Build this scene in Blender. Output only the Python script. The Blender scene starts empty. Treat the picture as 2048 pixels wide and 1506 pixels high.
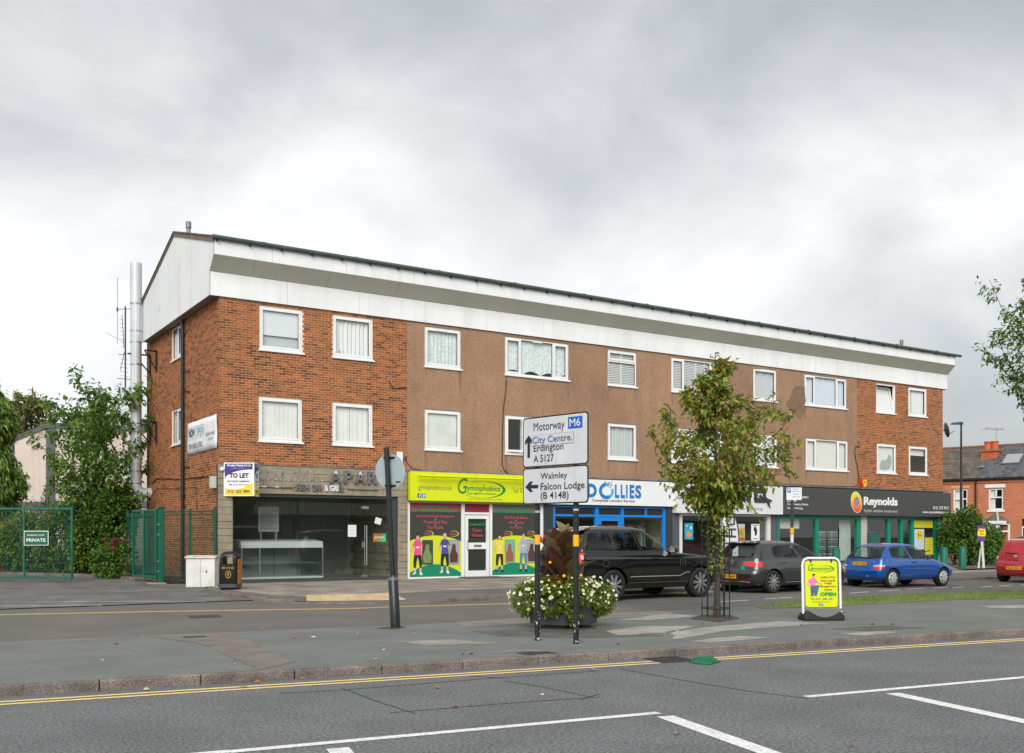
import bpy, bmesh, math, random
from mathutils import Vector, Matrix, noise as mnoise
from mathutils.bvhtree import BVHTree
R = math.radians
random.seed(11)
SC = bpy.context.scene
COL = SC.collection

# ------------------------------------------------------------------ camera
VIEW_AZ = math.atan2(3146., 2011.)            # angle between the shop front and the line of sight
cam_d = bpy.data.cameras.new('camera'); cam = bpy.data.objects.new('camera', cam_d); COL.objects.link(cam)
cam.location = (0, 0, 1.6); cam.rotation_euler = (R(90), 0, VIEW_AZ - R(90))
cam_d.sensor_width = 36; cam_d.lens = 2011. / 2048 * 36; cam_d.shift_y = (1071 - 753) / 2048.
cam_d.clip_start = .1; cam_d.clip_end = 2000
SC.camera = cam
# ------------------------------------------------------------------ sky, sun, exposure
SUN_AZ, SUN_EL = R(232), R(36)                # where the light comes from
SUN_STRENGTH, SUN_ANGLE, EXPOSURE, CLOUD_GAIN = 1.5, R(40), 1.02, .68
world = bpy.data.worlds.new('World'); SC.world = world; world.use_nodes = True
def build_sky():
    nt = world.node_tree; N = nt.nodes; L = nt.links; N.clear()
    out = N.new('ShaderNodeOutputWorld')
    sky = N.new('ShaderNodeTexSky'); sky.sky_type = 'NISHITA'; sky.sun_disc = False
    sky.sun_elevation = SUN_EL; sky.sun_rotation = R(90) - SUN_AZ; sky.dust_density = 3
    b1 = N.new('ShaderNodeBackground'); b1.inputs['Strength'].default_value = .1
    L.new(sky.outputs[0], b1.inputs[0])
    tc = N.new('ShaderNodeTexCoord')
    sep = N.new('ShaderNodeSeparateXYZ'); L.new(tc.outputs['Generated'], sep.inputs[0])
    def math_(op, a, b=None, clamp=False):
        m = N.new('ShaderNodeMath'); m.operation = op; m.use_clamp = clamp
        for i, v in enumerate((a, b)):
            if v is None: continue
            if isinstance(v, (int, float)): m.inputs[i].default_value = v
            else: L.new(v, m.inputs[i])
        return m.outputs[0]
    # project the view direction onto a cloud layer overhead
    den = math_('ADD', math_('MAXIMUM', sep.outputs[2], 0.0), SKY_DEN)
    u = math_('DIVIDE', sep.outputs[0], den); v = math_('DIVIDE', sep.outputs[1], den)
    cmb = N.new('ShaderNodeCombineXYZ'); L.new(u, cmb.inputs[0]); L.new(v, cmb.inputs[1]); L.new(math_('MULTIPLY', sep.outputs[2], .7), cmb.inputs[2])
    def noise(scale, detail, rough, dist, off):
        mp = N.new('ShaderNodeMapping'); mp.inputs['Location'].default_value = off
        L.new(cmb.outputs[0], mp.inputs[0])
        n = N.new('ShaderNodeTexNoise'); L.new(mp.outputs[0], n.inputs['Vector'])
        n.inputs['Scale'].default_value = scale; n.inputs['Detail'].default_value = detail
        n.inputs['Roughness'].default_value = rough; n.inputs['Distortion'].default_value = dist
        return n.outputs['Fac']
    big = noise(2.6, 2, .4, .1, CLOUD_OFF_A)
    mid = noise(6.0, 8, .52, .3, CLOUD_OFF_B)
    mix = math_('ADD', math_('MULTIPLY', big, .58), math_('MULTIPLY', mid, .72)); mix = math_('SUBTRACT', mix, .135)
    # the cloud sheet is thinner lower down and greyer overhead and close to the horizon
    el = N.new('ShaderNodeMapRange'); L.new(sep.outputs[2], el.inputs[0]); el.interpolation_type = 'SMOOTHSTEP'
    el.inputs[1].default_value = .20; el.inputs[2].default_value = .48
    el.inputs[3].default_value = .12; el.inputs[4].default_value = -.13
    val = math_('ADD', mix, el.outputs[0])
    low = N.new('ShaderNodeMapRange'); L.new(sep.outputs[2], low.inputs[0])
    low.inputs[1].default_value = .02; low.inputs[2].default_value = .26
    low.inputs[3].default_value = -.15; low.inputs[4].default_value = 0.
    val = math_('ADD', val, low.outputs[0])
    rmp = N.new('ShaderNodeValToRGB'); L.new(val, rmp.inputs[0])
    cr = rmp.color_ramp; cr.interpolation = 'B_SPLINE'
    cr.elements[0].position = .26; cr.elements[0].color = (.33, .35, .37, 1)
    cr.elements[1].position = .76; cr.elements[1].color = (.86, .865, .87, 1)
    for p, c in ((.40, (.45, .465, .48)), (.52, (.62, .63, .635)), (.63, (.78, .79, .80))):
        e = cr.elements.new(p); e.color = (*c, 1)
    b2 = N.new('ShaderNodeBackground'); b2.inputs['Strength'].default_value = CLOUD_GAIN
    L.new(rmp.outputs[0], b2.inputs[0])
    ms = N.new('ShaderNodeMixShader'); ms.inputs[0].default_value = .94
    L.new(b1.outputs[0], ms.inputs[1]); L.new(b2.outputs[0], ms.inputs[2])
    L.new(ms.outputs[0], out.inputs[0])
CLOUD_OFF_A, CLOUD_OFF_B, SKY_DEN = (6.1, 1.2, 0), (12.5, 15.2, 0), 1.5
build_sky()
sun_d = bpy.data.lights.new('sun', 'SUN'); sun = bpy.data.objects.new('sun', sun_d); COL.objects.link(sun)
sun_d.energy = SUN_STRENGTH; sun_d.angle = SUN_ANGLE; sun_d.color = (1, .97, .93)
sd = Vector((math.cos(SUN_EL) * math.cos(SUN_AZ), math.cos(SUN_EL) * math.sin(SUN_AZ), math.sin(SUN_EL)))
sun.rotation_euler = (-sd).to_track_quat('-Z', 'Y').to_euler(); sun.location = sd * 60
SC.render.engine = 'CYCLES'
SC.view_settings.view_transform = 'Standard'; SC.view_settings.look = 'None'
SC.view_settings.exposure = EXPOSURE; SC.view_settings.gamma = 1; SC.view_settings.use_curve_mapping = False
SC.cycles.use_denoising = True
SC.cycles.max_bounces = 8; SC.cycles.transparent_max_bounces = 12; SC.cycles.glossy_bounces = 3
SC.cycles.diffuse_bounces = 3; SC.cycles.transmission_bounces = 4
SC.cycles.caustics_reflective = False; SC.cycles.caustics_refractive = False
# ------------------------------------------------------------------ materials
def lin(*c):
    o = []
    for v in c:
        v /= 255.; o.append(v / 12.92 if v <= .04045 else ((v + .055) / 1.055) ** 2.4)
    return tuple(o)
MATS = {}
def mat(name, col, rough=.6, var=0., scale=4., bump=0., bscale=60., metal=0., spec=.5, coat=0., col2=None, alpha=None, space='w', streak=0., fine=0.):
    """principled surface with large-scale colour variation (var), vertical streaks, fine speckle and bump"""
    if name in MATS: return MATS[name]
    m = bpy.data.materials.new(name); m.use_nodes = True; MATS[name] = m
    nt = m.node_tree; N = nt.nodes; L = nt.links; b = N['Principled BSDF']
    b.inputs['Base Color'].default_value = (*col, 1); b.inputs['Roughness'].default_value = rough
    b.inputs['Metallic'].default_value = metal; b.inputs['Specular IOR Level'].default_value = spec
    b.inputs['Coat Weight'].default_value = coat; b.inputs['Coat Roughness'].default_value = .04
    if var or bump or streak or fine:
        if space == 'w': src = N.new('ShaderNodeNewGeometry').outputs['Position']
        else: src = N.new('ShaderNodeTexCoord').outputs['Object']
        def nz(sc, det, stretch=None):
            n = N.new('ShaderNodeTexNoise'); n.inputs['Scale'].default_value = sc; n.inputs['Detail'].default_value = det
            n.inputs['Roughness'].default_value = .6
            if stretch:
                mp = N.new('ShaderNodeMapping'); mp.inputs['Scale'].default_value = stretch
                L.new(src, mp.inputs[0]); L.new(mp.outputs[0], n.inputs['Vector'])
            else: L.new(src, n.inputs['Vector'])
            return n.outputs['Fac']
        cur = None
        def mixin(fac_sock, lo, hi, colA, colB):
            nonlocal cur
            mr = N.new('ShaderNodeMapRange'); L.new(fac_sock, mr.inputs[0])
            mr.inputs[1].default_value = lo; mr.inputs[2].default_value = hi
            mx = N.new('ShaderNodeMix'); mx.data_type = 'RGBA'; L.new(mr.outputs[0], mx.inputs[0])
            if cur is None: mx.inputs[6].default_value = (*colA, 1); mx.inputs[7].default_value = (*colB, 1)
            else:
                mx.blend_type = 'MULTIPLY'; mx.inputs[0].default_value = 1
                rp = N.new('ShaderNodeMix'); rp.data_type = 'RGBA'; L.new(mr.outputs[0], rp.inputs[0])
                rp.inputs[6].default_value = (*colA, 1); rp.inputs[7].default_value = (*colB, 1)
                mx.inputs[0].default_value = 1; [L.remove(l) for l in list(mx.inputs[0].links)]
                L.new(cur, mx.inputs[6]); L.new(rp.outputs[2], mx.inputs[7])
            cur = mx.outputs[2]
        if var:
            c2 = col2 or tuple(min(1, c * (1 + var)) for c in col); c1 = col if col2 else tuple(c * (1 - var) for c in col)
            mixin(nz(scale, 5), .32, .68, c1, c2)
        else: mixin(nz(1, 1), 0, 1, col, col)
        if streak: mixin(nz(1, 5, (2.6, 2.6, .22)), .48, .72, (1, 1, 1), (1 - streak,) * 3)
        if fine: mixin(nz(bscale, 3), .3, .7, (1 - fine,) * 3, (1 + fine,) * 3)
        L.new(cur, b.inputs['Base Color'])
        if bump:
            bp = N.new('ShaderNodeBump'); bp.inputs['Strength'].default_value = bump; bp.inputs['Distance'].default_value = .02
            L.new(nz(bscale, 3), bp.inputs['Height']); L.new(bp.outputs[0], b.inputs['Normal'])
    return m
def glass_mat(name, tint=(.8, .86, .84), ior=1.5, rough=0., dark=0.):
    """window glass: clear with Fresnel reflection, optionally tinted"""
    if name in MATS: return MATS[name]
    m = bpy.data.materials.new(name); m.use_nodes = True; MATS[name] = m
    nt = m.node_tree; N = nt.nodes; L = nt.links; N.clear()
    o = N.new('ShaderNodeOutputMaterial'); t = N.new('ShaderNodeBsdfTransparent'); g = N.new('ShaderNodeBsdfGlossy')
    t.inputs[0].default_value = (*tint, 1); g.inputs['Roughness'].default_value = rough
    fr = N.new('ShaderNodeFresnel'); fr.inputs[0].default_value = ior
    geo = N.new('ShaderNodeNewGeometry'); iv = N.new('ShaderNodeMath'); iv.operation = 'SUBTRACT'; iv.inputs[0].default_value = 1; L.new(geo.outputs['Backfacing'], iv.inputs[1])
    ml = N.new('ShaderNodeMath'); ml.operation = 'MULTIPLY'; L.new(fr.outputs[0], ml.inputs[0]); L.new(iv.outputs[0], ml.inputs[1])
    mx = N.new('ShaderNodeMixShader'); L.new(ml.outputs[0], mx.inputs[0]); L.new(t.outputs[0], mx.inputs[1]); L.new(g.outputs[0], mx.inputs[2])
    L.new(mx.outputs[0], o.inputs[0])
    return m
def leaf_mat(name, cols, trans=.35, rough=.5):
    """foliage: colour picked per leaf from the 'tone' attribute, slightly translucent"""
    if name in MATS: return MATS[name]
    m = bpy.data.materials.new(name); m.use_nodes = True; MATS[name] = m
    nt = m.node_tree; N = nt.nodes; L = nt.links; b = N['Principled BSDF']
    a = N.new('ShaderNodeAttribute'); a.attribute_name = 'tone'
    rp = N.new('ShaderNodeValToRGB'); L.new(a.outputs['Fac'], rp.inputs[0]); cr = rp.color_ramp
    n = len(cols)
    cr.elements[0].color = (*cols[0], 1); cr.elements[0].position = 0
    cr.elements[1].color = (*cols[-1], 1); cr.elements[1].position = 1
    for i in range(1, n - 1):
        e = cr.elements.new(i / (n - 1)); e.color = (*cols[i], 1)
    L.new(rp.outputs[0], b.inputs['Base Color']); b.inputs['Roughness'].default_value = rough
    b.inputs['Specular IOR Level'].default_value = .35
    tr = N.new('ShaderNodeBsdfTranslucent'); L.new(rp.outputs[0], tr.inputs[0])
    mx = N.new('ShaderNodeMixShader'); mx.inputs[0].default_value = trans
    L.new(b.outputs[0], mx.inputs[1]); L.new(tr.outputs[0], mx.inputs[2]); L.new(mx.outputs[0], N['Material Output'].inputs[0])
    return m

# ------------------------------------------------------------------ scene graph
def wm(o):
    m = o.matrix_basis.copy()
    return wm(o.parent) @ o.matrix_parent_inverse @ m if o.parent else m
def setp(o, parent, local=False):
    o.parent = parent
    if not local: o.matrix_parent_inverse = wm(parent).inverted()
def tag(o, label=None, cat=None, group=None, kind=None):
    for k, v in (('label', label), ('category', cat), ('group', group), ('kind', kind)):
        if v: o[k] = v
    return o
def thing(name, label, cat, loc=(0, 0, 0), rz=0., group=None):
    o = bpy.data.objects.new(name, None); COL.objects.link(o); o.empty_display_size = .3
    o.matrix_basis = Matrix.Translation(loc) @ Matrix.Rotation(rz, 4, 'Z')
    return tag(o, label, cat, group)
def copy_tree(o, parent=None):
    c = o.copy(); COL.objects.link(c)
    if parent is not None: c.parent = parent
    for ch in list(o.children): copy_tree(ch, c)
    return c

class MB:
    """collects faces and links them as one mesh object"""
    def __init__(s): s.v = []; s.f = []; s.mi = []; s.tone = []; s.cur = 0; s.t = 0.
    def face(s, pts):
        n = len(s.v); s.v += [tuple(p) for p in pts]; s.f.append(tuple(range(n, n + len(pts)))); s.mi.append(s.cur); s.tone.append(s.t)
    def mesh(s, verts, faces):
        n = len(s.v); s.v += [tuple(p) for p in verts]
        for f in faces: s.f.append(tuple(i + n for i in f)); s.mi.append(s.cur); s.tone.append(s.t)
    def box(s, a, b, skip=()):
        x0, y0, z0 = a; x1, y1, z1 = b
        x0, x1 = min(x0, x1), max(x0, x1); y0, y1 = min(y0, y1), max(y0, y1); z0, z1 = min(z0, z1), max(z0, z1)
        V = [(x0, y0, z0), (x1, y0, z0), (x1, y1, z0), (x0, y1, z0), (x0, y0, z1), (x1, y0, z1), (x1, y1, z1), (x0, y1, z1)]
        F = {'b': (0, 3, 2, 1), 't': (4, 5, 6, 7), 'f': (0, 1, 5, 4), 'r': (1, 2, 6, 5), 'k': (2, 3, 7, 6), 'l': (3, 0, 4, 7)}
        s.mesh(V, [F[k] for k in F if k not in skip])
    def obox(s, M, a, b):
        n0 = len(s.v); s.box(a, b)
        for i in range(n0, len(s.v)): s.v[i] = tuple(M @ Vector(s.v[i]))
    def tube(s, p0, p1, r0, r1=None, n=8, caps=True):
        s.path([p0, p1], [r0, r0 if r1 is None else r1], n, caps)
    def path(s, pts, rad, n=8, caps=True, closed=False):
        pts = [Vector(p) for p in pts]
        if isinstance(rad, (int, float)): rad = [rad] * len(pts)
        m = len(pts); V = []; up = None
        for i, p in enumerate(pts):
            if closed: d = pts[(i + 1) % m] - pts[i - 1]
            else: d = pts[min(i + 1, m - 1)] - pts[max(i - 1, 0)]
            d = d.normalized() if d.length > 1e-9 else Vector((0, 0, 1))
            if up is None:
                up = Vector((0, 0, 1)) if abs(d.z) < .9 else Vector((1, 0, 0))
            a = d.cross(up)
            if a.length < 1e-4: a = d.cross(Vector((1, .3, .2)))
            a.normalize(); b = a.cross(d).normalized(); up = b
            for k in range(n):
                t = 2 * math.pi * k / n
                V.append(p + (a * math.cos(t) + b * math.sin(t)) * rad[i])
        F = []
        for i in range(m if closed else m - 1):
            j = (i + 1) % m
            for k in range(n):
                k2 = (k + 1) % n; F.append((i * n + k, i * n + k2, j * n + k2, j * n + k))
        if caps and not closed: F.append(tuple(range(n - 1, -1, -1))); F.append(tuple((m - 1) * n + k for k in range(n)))
        s.mesh(V, F)
    def lathe(s, prof, n=24, M=Matrix(), cap=True):
        """prof: (radius, height) pairs round the local Z axis"""
        V = []; F = []
        for r, z in prof:
            for k in range(n):
                t = 2 * math.pi * k / n; V.append(M @ Vector((r * math.cos(t), r * math.sin(t), z)))
        for i in range(len(prof) - 1):
            for k in range(n):
                k2 = (k + 1) % n; F.append((i * n + k, i * n + k2, (i + 1) * n + k2, (i + 1) * n + k))
        if cap:
            F.append(tuple(range(n - 1, -1, -1))); F.append(tuple((len(prof) - 1) * n + k for k in range(n)))
        s.mesh(V, F)
    def prism(s, poly, fn0, fn1):
        """poly of 2D points; fn0/fn1 map a 2D point to the near and far cap"""
        n = len(poly); V = [fn0(*p) for p in poly] + [fn1(*p) for p in poly]
        F = [tuple(range(n)), tuple(range(2 * n - 1, n - 1, -1))]
        for i in range(n):
            j = (i + 1) % n; F.append((i, i + n, j + n, j))
        s.mesh(V, F)
    def build(s, name, mats=None, parent=None, smooth=False, bevel=0., local=False, recalc=True, sharp=35, merge=True):
        me = bpy.data.meshes.new(name); me.from_pydata(s.v, [], s.f)
        ms = mats if isinstance(mats, (list, tuple)) else [mats]
        for m in ms:
            if m: me.materials.append(m)
        if len(ms) > 1: me.polygons.foreach_set('material_index', s.mi)
        if any(s.tone):
            at = me.attributes.new('tone', 'FLOAT', 'FACE'); at.data.foreach_set('value', s.tone)
        if recalc or smooth:
            bm = bmesh.new(); bm.from_mesh(me)
            if merge and len(s.v) < 60000: bmesh.ops.remove_doubles(bm, verts=bm.verts, dist=1e-5)
            if recalc: bmesh.ops.recalc_face_normals(bm, faces=bm.faces)
            if smooth:
                lim = R(sharp)
                for e in bm.edges:
                    if len(e.link_faces) == 2 and e.calc_face_angle(0) > lim: e.smooth = False
                for f in bm.faces: f.smooth = True
            bm.to_mesh(me); bm.free()
        o = bpy.data.objects.new(name, me); COL.objects.link(o)
        if parent is not None: setp(o, parent, local)
        if bevel:
            md = o.modifiers.new('bevel', 'BEVEL'); md.width = bevel; md.segments = 2; md.limit_method = 'ANGLE'; md.angle_limit = R(40)
        return o

class Plane:
    """a flat sheet in space on which print and trim is laid out: origin, right, up; n points to the viewer"""
    def __init__(s, O, u, v):
        s.O = Vector(O); s.u = Vector(u).normalized(); s.v = Vector(v).normalized(); s.n = s.u.cross(s.v).normalized()
    def __call__(s, a, b, off=0.): return s.O + s.u * a + s.v * b + s.n * off
    def shift(s, d): return Plane(s.O + s.n * d, s.u, s.v)
def slab(mb, pl, poly, off, t):
    """a plate of thickness t whose face stands off the plane by off"""
    mb.prism(poly, lambda a, b: pl(a, b, off), lambda a, b: pl(a, b, off - t))
def rect(x0, z0, x1, z1): return [(x0, z0), (x1, z0), (x1, z1), (x0, z1)]
def rrect(x0, z0, x1, z1, r, n=5):
    P = []
    for cx, cz, a0 in ((x1 - r, z0 + r, -90), (x1 - r, z1 - r, 0), (x0 + r, z1 - r, 90), (x0 + r, z0 + r, 180)):
        for i in range(n + 1):
            a = R(a0 + 90 * i / n); P.append((cx + r * math.cos(a), cz + r * math.sin(a)))
    return P
def ellipse(cx, cz, a, b, n=28, t0=0, t1=360):
    return [(cx + a * math.cos(R(t0 + (t1 - t0) * i / n)), cz + b * math.sin(R(t0 + (t1 - t0) * i / n))) for i in range(n if t1 - t0 == 360 else n + 1)]
def printed(name, pl, polys, m, parent, off=.004, t=.003, local=False):
    mb = MB()
    for p in polys: slab(mb, pl, p, off, t)
    return mb.build(name, m, parent, local=local)
FONT_CACHE = {}
def text(body, pl, x0, x1, z0, z1, m, parent, bold=0., shear=0., off=.005, depth=.002, name='lettering', local=False, align_w=True, space=1., res=3):
    """lettering fitted into the box x0..x1, z0..z1 of a plane"""
    cu = bpy.data.curves.new('t', 'FONT'); cu.body = body; cu.size = 1; cu.offset = bold; cu.shear = shear
    cu.extrude = 0; cu.resolution_u = res; cu.space_character = space; cu.space_line = .95; cu.align_x = 'CENTER'
    to = bpy.data.objects.new('t', cu); COL.objects.link(to)
    bpy.context.view_layer.update()
    me = bpy.data.meshes.new_from_object(to.evaluated_get(bpy.context.evaluated_depsgraph_get()))
    bpy.data.objects.remove(to); bpy.data.curves.remove(cu)
    vs = [v.co.copy() for v in me.vertices]
    lx, hx = min(v.x for v in vs), max(v.x for v in vs); ly, hy = min(v.y for v in vs), max(v.y for v in vs)
    sx = (x1 - x0) / (hx - lx); sy = (z1 - z0) / (hy - ly)
    F = [tuple(p.vertices) for p in me.polygons]
    bnd = {}
    for f in F:
        for i in range(len(f)):
            a, b = f[i], f[(i + 1) % len(f)]
            if (b, a) in bnd: del bnd[(b, a)]
            else: bnd[(a, b)] = 1
    n = len(vs); P2 = [(x0 + (v.x - lx) * sx, z0 + (v.y - ly) * sy) for v in vs]
    V = [pl(a, b, off) for a, b in P2]
    if depth > .01:
        V += [pl(a, b, off - depth) for a, b in P2]
        F = F + [(a, b, b + n, a + n) for a, b in bnd]
    nm = bpy.data.meshes.new(name); nm.from_pydata([tuple(v) for v in V], [], F); nm.materials.append(m)
    bpy.data.meshes.remove(me)
    o = bpy.data.objects.new(name, nm); COL.objects.link(o); setp(o, parent, local)
    return o

WHITE = mat('white_upvc', (.80, .82, .81), .35, var=.05, scale=3)
BLACKP = mat('black_paint', (.012, .013, .014), .4)
INK = mat('black_ink', (.015, .015, .017), .5)
STEEL = mat('brushed_steel', (.62, .63, .64), .3, metal=1)
GLASS = glass_mat('window_glass', (.975, .985, .98), 1.75)
SHOPGLASS = glass_mat('shop_glass', (.94, .975, .96), 1.95)
# ------------------------------------------------------------------ survey helpers: where a sight line meets the ground or an upright plane
_cu, _su = math.cos(VIEW_AZ), math.sin(VIEW_AZ)
def sight(px, py):
    u = (px - 1024.) / 2011.; v = (1071. - py) / 2011.
    return Vector((_cu + u * _su, _su - u * _cu, v))
def G(px, py, z=0.):
    r = sight(px, py); t = (z - 1.6) / r.z; return Vector((r.x * t, r.y * t, z))
FY = 29.13                                     # the shop front
def F(px, py, Y=FY):
    r = sight(px, py); t = Y / r.y; return (r.x * t, 1.6 + r.z * t)
def at_depth(px, py, d):
    r = sight(px, py); return Vector((r.x * d, r.y * d, 1.6 + r.z * d))

# ------------------------------------------------------------------ ground
ASPH = mat('road_asphalt', (.150, .152, .154), .8, var=.15, scale=.9, bump=.7, bscale=34, fine=.62, spec=.3)
ASPH2 = mat('service_road_asphalt', (.150, .138, .126), .85, var=.12, scale=.7, bump=.4, bscale=42, fine=.34, spec=.25)
DRIVE = mat('driveway_asphalt', (.16, .15, .142), .9, var=.3, scale=1.1, bump=.5, bscale=60, fine=.35, spec=.2)
ISLE = mat('footway_surface', (.166, .178, .164), .85, var=.14, scale=.8, bump=.35, bscale=48, fine=.26, spec=.25)
CONC = mat('forecourt_concrete', (.27, .24, .205), .9, var=.3, scale=1.2, bump=.3, bscale=30, fine=.26, spec=.2)
ASPH3 = mat('forecourt_asphalt', (.155, .142, .132), .9, var=.2, scale=1.3, bump=.3, bscale=90, fine=.2, spec=.2)
KERB = mat('kerb_granite', (.185, .155, .136), .8, var=.35, scale=3, bump=.5, bscale=60, fine=.55, spec=.3)
YELLOW = mat('yellow_line_paint', (.82, .56, .13), .7, var=.25, scale=6, col2=(.86, .70, .36), bump=.3, bscale=40, fine=.22)
ROADWHITE = mat('white_line_paint', (.74, .74, .72), .7, var=.14, scale=7, bump=.4, bscale=40, fine=.34)
SOIL = mat('soil', (.07, .055, .04), .95, var=.5, scale=6, bump=.6, bscale=40)
KX, KS = 11.30, -.138                          # main kerb line y = KX + KS x
def yk(x): return KX + KS * x
kdir = Vector((1, KS, 0)).normalized(); knor = Vector((KS, -1, 0)).normalized()   # along the kerb; towards the road
def strip(mb, pts, w, z=.004, zf=None):
    """flat ribbon of width w along ground points"""
    pts = [Vector((p[0], p[1], 0)) for p in pts]; L = []; 
    for i, p in enumerate(pts):
        d = (pts[min(i + 1, len(pts) - 1)] - pts[max(i - 1, 0)]).normalized(); n = Vector((-d.y, d.x, 0))
        L.append((p + n * w / 2, p - n * w / 2))
    Z = (lambda q: zf(q.x, q.y) + z) if zf else (lambda q: z)
    for (a, b), (c, d) in zip(L, L[1:]):
        mb.face([(q.x, q.y, Z(q)) for q in (b, d, c, a)])
GROUND = []                                    # surfaces things stand on
def gstruct(name, mb, m, **k):
    o = tag(mb.build(name, m, None, **k), kind='structure'); return o
mb = MB(); mb.face([(-600, -500, -.06), (900, -500, -.06), (900, 900, -.06), (-600, 900, -.06)])
gstruct('ground', mb, mat('earth', (.09, .10, .06), .95, var=.3, scale=.4))
# main road
mb = MB()
xs = [-60 + 4 * i for i in range(56)]
for a, b in zip(xs, xs[1:]):
    for j in range(4):
        d0, d1 = j * 3.2 - .0, (j + 1) * 3.2
        P = lambda x, d: (x + knor.x * d, yk(x) + knor.y * d, 0.)
        mb.face([P(a, d1), P(b, d1), P(b, d0), P(a, d0)])
road = gstruct('main_road', mb, ASPH); GROUND.append(mb)
# footway between the roads: falls from the main kerb to the service road
SE = [(-60, 20.5), (-8, 17.5), (1.63, 16.64), (4.8, 16.32), (7.01, 16.16), (7.65, 15.95), (9.04, 15.92), (10.76, 16.05), (13.58, 15.96), (16.0, 15.99), (16.9, 16.0), (19.4, 16.95), (21.0, 17.1), (24, 16.9), (28, 16.6), (40, 15.6), (150, 3)]
def ys(x):
    for (x0, y0), (x1, y1) in zip(SE, SE[1:]):
        if x <= x1: return y0 + (y1 - y0) * (x - x0) / (x1 - x0)
    return SE[-1][1]
def iz(x, y):
    t = (y - yk(x)) / max(.1, ys(x) - yk(x)); return .10 - .085 * min(1, max(0, t))
mb = MB()
xs = [-60, -40, -25, -15, -8] + [-6 + .75 * i for i in range(64)] + [50, 70, 100, 150]
for a, b in zip(xs, xs[1:]):
    n = 8
    for j in range(n):
        def P(x, t): y = yk(x) + .14 + (ys(x) - yk(x) - .14) * t; return (x, y, iz(x, y))
        mb.face([P(a, j / n), P(b, j / n), P(b, (j + 1) / n), P(a, (j + 1) / n)])
pavement = gstruct('pavement', mb, ISLE); GROUND.append(mb)
# service road
mb = MB()
SEP = [(x, ys(x)) for x in xs]
FAR = lambda x: 24.4 if x < 8 else 21.9
for (a, ya), (b, yb) in zip(SEP, SEP[1:]):
    for j in range(4):
        P = lambda x, y0, t: (x, y0 + (27.5 - y0) * t, 0.)
        mb.face([P(a, ya, j / 4), P(b, yb, j / 4), P(b, yb, (j + 1) / 4), P(a, ya, (j + 1) / 4)])
gstruct('service_road', mb, ASPH2); GROUND.append(mb)
# driveway into the yard, rising gently
def dz(x, y): return .006 + max(0, min(1, (y - 23.5) / 8)) * .16 + max(0, y - 31.5) * .012
mb = MB()
for i in range(24):
    for j in range(24):
        x0, x1 = -14 + i * .94, -14 + (i + 1) * .94; y0, y1 = 24.2 + j * 1.6, 24.2 + (j + 1) * 1.6
        mb.face([(x, y, dz(x, y)) for x, y in ((x0, y0), (x1, y0), (x1, y1), (x0, y1))])
gstruct('driveway', mb, DRIVE); GROUND.append(mb)
# forecourt in front of the shops
FP = [(8.35, 31.6, .17), (7.9, 27.9, .15), (7.83, 26.6, .14), (7.93, 25.2, .12), (8.12, 23.7, .09), (8.48, 22.7, .05), (9.23, 21.9, .022), (10.3, 21.45, .022), (11.2, 21.3, .022), (12.0, 21.35, .06), (13.0, 21.4, .1), (16, 21.45, .1), (20, 21.5, .1), (30, 21.5, .1), (36, 21.6, .1), (50, 22.0, .1), (75, 22.5, .1)]
FT = [(8.53, 31.6), (8.53, 29.6), (8.53, 29.14), (8.56, 29.14), (8.7, 29.14), (8.95, 29.14), (9.6, 29.14), (10.5, 29.14), (11.3, 29.14), (12.1, 29.14), (13.0, 29.14), (16, 29.14), (20, 29.14), (30, 29.14), (36, 29.14), (50, 29.14), (75, 29.14)]
def fpt(i, t):
    a, b = FP[i], FT[i]; return (a[0] + (b[0] - a[0]) * t, a[1] + (b[1] - a[1]) * t, a[2] + (.20 - a[2]) * t)
mA, mC = MB(), MB()
for i in range(len(FP) - 1):
    for j in range(10):
        t0, t1 = j / 10, (j + 1) / 10
        (mA if j < 3 else mC).face([fpt(i, t0), fpt(i + 1, t0), fpt(i + 1, t1), fpt(i, t1)])
forecourt = gstruct('forecourt', mC, CONC); GROUND.append(mC)
gstruct('forecourt_edge', mA, ASPH3); GROUND.append(mA)
_v = []; _f = []
for g in GROUND:
    n = len(_v); _v += g.v; _f += [tuple(i + n for i in f) for f in g.f]
GBVH = BVHTree.FromPolygons(_v, _f)
def gz(x, y):
    h = GBVH.ray_cast(Vector((x, y, 5)), Vector((0, 0, -1)))
    return h[0].z if h[0] else 0.
def on(px, py, lift=0.):
    """the point of the ground along a sight line"""
    r = sight(px, py); h = GBVH.ray_cast(Vector((0, 0, 1.6)), r)
    return (h[0] + Vector((0, 0, lift))) if h[0] else G(px, py)
def blotch(name, pts, m, lift=.004, jit=.12, rings=4, px=True, rough=.5):
    """irregular patch laid on the ground; pts as sight lines or as ground points"""
    Q = [on(*p) if px else Vector((p[0], p[1], 0)) for p in pts]
    P = []
    for a, b in zip(Q, Q[1:] + Q[:1]):
        n = max(1, int((b - a).length / .18))
        for k in range(n):
            p = a.lerp(b, k / n); s = jit * (mnoise.noise(Vector((p.x * 3.1, p.y * 3.1, 3))) + rough * mnoise.noise(Vector((p.x * 11, p.y * 11, 7))))
            d = (b - a).normalized(); P.append(p + Vector((-d.y, d.x, 0)) * s)
    c = sum(P, Vector()) / len(P); mb = MB()
    def Z(p): return (p.x, p.y, gz(p.x, p.y) + lift)
    for i in range(len(P)):
        j = (i + 1) % len(P)
        for k in range(rings):
            t0, t1 = k / rings, (k + 1) / rings
            A = [c.lerp(P[i], t0), c.lerp(P[i], t1), c.lerp(P[j], t1), c.lerp(P[j], t0)]
            mb.face([Z(q) for q in (A if k else A[:3])])
    return gstruct(name, mb, m)
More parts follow.
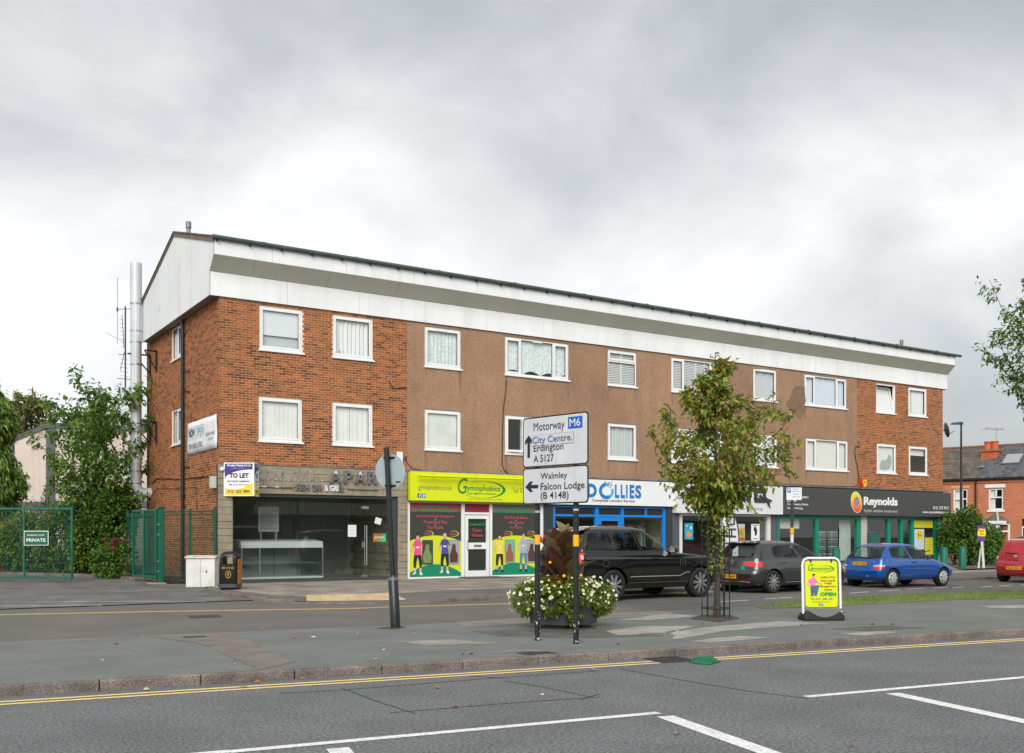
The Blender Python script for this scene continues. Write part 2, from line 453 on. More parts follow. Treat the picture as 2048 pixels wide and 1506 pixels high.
# kerb stones along the main road, each a stone of its own
def kerb_stone_mesh(L, mats):
    mb = MB(); mb.box((0, 0, -.12), (L, .15, .104)); o = mb.build('kerb_stone', mats, None, bevel=.018); return o
def kerb_row(parent, pts, zs, L=.912, drop_face=True):
    src = {}
    for (a, b), (za, zb) in zip(zip(pts, pts[1:]), zip(zs, zs[1:])):
        a = Vector((a[0], a[1], 0)); b = Vector((b[0], b[1], 0)); n = max(1, round((b - a).length / (L + .008))); l = (b - a).length / n - .008
        key = round(l, 2)
        ang = math.atan2((b - a).y, (b - a).x)
        for k in range(n):
            p = a.lerp(b, (k + .004) / n); z = za + (zb - za) * (k + .5) / n
            if key not in src: o = src[key] = kerb_stone_mesh(l, KERB)
            else: o = src[key].copy(); COL.objects.link(o)
            o.location = (p.x, p.y, z - .10 + random.uniform(-.004, .004)); o.rotation_euler = (random.uniform(-.012, .012), random.uniform(-.003, .003), ang + random.uniform(-.004, .004))
            o.parent = parent
xk = [-10 + i * 5 for i in range(11)]
kerb_row(pavement, [(x, yk(x)) for x in xk], [.10] * len(xk))
kerb_row(forecourt, [(p[0], p[1] - .14) if i > 6 else (p[0] - .12, p[1]) for i, p in enumerate(FP[1:16])], [p[2] for p in FP[1:16]], L=.9)
# edging flush with the service road
mb = MB(); strip(mb, [(x, ys(x) + .03) for x in xs if x < 17], .07, .012); gstruct('edging_line', mb, mat('edging_concrete', (.30, .27, .23), .9, var=.2))
mb = MB(); strip(mb, [on(-200, 1205), on(0, 1203), on(410, 1203)], .10, .006, gz); strip(mb, [on(-200, 1215), on(0, 1213), on(205, 1212)], .2, .006, gz)
gstruct('crossover_kerb', mb, mat('crossover_stone', (.28, .24, .21), .9, var=.3, scale=3))
# painted lines
def kl(x, d): return (x + knor.x * d, yk(x) + knor.y * d)
mb = MB()
for d in (.36, .53):
    for a, b in ((-40, 8.42), (8.95, 60)):
        n = 40; strip(mb, [kl(a + (b - a) * i / n, d + .012 * math.sin(i * 1.7)) for i in range(n + 1)], .075)
SYL = [G(-500, 1240), G(0, 1230), G(370, 1222.5), G(700, 1217.5), G(790, 1214), G(1032, 1207.3)]
SYL = [(p.x, p.y) for p in SYL] + [(15, 20.95), (20.3, 21.05)]
for d in (-.09, .09):
    strip(mb, [(p[0], p[1] + d) for p in SYL], .075, .005)
gstruct('yellow_lines', mb, YELLOW)
mb = MB()
def wline(a, b, w): strip(mb, [Vector(a).lerp(Vector(b), i / 12) for i in range(13)], w)
wline(G(460, 1504), G(1318, 1426), .105); wline(G(1612, 1394), G(2048, 1355), .105); wline(G(2048, 1355), G(2700, 1296), .105)
wline((2.25 - .0, 7.40, 0), (-4, 8.2, 0), .105)
dv = Vector((-.36, -1.57, 0))
for s in (G(1330, 1433), G(1785, 1387), G(675, 1497)): wline(s, s + dv * 3, .17)
q = G(1785, 1387); s = q + Vector((2.7, -.38, 0)); wline(s, s + dv * 3, .17); s = s + Vector((2.7, -.38, 0)); wline(s, s + dv * 3, .17)
for a, b in (((1440, 1204), (1497, 1200.5)), ((1530, 1198), (1585, 1195)), ((1700, 1186.3), (1738, 1184)), ((1757, 1182.6), (1800, 1180)), ((1812, 1178.5), (1850, 1176.5)), ((1866, 1176.5), (1895, 1174.5)), ((1905, 1176), (1928, 1174.5)), ((1962, 1174.7), (1984, 1173)), ((1998, 1172.4), (2023, 1170.6)), ((2042, 1170.4), (2075, 1168))):
    wline(G(*a), G(*b), .09)
gstruct('white_lines', mb, ROADWHITE)
# sealed saw cuts in the carriageway
mb = MB()
for pl in ([(560, 1387), (690, 1380), (990, 1356), (1200, 1342)], [(682, 1376), (760, 1405), (830, 1427)], [(1010, 1362), (1090, 1375), (1180, 1394)], [(780, 1426), (1000, 1408), (1200, 1394)], [(1240, 1338), (1390, 1365), (1500, 1383), (1620, 1398)], [(1160, 1400), (1200, 1388)], [(940, 1352), (1020, 1358)]):
    strip(mb, [G(*p) for p in pl], .022, .003)
gstruct('road_saw_cuts', mb, mat('bitumen_seal', (.045, .047, .05), .6))
# wear and repairs on the footway
PATCHB = mat('trench_reinstatement', (.185, .155, .138), .9, var=.2, scale=2, bump=.3, bscale=90, fine=.2)
PATCHL = mat('worn_light_surface', (.33, .315, .28), .9, var=.25, scale=2, bump=.2, bscale=90, fine=.15)
PATCHD = mat('dark_patch_repair', (.10, .10, .095), .9, var=.25, scale=3, bump=.3, bscale=90, fine=.2)
blotch('trench_patch', [(268, 1270), (440, 1267), (485, 1276), (590, 1339), (520, 1340), (400, 1287)], PATCHB, jit=.03)
blotch('manhole_patch', [(795, 1283), (905, 1279), (1000, 1287), (850, 1292)], mat('worn_patch', (.27, .25, .21), .9, var=.3, scale=3), jit=.03)
blotch('worn_patch', [(1345, 1264), (1420, 1254), (1555, 1243), (1660, 1247), (1560, 1254), (1440, 1263), (1350, 1279)], PATCHL, jit=.07)
blotch('worn_patch', [(1235, 1240), (1330, 1228), (1400, 1232), (1300, 1241)], PATCHL, jit=.08)
blotch('worn_patch', [(1210, 1262), (1290, 1252), (1395, 1252), (1330, 1266), (1240, 1270)], PATCHL, jit=.08)
blotch('worn_patch', [(1960, 1212), (2060, 1210), (2060, 1217), (1980, 1216)], PATCHL, jit=.05)
blotch('worn_patch', [(1370, 1283), (1480, 1272), (1540, 1276), (1420, 1286)], PATCHL, jit=.06)
blotch('worn_patch', [(1680, 1268), (1760, 1263), (1800, 1265), (1730, 1272)], PATCHL, jit=.06)
blotch('worn_patch', [(970, 1308), (1060, 1300), (1130, 1304), (1020, 1314)], mat('worn_grey', (.235, .23, .21), .9, var=.25, scale=3), jit=.06)
blotch('worn_patch', [(900, 1246), (1080, 1233), (1330, 1222), (1350, 1228), (1080, 1246), (930, 1254)], mat('worn_brown', (.21, .185, .16), .9, var=.25, scale=2), lift=.003, jit=.06)
blotch('dark_patch', [(1660, 1258), (1760, 1251), (1850, 1256), (1740, 1262)], PATCHD, jit=.06)
blotch('dark_patch', [(940, 1262), (1060, 1258), (1200, 1258), (1330, 1272), (1180, 1276), (1000, 1272)], mat('damp_stain', (.11, .105, .09), .9, var=.3, scale=3), lift=.003, jit=.1)
MOSS = mat('moss', (.07, .10, .02), .95, var=.4, scale=9, bump=.6, bscale=80)
blotch('moss', [(752, 1257), (775, 1254), (812, 1254), (790, 1259)], MOSS, lift=.006, jit=.03)
blotch('moss', [(1120, 1262), (1195, 1257), (1180, 1252), (1100, 1255)], MOSS, lift=.006, jit=.03)
# tactile paving at the dropped kerb
tact = tag(bpy.data.objects.new('tactile_paving', None), kind='structure'); COL.objects.link(tact)
BEIGE = mat('buff_paving', (.56, .42, .24), .9, var=.2, scale=3, bump=.3, bscale=60)
A, B, C, D_ = Vector((8.75, 22.75)), Vector((9.35, 24.35)), Vector((11.6, 23.9)), Vector((11.0, 22.0))
nu, nv = 7, 5
for i in range(nu):
    for j in range(nv):
        def Q(u, v): p = A.lerp(D_, u).lerp(B.lerp(C, u), v); return (p.x, p.y, gz(p.x, p.y) + .008)
        e = .012; mb = MB(); c = [Q((i + e) / nu, (j + e) / nv), Q((i + 1 - e) / nu, (j + e) / nv), Q((i + 1 - e) / nu, (j + 1 - e) / nv), Q((i + e) / nu, (j + 1 - e) / nv)]
        mb.prism([(0, 0), (1, 0), (2, 0), (3, 0)], lambda a, b: c[int(a)], lambda a, b: (c[int(a)][0], c[int(a)][1], c[int(a)][2] - .03))
        mb.build('paving_slab', BEIGE, tact)
# far side of the main road (behind the camera): kerb and footway
mb = MB(); P = lambda x, d, z: (x + knor.x * d, yk(x) + knor.y * d, z)
mb.face([P(-60, 12.8, .1), P(-60, 19, .1), P(120, 19, .1), P(120, 12.8, .1)]); mb.face([P(-60, 12.8, 0), P(-60, 12.8, .1), P(120, 12.8, .1), P(120, 12.8, 0)])
gstruct('opposite_pavement', mb, ISLE)
# ------------------------------------------------------------------ the parade: shops with two floors of flats above
X0, X1, BY, BK = 8.54, 42.82, 29.13, 38.1      # ends of the facade, front plane, back plane
XP0, XP1 = 14.60, 36.66                        # pebbledash between the two brick ends
ZB, ZT = 3.71, 8.54                            # brick from the shop signs up to the fascia
parade = thing('shop_building', 'long three storey shop parade with brick ends, brown pebbledash middle and deep white fascia', 'building', (25.7, 29.2, .18))
def brick_material(name, cols, mortar_tint):
    m = bpy.data.materials.new(name); m.use_nodes = True; nt = m.node_tree; N = nt.nodes; L = nt.links; b = N['Principled BSDF']
    a = N.new('ShaderNodeAttribute'); a.attribute_name = 'tone'; oi = N.new('ShaderNodeObjectInfo')
    ad = N.new('ShaderNodeMath'); ad.operation = 'ADD'; L.new(a.outputs['Fac'], ad.inputs[0]); L.new(oi.outputs['Random'], ad.inputs[1])
    fr = N.new('ShaderNodeMath'); fr.operation = 'FRACT'; L.new(ad.outputs[0], fr.inputs[0])
    pos = N.new('ShaderNodeNewGeometry')
    lo = N.new('ShaderNodeTexNoise'); lo.inputs['Scale'].default_value = .55; lo.inputs['Detail'].default_value = 3; L.new(pos.outputs['Position'], lo.inputs['Vector'])
    sh = N.new('ShaderNodeMath'); sh.operation = 'MULTIPLY_ADD'; L.new(lo.outputs['Fac'], sh.inputs[0]); sh.inputs[1].default_value = .5; sh.inputs[2].default_value = -.25
    fr2 = N.new('ShaderNodeMath'); fr2.operation = 'ADD'; fr2.use_clamp = True; L.new(fr.outputs[0], fr2.inputs[0]); L.new(sh.outputs[0], fr2.inputs[1])
    rp = N.new('ShaderNodeValToRGB'); L.new(fr2.outputs[0], rp.inputs[0]); cr = rp.color_ramp
    cr.elements[0].color = (*cols[0], 1); cr.elements[1].color = (*cols[-1], 1)
    for i in range(1, len(cols) - 1):
        e = cr.elements.new(i / (len(cols) - 1)); e.color = (*cols[i], 1)
    n2 = N.new('ShaderNodeTexNoise'); n2.inputs['Scale'].default_value = 26; n2.inputs['Detail'].default_value = 4; L.new(pos.outputs['Position'], n2.inputs['Vector'])
    mr = N.new('ShaderNodeMapRange'); L.new(n2.outputs['Fac'], mr.inputs[0]); mr.inputs[1].default_value = .3; mr.inputs[2].default_value = .7; mr.inputs[3].default_value = .72; mr.inputs[4].default_value = 1.25
    mx = N.new('ShaderNodeMix'); mx.data_type = 'RGBA'; mx.blend_type = 'MULTIPLY'; mx.inputs[0].default_value = 1
    L.new(rp.outputs[0], mx.inputs[6]); L.new(mr.outputs[0], mx.inputs[7]); L.new(mx.outputs[2], b.inputs['Base Color'])
    b.inputs['Roughness'].default_value = .85; b.inputs['Specular IOR Level'].default_value = .25
    bp = N.new('ShaderNodeBump'); bp.inputs['Strength'].default_value = .5; bp.inputs['Distance'].default_value = .01; L.new(n2.outputs['Fac'], bp.inputs['Height']); L.new(bp.outputs[0], b.inputs['Normal'])
    return m
BRICK = brick_material('multi_brick', [lin(100, 64, 44), lin(124, 80, 52), lin(142, 90, 56), lin(136, 94, 60), lin(152, 96, 58), lin(162, 104, 64), lin(184, 102, 52), lin(152, 98, 60)], 0)
MORTAR = mat('mortar', lin(226, 184, 152), .95, var=.14, scale=1.2, bump=.3, bscale=60)
PEBBLE = mat('pebbledash', lin(162, 130, 105), .95, var=.14, scale=.5, bump=.9, bscale=42, fine=.42, streak=.13, spec=.2)
PEBBLE_D = mat('pebbledash_repair', lin(132, 110, 90), .95, var=.12, scale=2, bump=.9, bscale=38, fine=.45, spec=.2)
FASCIA = mat('white_fascia_board', (.83, .85, .845), .5, var=.05, scale=.7, streak=.10)
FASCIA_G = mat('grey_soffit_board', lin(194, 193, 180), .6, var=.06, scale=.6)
FRONT = Plane((0, BY, 0), (1, 0, 0), (0, 0, 1))
GABLE = Plane((X0, 0, 0), (0, -1, 0), (0, 0, 1))       # coordinate along it is -Y
GABLE_R = Plane((X1, 0, 0), (0, 1, 0), (0, 0, 1))
def holed(mb, pl, u0, u1, v0, v1, holes, reveal=.12):
    us = sorted({u0, u1, *[h[0] for h in holes], *[h[2] for h in holes]}); vs = sorted({v0, v1, *[h[1] for h in holes], *[h[3] for h in holes]})
    us = [u for u in us if u0 <= u <= u1]; vs = [v for v in vs if v0 <= v <= v1]
    for a, b in zip(us, us[1:]):
        for c, d in zip(vs, vs[1:]):
            m_, n_ = (a + b) / 2, (c + d) / 2
            if any(h[0] < m_ < h[2] and h[1] < n_ < h[3] for h in holes): continue
            mb.face([pl(a, c), pl(b, c), pl(b, d), pl(a, d)])
    for h in holes:
        if h[0] < u0 or h[2] > u1: continue
        c = [(h[0], h[1]), (h[2], h[1]), (h[2], h[3]), (h[0], h[3])]
        for (a, b), (d, e) in zip(c, c[1:] + c[:1]):
            mb.face([pl(a, b), pl(a, b, -reveal), pl(d, e, -reveal), pl(d, e)])
def bricks(pl, u0, u1, v0, v1, holes, proud=.006):
    """courses of stretchers, cut round the openings; returns (u0, v0, u1, v1) of each"""
    out = []; v = v0; k = 0
    while v + .06 < v1 + .02:
        vm = v + .0325; iv = [(u0, u1)]
        for h in holes:
            if h[1] - .012 < vm < h[3] + .012:
                nw = []
                for a, b in iv:
                    if h[2] <= a or h[0] >= b: nw.append((a, b))
                    else:
                        if h[0] > a: nw.append((a, h[0]))
                        if h[2] < b: nw.append((h[2], b))
                iv = nw
        off = .1125 if k % 2 else 0
        for a, b in iv:
            i0 = math.floor((a - u0 - off) / .225)
            u = u0 + off + i0 * .225
            while u < b:
                c, d = max(u, a), min(u + .215, b)
                if d - c > .04: out.append((c, v, d, min(v + .065, v1)))
                u += .225
        v += .075; k += 1
    return out
def brick_body(mb, pl, r, proud, M=None):
    u0, v0, u1, v1 = r; p = lambda a, b, o: pl(a, b, o)
    c = [(u0, v0), (u1, v0), (u1, v1), (u0, v1)]
    mb.face([p(a, b, proud) for a, b in c])
    for (a, b), (d, e) in zip(c, c[1:] + c[:1]): mb.face([p(a, b, 0), p(d, e, 0), p(d, e, proud), p(a, b, proud)])

# window openings of the street front: x0, x1, upper or lower row
ROWS = {'U': (7.12, 8.43), 'L': (4.41, 5.73)}
WIN = [(9.73, 11.08, 'U', 'roller'), (12.05, 13.40, 'U', 'pleat'), (9.71, 11.06, 'L', 'net'), (12.04, 13.39, 'L', 'split'),
       (15.24, 16.60, 'U', 'lace'), (18.33, 21.02, 'U', 'lace3'), (15.24, 16.60, 'L', 'bare'), (18.33, 21.02, 'L', 'open3'),
       (22.78, 24.14, 'U', 'shutter'), (25.85, 28.55, 'U', 'shutter3'), (30.25, 31.60, 'U', 'sheer'), (22.78, 24.14, 'L', 'oldnet'), (25.85, 28.55, 'L', 'pleat3'), (30.25, 31.63, 'L', 'pair'),
       (33.28, 35.97, 'U', 'drape3'), (33.36, 36.05, 'L', 'blind3'), (37.95, 39.30, 'U', 'tilt'), (40.24, 41.59, 'U', 'curtain'), (38.0, 39.35, 'L', 'swirl'), (40.28, 41.65, 'L', 'dark')]
holesF = [(a, ROWS[r][0], b, ROWS[r][1]) for a, b, r, k in WIN]
# gable windows (along -Y)
GW = [(-34.5, 7.42, -33.15, 8.5), (-34.5, 4.6, -33.25, 5.78)]
hl = [h for h in holesF if h[2] < XP0]; hm = [h for h in holesF if XP0 < h[0] < XP1]; hr = [h for h in holesF if h[0] > XP1]
mb = MB(); holed(mb, FRONT, X0, XP0, ZB - .2, ZT + .3, hl); w1 = mb.build('brick_wall', MORTAR, parade)
mb = MB(); holed(mb, GABLE, -BK, -BY, -.1, 10.2, GW); w2 = mb.build('brick_wall', MORTAR, parade)
mb = MB(); holed(mb, FRONT, XP1, X1, ZB - .2, ZT + .3, hr); w3 = mb.build('brick_wall', MORTAR, parade)
mb = MB(); holed(mb, GABLE_R, BY, BK, -.1, 10.2, []); w4 = mb.build('brick_wall', MORTAR, parade)
mb = MB(); holed(mb, FRONT.shift(.004), XP0, XP1, ZB - .2, ZT + .3, hm); pebble = mb.build('pebbledash_wall', PEBBLE, parade)
mb = MB(); mb.box((X0, BK - .2, -.1), (X1, BK, 9.4)); mb.build('back_wall', MORTAR, parade)
BL = bricks(FRONT, X0, XP0, ZB + .005, ZT + .2, hl); BG = bricks(GABLE, -BK, -BY, .08, 9.3, GW); BR = bricks(FRONT, XP1, X1, ZB + .005, ZT + .2, hr); BRG = bricks(GABLE_R, BY, BK, .08, 9.3, [])
BL.sort(key=lambda r: r[0] + .001 * r[1])
src = {}
for r in BL[:300]:
    w = round(r[2] - r[0], 3); h = round(r[3] - r[1], 3)
    if (w, h) not in src:
        mb = MB(); brick_body(mb, Plane((0, 0, 0), (1, 0, 0), (0, 0, 1)), (0, 0, w, h), .0035); o = src[(w, h)] = mb.build('brick', BRICK, None)
    else: o = src[(w, h)].copy(); COL.objects.link(o)
    o.location = (r[0], BY - random.uniform(0, .001), r[1]); setp(o, w1)
def brick_rest(pl, L, parent):
    mb = MB()
    for r in L: mb.t = random.uniform(.001, 1); brick_body(mb, pl, r, .003 + random.random() * .0015)
    o = mb.build('bricks', BRICK, parent, recalc=False); tag(o, kind='stuff')
brick_rest(FRONT, BL[300:], w1); brick_rest(GABLE, BG, w2); brick_rest(FRONT, BR, w3); brick_rest(GABLE_R, BRG, w4)
# damaged area of the render, grey cement showing
def wall_patch(name, pl, pts, m, parent, off=.012, jit=.06):
    P = []
    for (a, b), (c, d) in zip(pts, pts[1:] + pts[:1]):
        n = max(2, int(math.hypot(c - a, d - b) / .07))
        for k in range(n):
            x, z = a + (c - a) * k / n, b + (d - b) * k / n
            P.append((x + jit * mnoise.noise(Vector((x * 4, z * 4, 1))), z + jit * mnoise.noise(Vector((x * 4, z * 4, 9)))))
    mb = MB(); slab(mb, pl, P, off, .01); return mb.build(name, m, parent)
FPX = lambda pts, ox, oy, s: [F(ox + x / s, oy + y / s) for x, y in pts]
wall_patch('render_repair', FRONT, FPX([(500, 495), (470, 520), (440, 600), (410, 650), (425, 700), (480, 740), (520, 790), (545, 785), (580, 720), (580, 620), (572, 560), (572, 500), (540, 495)], 1480, 660, 4.43), PEBBLE_D, pebble)
wall_patch('render_repair', FRONT, FPX([(1600, 330), (1830, 350), (1900, 380), (1900, 420), (1870, 400), (1635, 378), (1600, 360)], 1180, 660, 5.021), mat('pebble_light', lin(172, 138, 104), .95, var=.2, scale=5, bump=.9, bscale=42, fine=.3), pebble, off=.009)
# rain marks below the sills
for a, b, r, k in WIN:
    if XP0 < a < XP1 - 3:
        for x in (a + .02, b - .05):
            h = random.uniform(.25, .9); z = ROWS[r][0] - .05; wall_patch('rain_mark', FRONT, [(x - .05, z), (x + .09, z), (x + .07, z - h * .6), (x + .01, z - h), (x - .03, z - h * .5)], mat('pebbledash_damp', lin(144, 117, 96), .95, var=.14, scale=3, bump=.9, bscale=42, fine=.42), pebble, off=.007, jit=.05)
# rooms behind the windows
ROOM = mat('room_wall', (.42, .40, .37), .9)
mb = MB(); mb.box((X0 + .3, BY + 2.4, 3.9), (X1 - .3, BY + 2.45, 8.9)); mb.build('room_wall', ROOM, parade)
mb = MB()
for z in (3.78, 6.35, 8.72): mb.box((X0 + .02, BY + .02, z), (X1 - .02, BK - .2, z + .12))
for x in (11.6, 14.5, 17.4, 21.8, 25, 29.3, 32.4, 36.6, 39.7): mb.box((x, BY + .14, 3.9), (x + .1, BY + 2.4, 8.9))
mb.build('floor_slab', ROOM, parade)

# ------------------------------------------------------------------ windows of the flats
NETC = mat('net_curtain', (.85, .86, .86), .9); LACE = mat('lace_curtain', (.72, .80, .79), .9, var=.22, scale=14)
SHUT = mat('shutter_white', (.74, .75, .75), .5); FROST = mat('frost_and_sky_film', (.88, .90, .87), .3, var=.08, scale=1.5)
CARD = mat('cardboard', (.38, .30, .22), .8); SEAL = mat('black_gasket', (.03, .03, .03), .6)
DRAPE = mat('blue_grey_drape', (.66, .71, .80), .9); BLINDM = mat('cream_blind', (.86, .85, .79), .8); GREYC = mat('grey_curtain', (.58, .61, .61), .9)
def wavy(mb, pl, u0, u1, v0, v1, off, amp, n=26, ph=0., scal=0.):
    pts = []
    for i in range(n + 1):
        u = u0 + (u1 - u0) * i / n; pts.append((u, off + amp * math.sin(i * 2.1 + ph) + amp * .5 * math.sin(i * .77 + ph)))
    for (a, oa), (b, ob) in zip(pts, pts[1:]):
        m_ = v0 + (scal * abs(math.sin((a - u0) * 4.2)) if scal else 0); n_ = v0 + (scal * abs(math.sin((b - u0) * 4.2)) if scal else 0)
        mb.face([pl(a, m_, oa), pl(b, n_, ob), pl(b, v1, ob), pl(a, v1, oa)])
def frame_ring(mb, pl, u0, v0, u1, v1, w, o0, o1):
    for r in ((u0, v0, u1, v0 + w), (u0, v1 - w, u1, v1), (u0, v0 + w, u0 + w, v1 - w), (u1 - w, v0 + w, u1, v1 - w)):
        slab(mb, pl, rect(*r), o1, o1 - o0)
def pane_(pl, u0, v0, u1, v1, off, parent, m=None, name='pane'):
    mb = MB(); slab(mb, pl, rect(u0, v0, u1, v1), off, .006); return mb.build(name, m or GLASS, parent)
def window(pl, u0, u1, v0, v1, kind, parent, inset=.045):
    """white frame in the opening, opening lights, glass, sill, and what hangs behind"""
    P = pl.shift(-inset); mb = MB()
    frame_ring(mb, P, u0, v0, u1, v1, .06, -.07, .02)
    cells = [(u0 + .06, v0 + .06, u1 - .06, v1 - .06, True)]
    if kind.endswith('3') and kind != 'open3':
        a, b = u0 + .66, u1 - .66
        for c in (a, b): slab(mb, P, rect(c - .03, v0 + .06, c + .03, v1 - .06), .02, .09)
        cells = [(u0 + .06, v0 + .06, a - .03, v1 - .06, True), (a + .03, v0 + .06, b - .03, v1 - .06, False), (b + .03, v0 + .06, u1 - .06, v1 - .06, True)]
    elif kind == 'open3':
        a, b = u0 + .72, u1 - .66
        for c in (a, b): slab(mb, P, rect(c - .03, v0 + .06, c + .03, v1 - .06), .02, .09)
        cells = [(a + .03, v0 + .06, b - .03, v1 - .06, False), (b + .03, v0 + .06, u1 - .06, v1 - .06, True)]
    elif kind in ('pair', 'gable'):
        c = (u0 + u1) / 2 + (.08 if kind == 'pair' else 0); slab(mb, P, rect(c - .03, v0 + .06, c + .03, v1 - .06), .02, .09)
        cells = [(u0 + .06, v0 + .06, c - .03, v1 - .06, False), (c + .03, v0 + .06, u1 - .06, v1 - .06, True)]
    elif kind == 'shutter':
        c = v1 - .42; slab(mb, P, rect(u0 + .06, c - .03, u1 - .06, c + .03), .02, .09)
        cells = [(u0 + .06, v0 + .06, u1 - .06, c - .03, False), (u0 + .06, c + .03, u1 - .06, v1 - .06, True)]
    if kind == 'tilt': cells = []
    w = mb.build('window', WHITE, parent, bevel=.006)
    mb = MB(); slab(mb, pl, rect(u0 - .02, v0 - .045, u1 + .05, v0 + .004), .055, .10); mb.build('sill', WHITE, w)
    for (a, b, c, d, sash) in cells:
        if sash:
            mb = MB(); frame_ring(mb, P, a + .004, b + .004, c - .004, d - .004, .055, -.03, .035); mb.build('sash', WHITE, w, bevel=.006)
            a, b, c, d = a + .055, b + .055, c - .055, d - .055
        mb = MB(); frame_ring(mb, P, a, b, c, d, .012, -.02, .008); mb.build('gasket', SEAL, w)
        pane_(P, a, b, c, d, -.006, w)
    iu0, iu1, iv0, iv1 = u0 + .05, u1 - .05, v0 + .05, v1 - .05
    def cur(m, a0, a1, b0, b1, off, *args, name='curtain', **k):
        mb = MB(); wavy(mb, P, a0, a1, b0, b1, max(off, -.13) * .5 - .01, *args, **k); mb.build(name, m, w)
    n1 = int((iu1 - iu0) * 22)
    if kind == 'roller':
        mb = MB(); slab(mb, P, rect(iu0, v0 + .46, iu1, iv1), -.04, .004); mb.build('roller_blind', mat('grey_blind', (.82, .85, .87), .8), w)
        mb = MB(); slab(mb, P, rect(iu0, iv0, iu1, v0 + .5), -.10, .004); mb.build('roller_blind', mat('grey_board', (.58, .63, .63), .8), w)
    elif kind in ('pleat', 'pleat3'): cur(NETC, iu0, iu1, iv0, iv1, -.16, .022, n=n1)
    elif kind == 'net': cur(FROST, iu0, iu1, iv0, iv1, -.12, .004, n=n1)
    elif kind == 'split':
        cur(FROST, iu0, (u0 + u1) / 2 - .06, iv0, iv1, -.12, .005, n=12); cur(FROST, (u0 + u1) / 2 - .05, iu1, iv0, iv1, -.11, .005, n=12)
    elif kind == 'lace': cur(LACE, iu0, iu1, iv0, iv1, -.13, .014, n=n1)
    elif kind == 'lace3': cur(LACE, iu0, iu1, iv0 + .02, iv1, -.13, .014, n=n1 * 2, scal=.14)
    elif kind == 'bare': cur(FROST, iu0, iu1, iv0, iv1, -.05, .0, n=4, name='frost_and_sky_film')  # pale sheet close behind the bare pane stands in for reflected sky
    elif kind in ('shutter', 'shutter3'):
        mb = MB(); z = iv0 + .02
        while z < iv1 - .03:
            for a, b in ([(iu0, (u0 + u1) / 2 - .03), ((u0 + u1) / 2 + .03, iu1)] if kind == 'shutter' else [(iu0, u0 + .62), (u0 + .7, u0 + 1.3), (u0 + 1.36, u0 + 1.72), (u1 - .9, iu1)]):
                mb.mesh([P(a, z, -.03), P(b, z, -.03), P(b, z + .05, -.06), P(a, z + .05, -.06)], [(0, 1, 2, 3)])
            z += .062
        for c in ([(u0 + u1) / 2] if kind == 'shutter' else [u0 + .66, u0 + 1.33, u1 - .92]): slab(mb, P, rect(c - .035, iv0, c + .035, iv1), -.03, .05)
        mb.build('shutter', SHUT, w)
        mb = MB(); slab(mb, P, rect(iu0, iv0, iu1, iv1), -.24, .01); mb.build('curtain', GREYC, w)
    elif kind == 'sheer': cur(GREYC, iu0, iu1, iv0, iv1, -.2, .02, n=n1); 
    elif kind == 'oldnet': cur(GREYC, iu0, iu1, iv0 + .02, iv1, -.16, .02, n=n1)
    elif kind == 'pair': cur(FROST, iu0, iu1, iv0, iv1, -.12, .002, n=6)
    elif kind == 'drape3':
        cur(DRAPE, iu0, iu1, iv0, iv1, -.2, .03, n=n1)
    elif kind == 'blind3':
        cur(BLINDM, iu0, iu1, iv0, iv1, -.12, .003, n=n1)
    elif kind == 'curtain':
        cur(GREYC, iu0, iu0 + .45, iv0, iv1, -.16, .02, n=9); cur(NETC, iu0 + .35, iu1, iv0 + .1, iv1, -.24, .02, n=14)
    elif kind == 'swirl':
        mb = MB(); slab(mb, P, rect(iu0, iv0, iu1, iv1), -.05, .004); bl = mb.build('roller_blind', BLINDM, w)
        sw = [(u0 + .95, v0 + .9), (u0 + 1.12, v0 + .75), (u0 + 1.16, v0 + .5), (u0 + 1.02, v0 + .22), (u0 + .7, v0 + .12), (u0 + .36, v0 + .16), (u0 + .34, v0 + .42), (u0 + .5, v0 + .6), (u0 + .72, v0 + .58), (u0 + .88, v0 + .7)]
        mb = MB(); slab(mb, P, sw, -.042, .003); mb.build('swirl_print', mat('swirl_grey', (.42, .48, .44), .8), w)
    elif kind == 'dark':
        mb = MB(); slab(mb, P, rect(iu0, v1 - .42, iu1, iv1), -.10, .004); mb.build('roller_blind', BLINDM, w)
    elif kind == 'gable': cur(GREYC, iu0, iu1, iv0, iv1, -.14, .02, n=12)
    if kind == 'pleat':
        mb = MB(); mb.box(P(u0 + .17, v0 + .07, -.09), P(u0 + .5, v0 + .24, -.12)); mb.build('cardboard_box', CARD, w)
    if kind == 'tilt':                          # leaning inwards at the top: bottom-hung light ajar
        T = Plane(P(u0 + .06, v0 + .06, 0), (1, 0, 0), Vector((0, .16, 1)))
        T2 = Plane(P(u0 + .06, v0 + .06, .0), Vector((1, 0, 0)), Vector((0, .2, 1)))
        W_, H_ = u1 - u0 - .12, v1 - v0 - .14
        mb = MB(); frame_ring(mb, T2, 0, 0, W_, H_, .06, -.03, .03); mb.build('sash', WHITE, w, bevel=.005); pane_(T2, .06, .06, W_ - .06, H_ - .06, 0, w)
        mb = MB(); wavy(mb, T2, .05, W_ - .05, .04, H_ - .05, -.05, .008, n=16); mb.build('curtain', NETC, w)
        mb = MB(); slab(mb, P, rect(iu0, iv0, iu1, iv1), -.5, .01); mb.build('curtain', GREYC, w)
    if kind == 'open3':                         # left light swung out
        T = Plane(P(u0 + .05, 0, .035), Vector((1, -.22, 0)), (0, 0, 1))
        mb = MB(); frame_ring(mb, T, 0, v0 + .065, .66, v1 - .065, .07, -.03, .03); mb.build('sash', WHITE, w, bevel=.005)
        pane_(T, .07, v0 + .135, .59, v1 - .135, 0, w)
        cur(NETC, u0 + .8, iu1, iv0, iv1, -.14, .02, n=24)
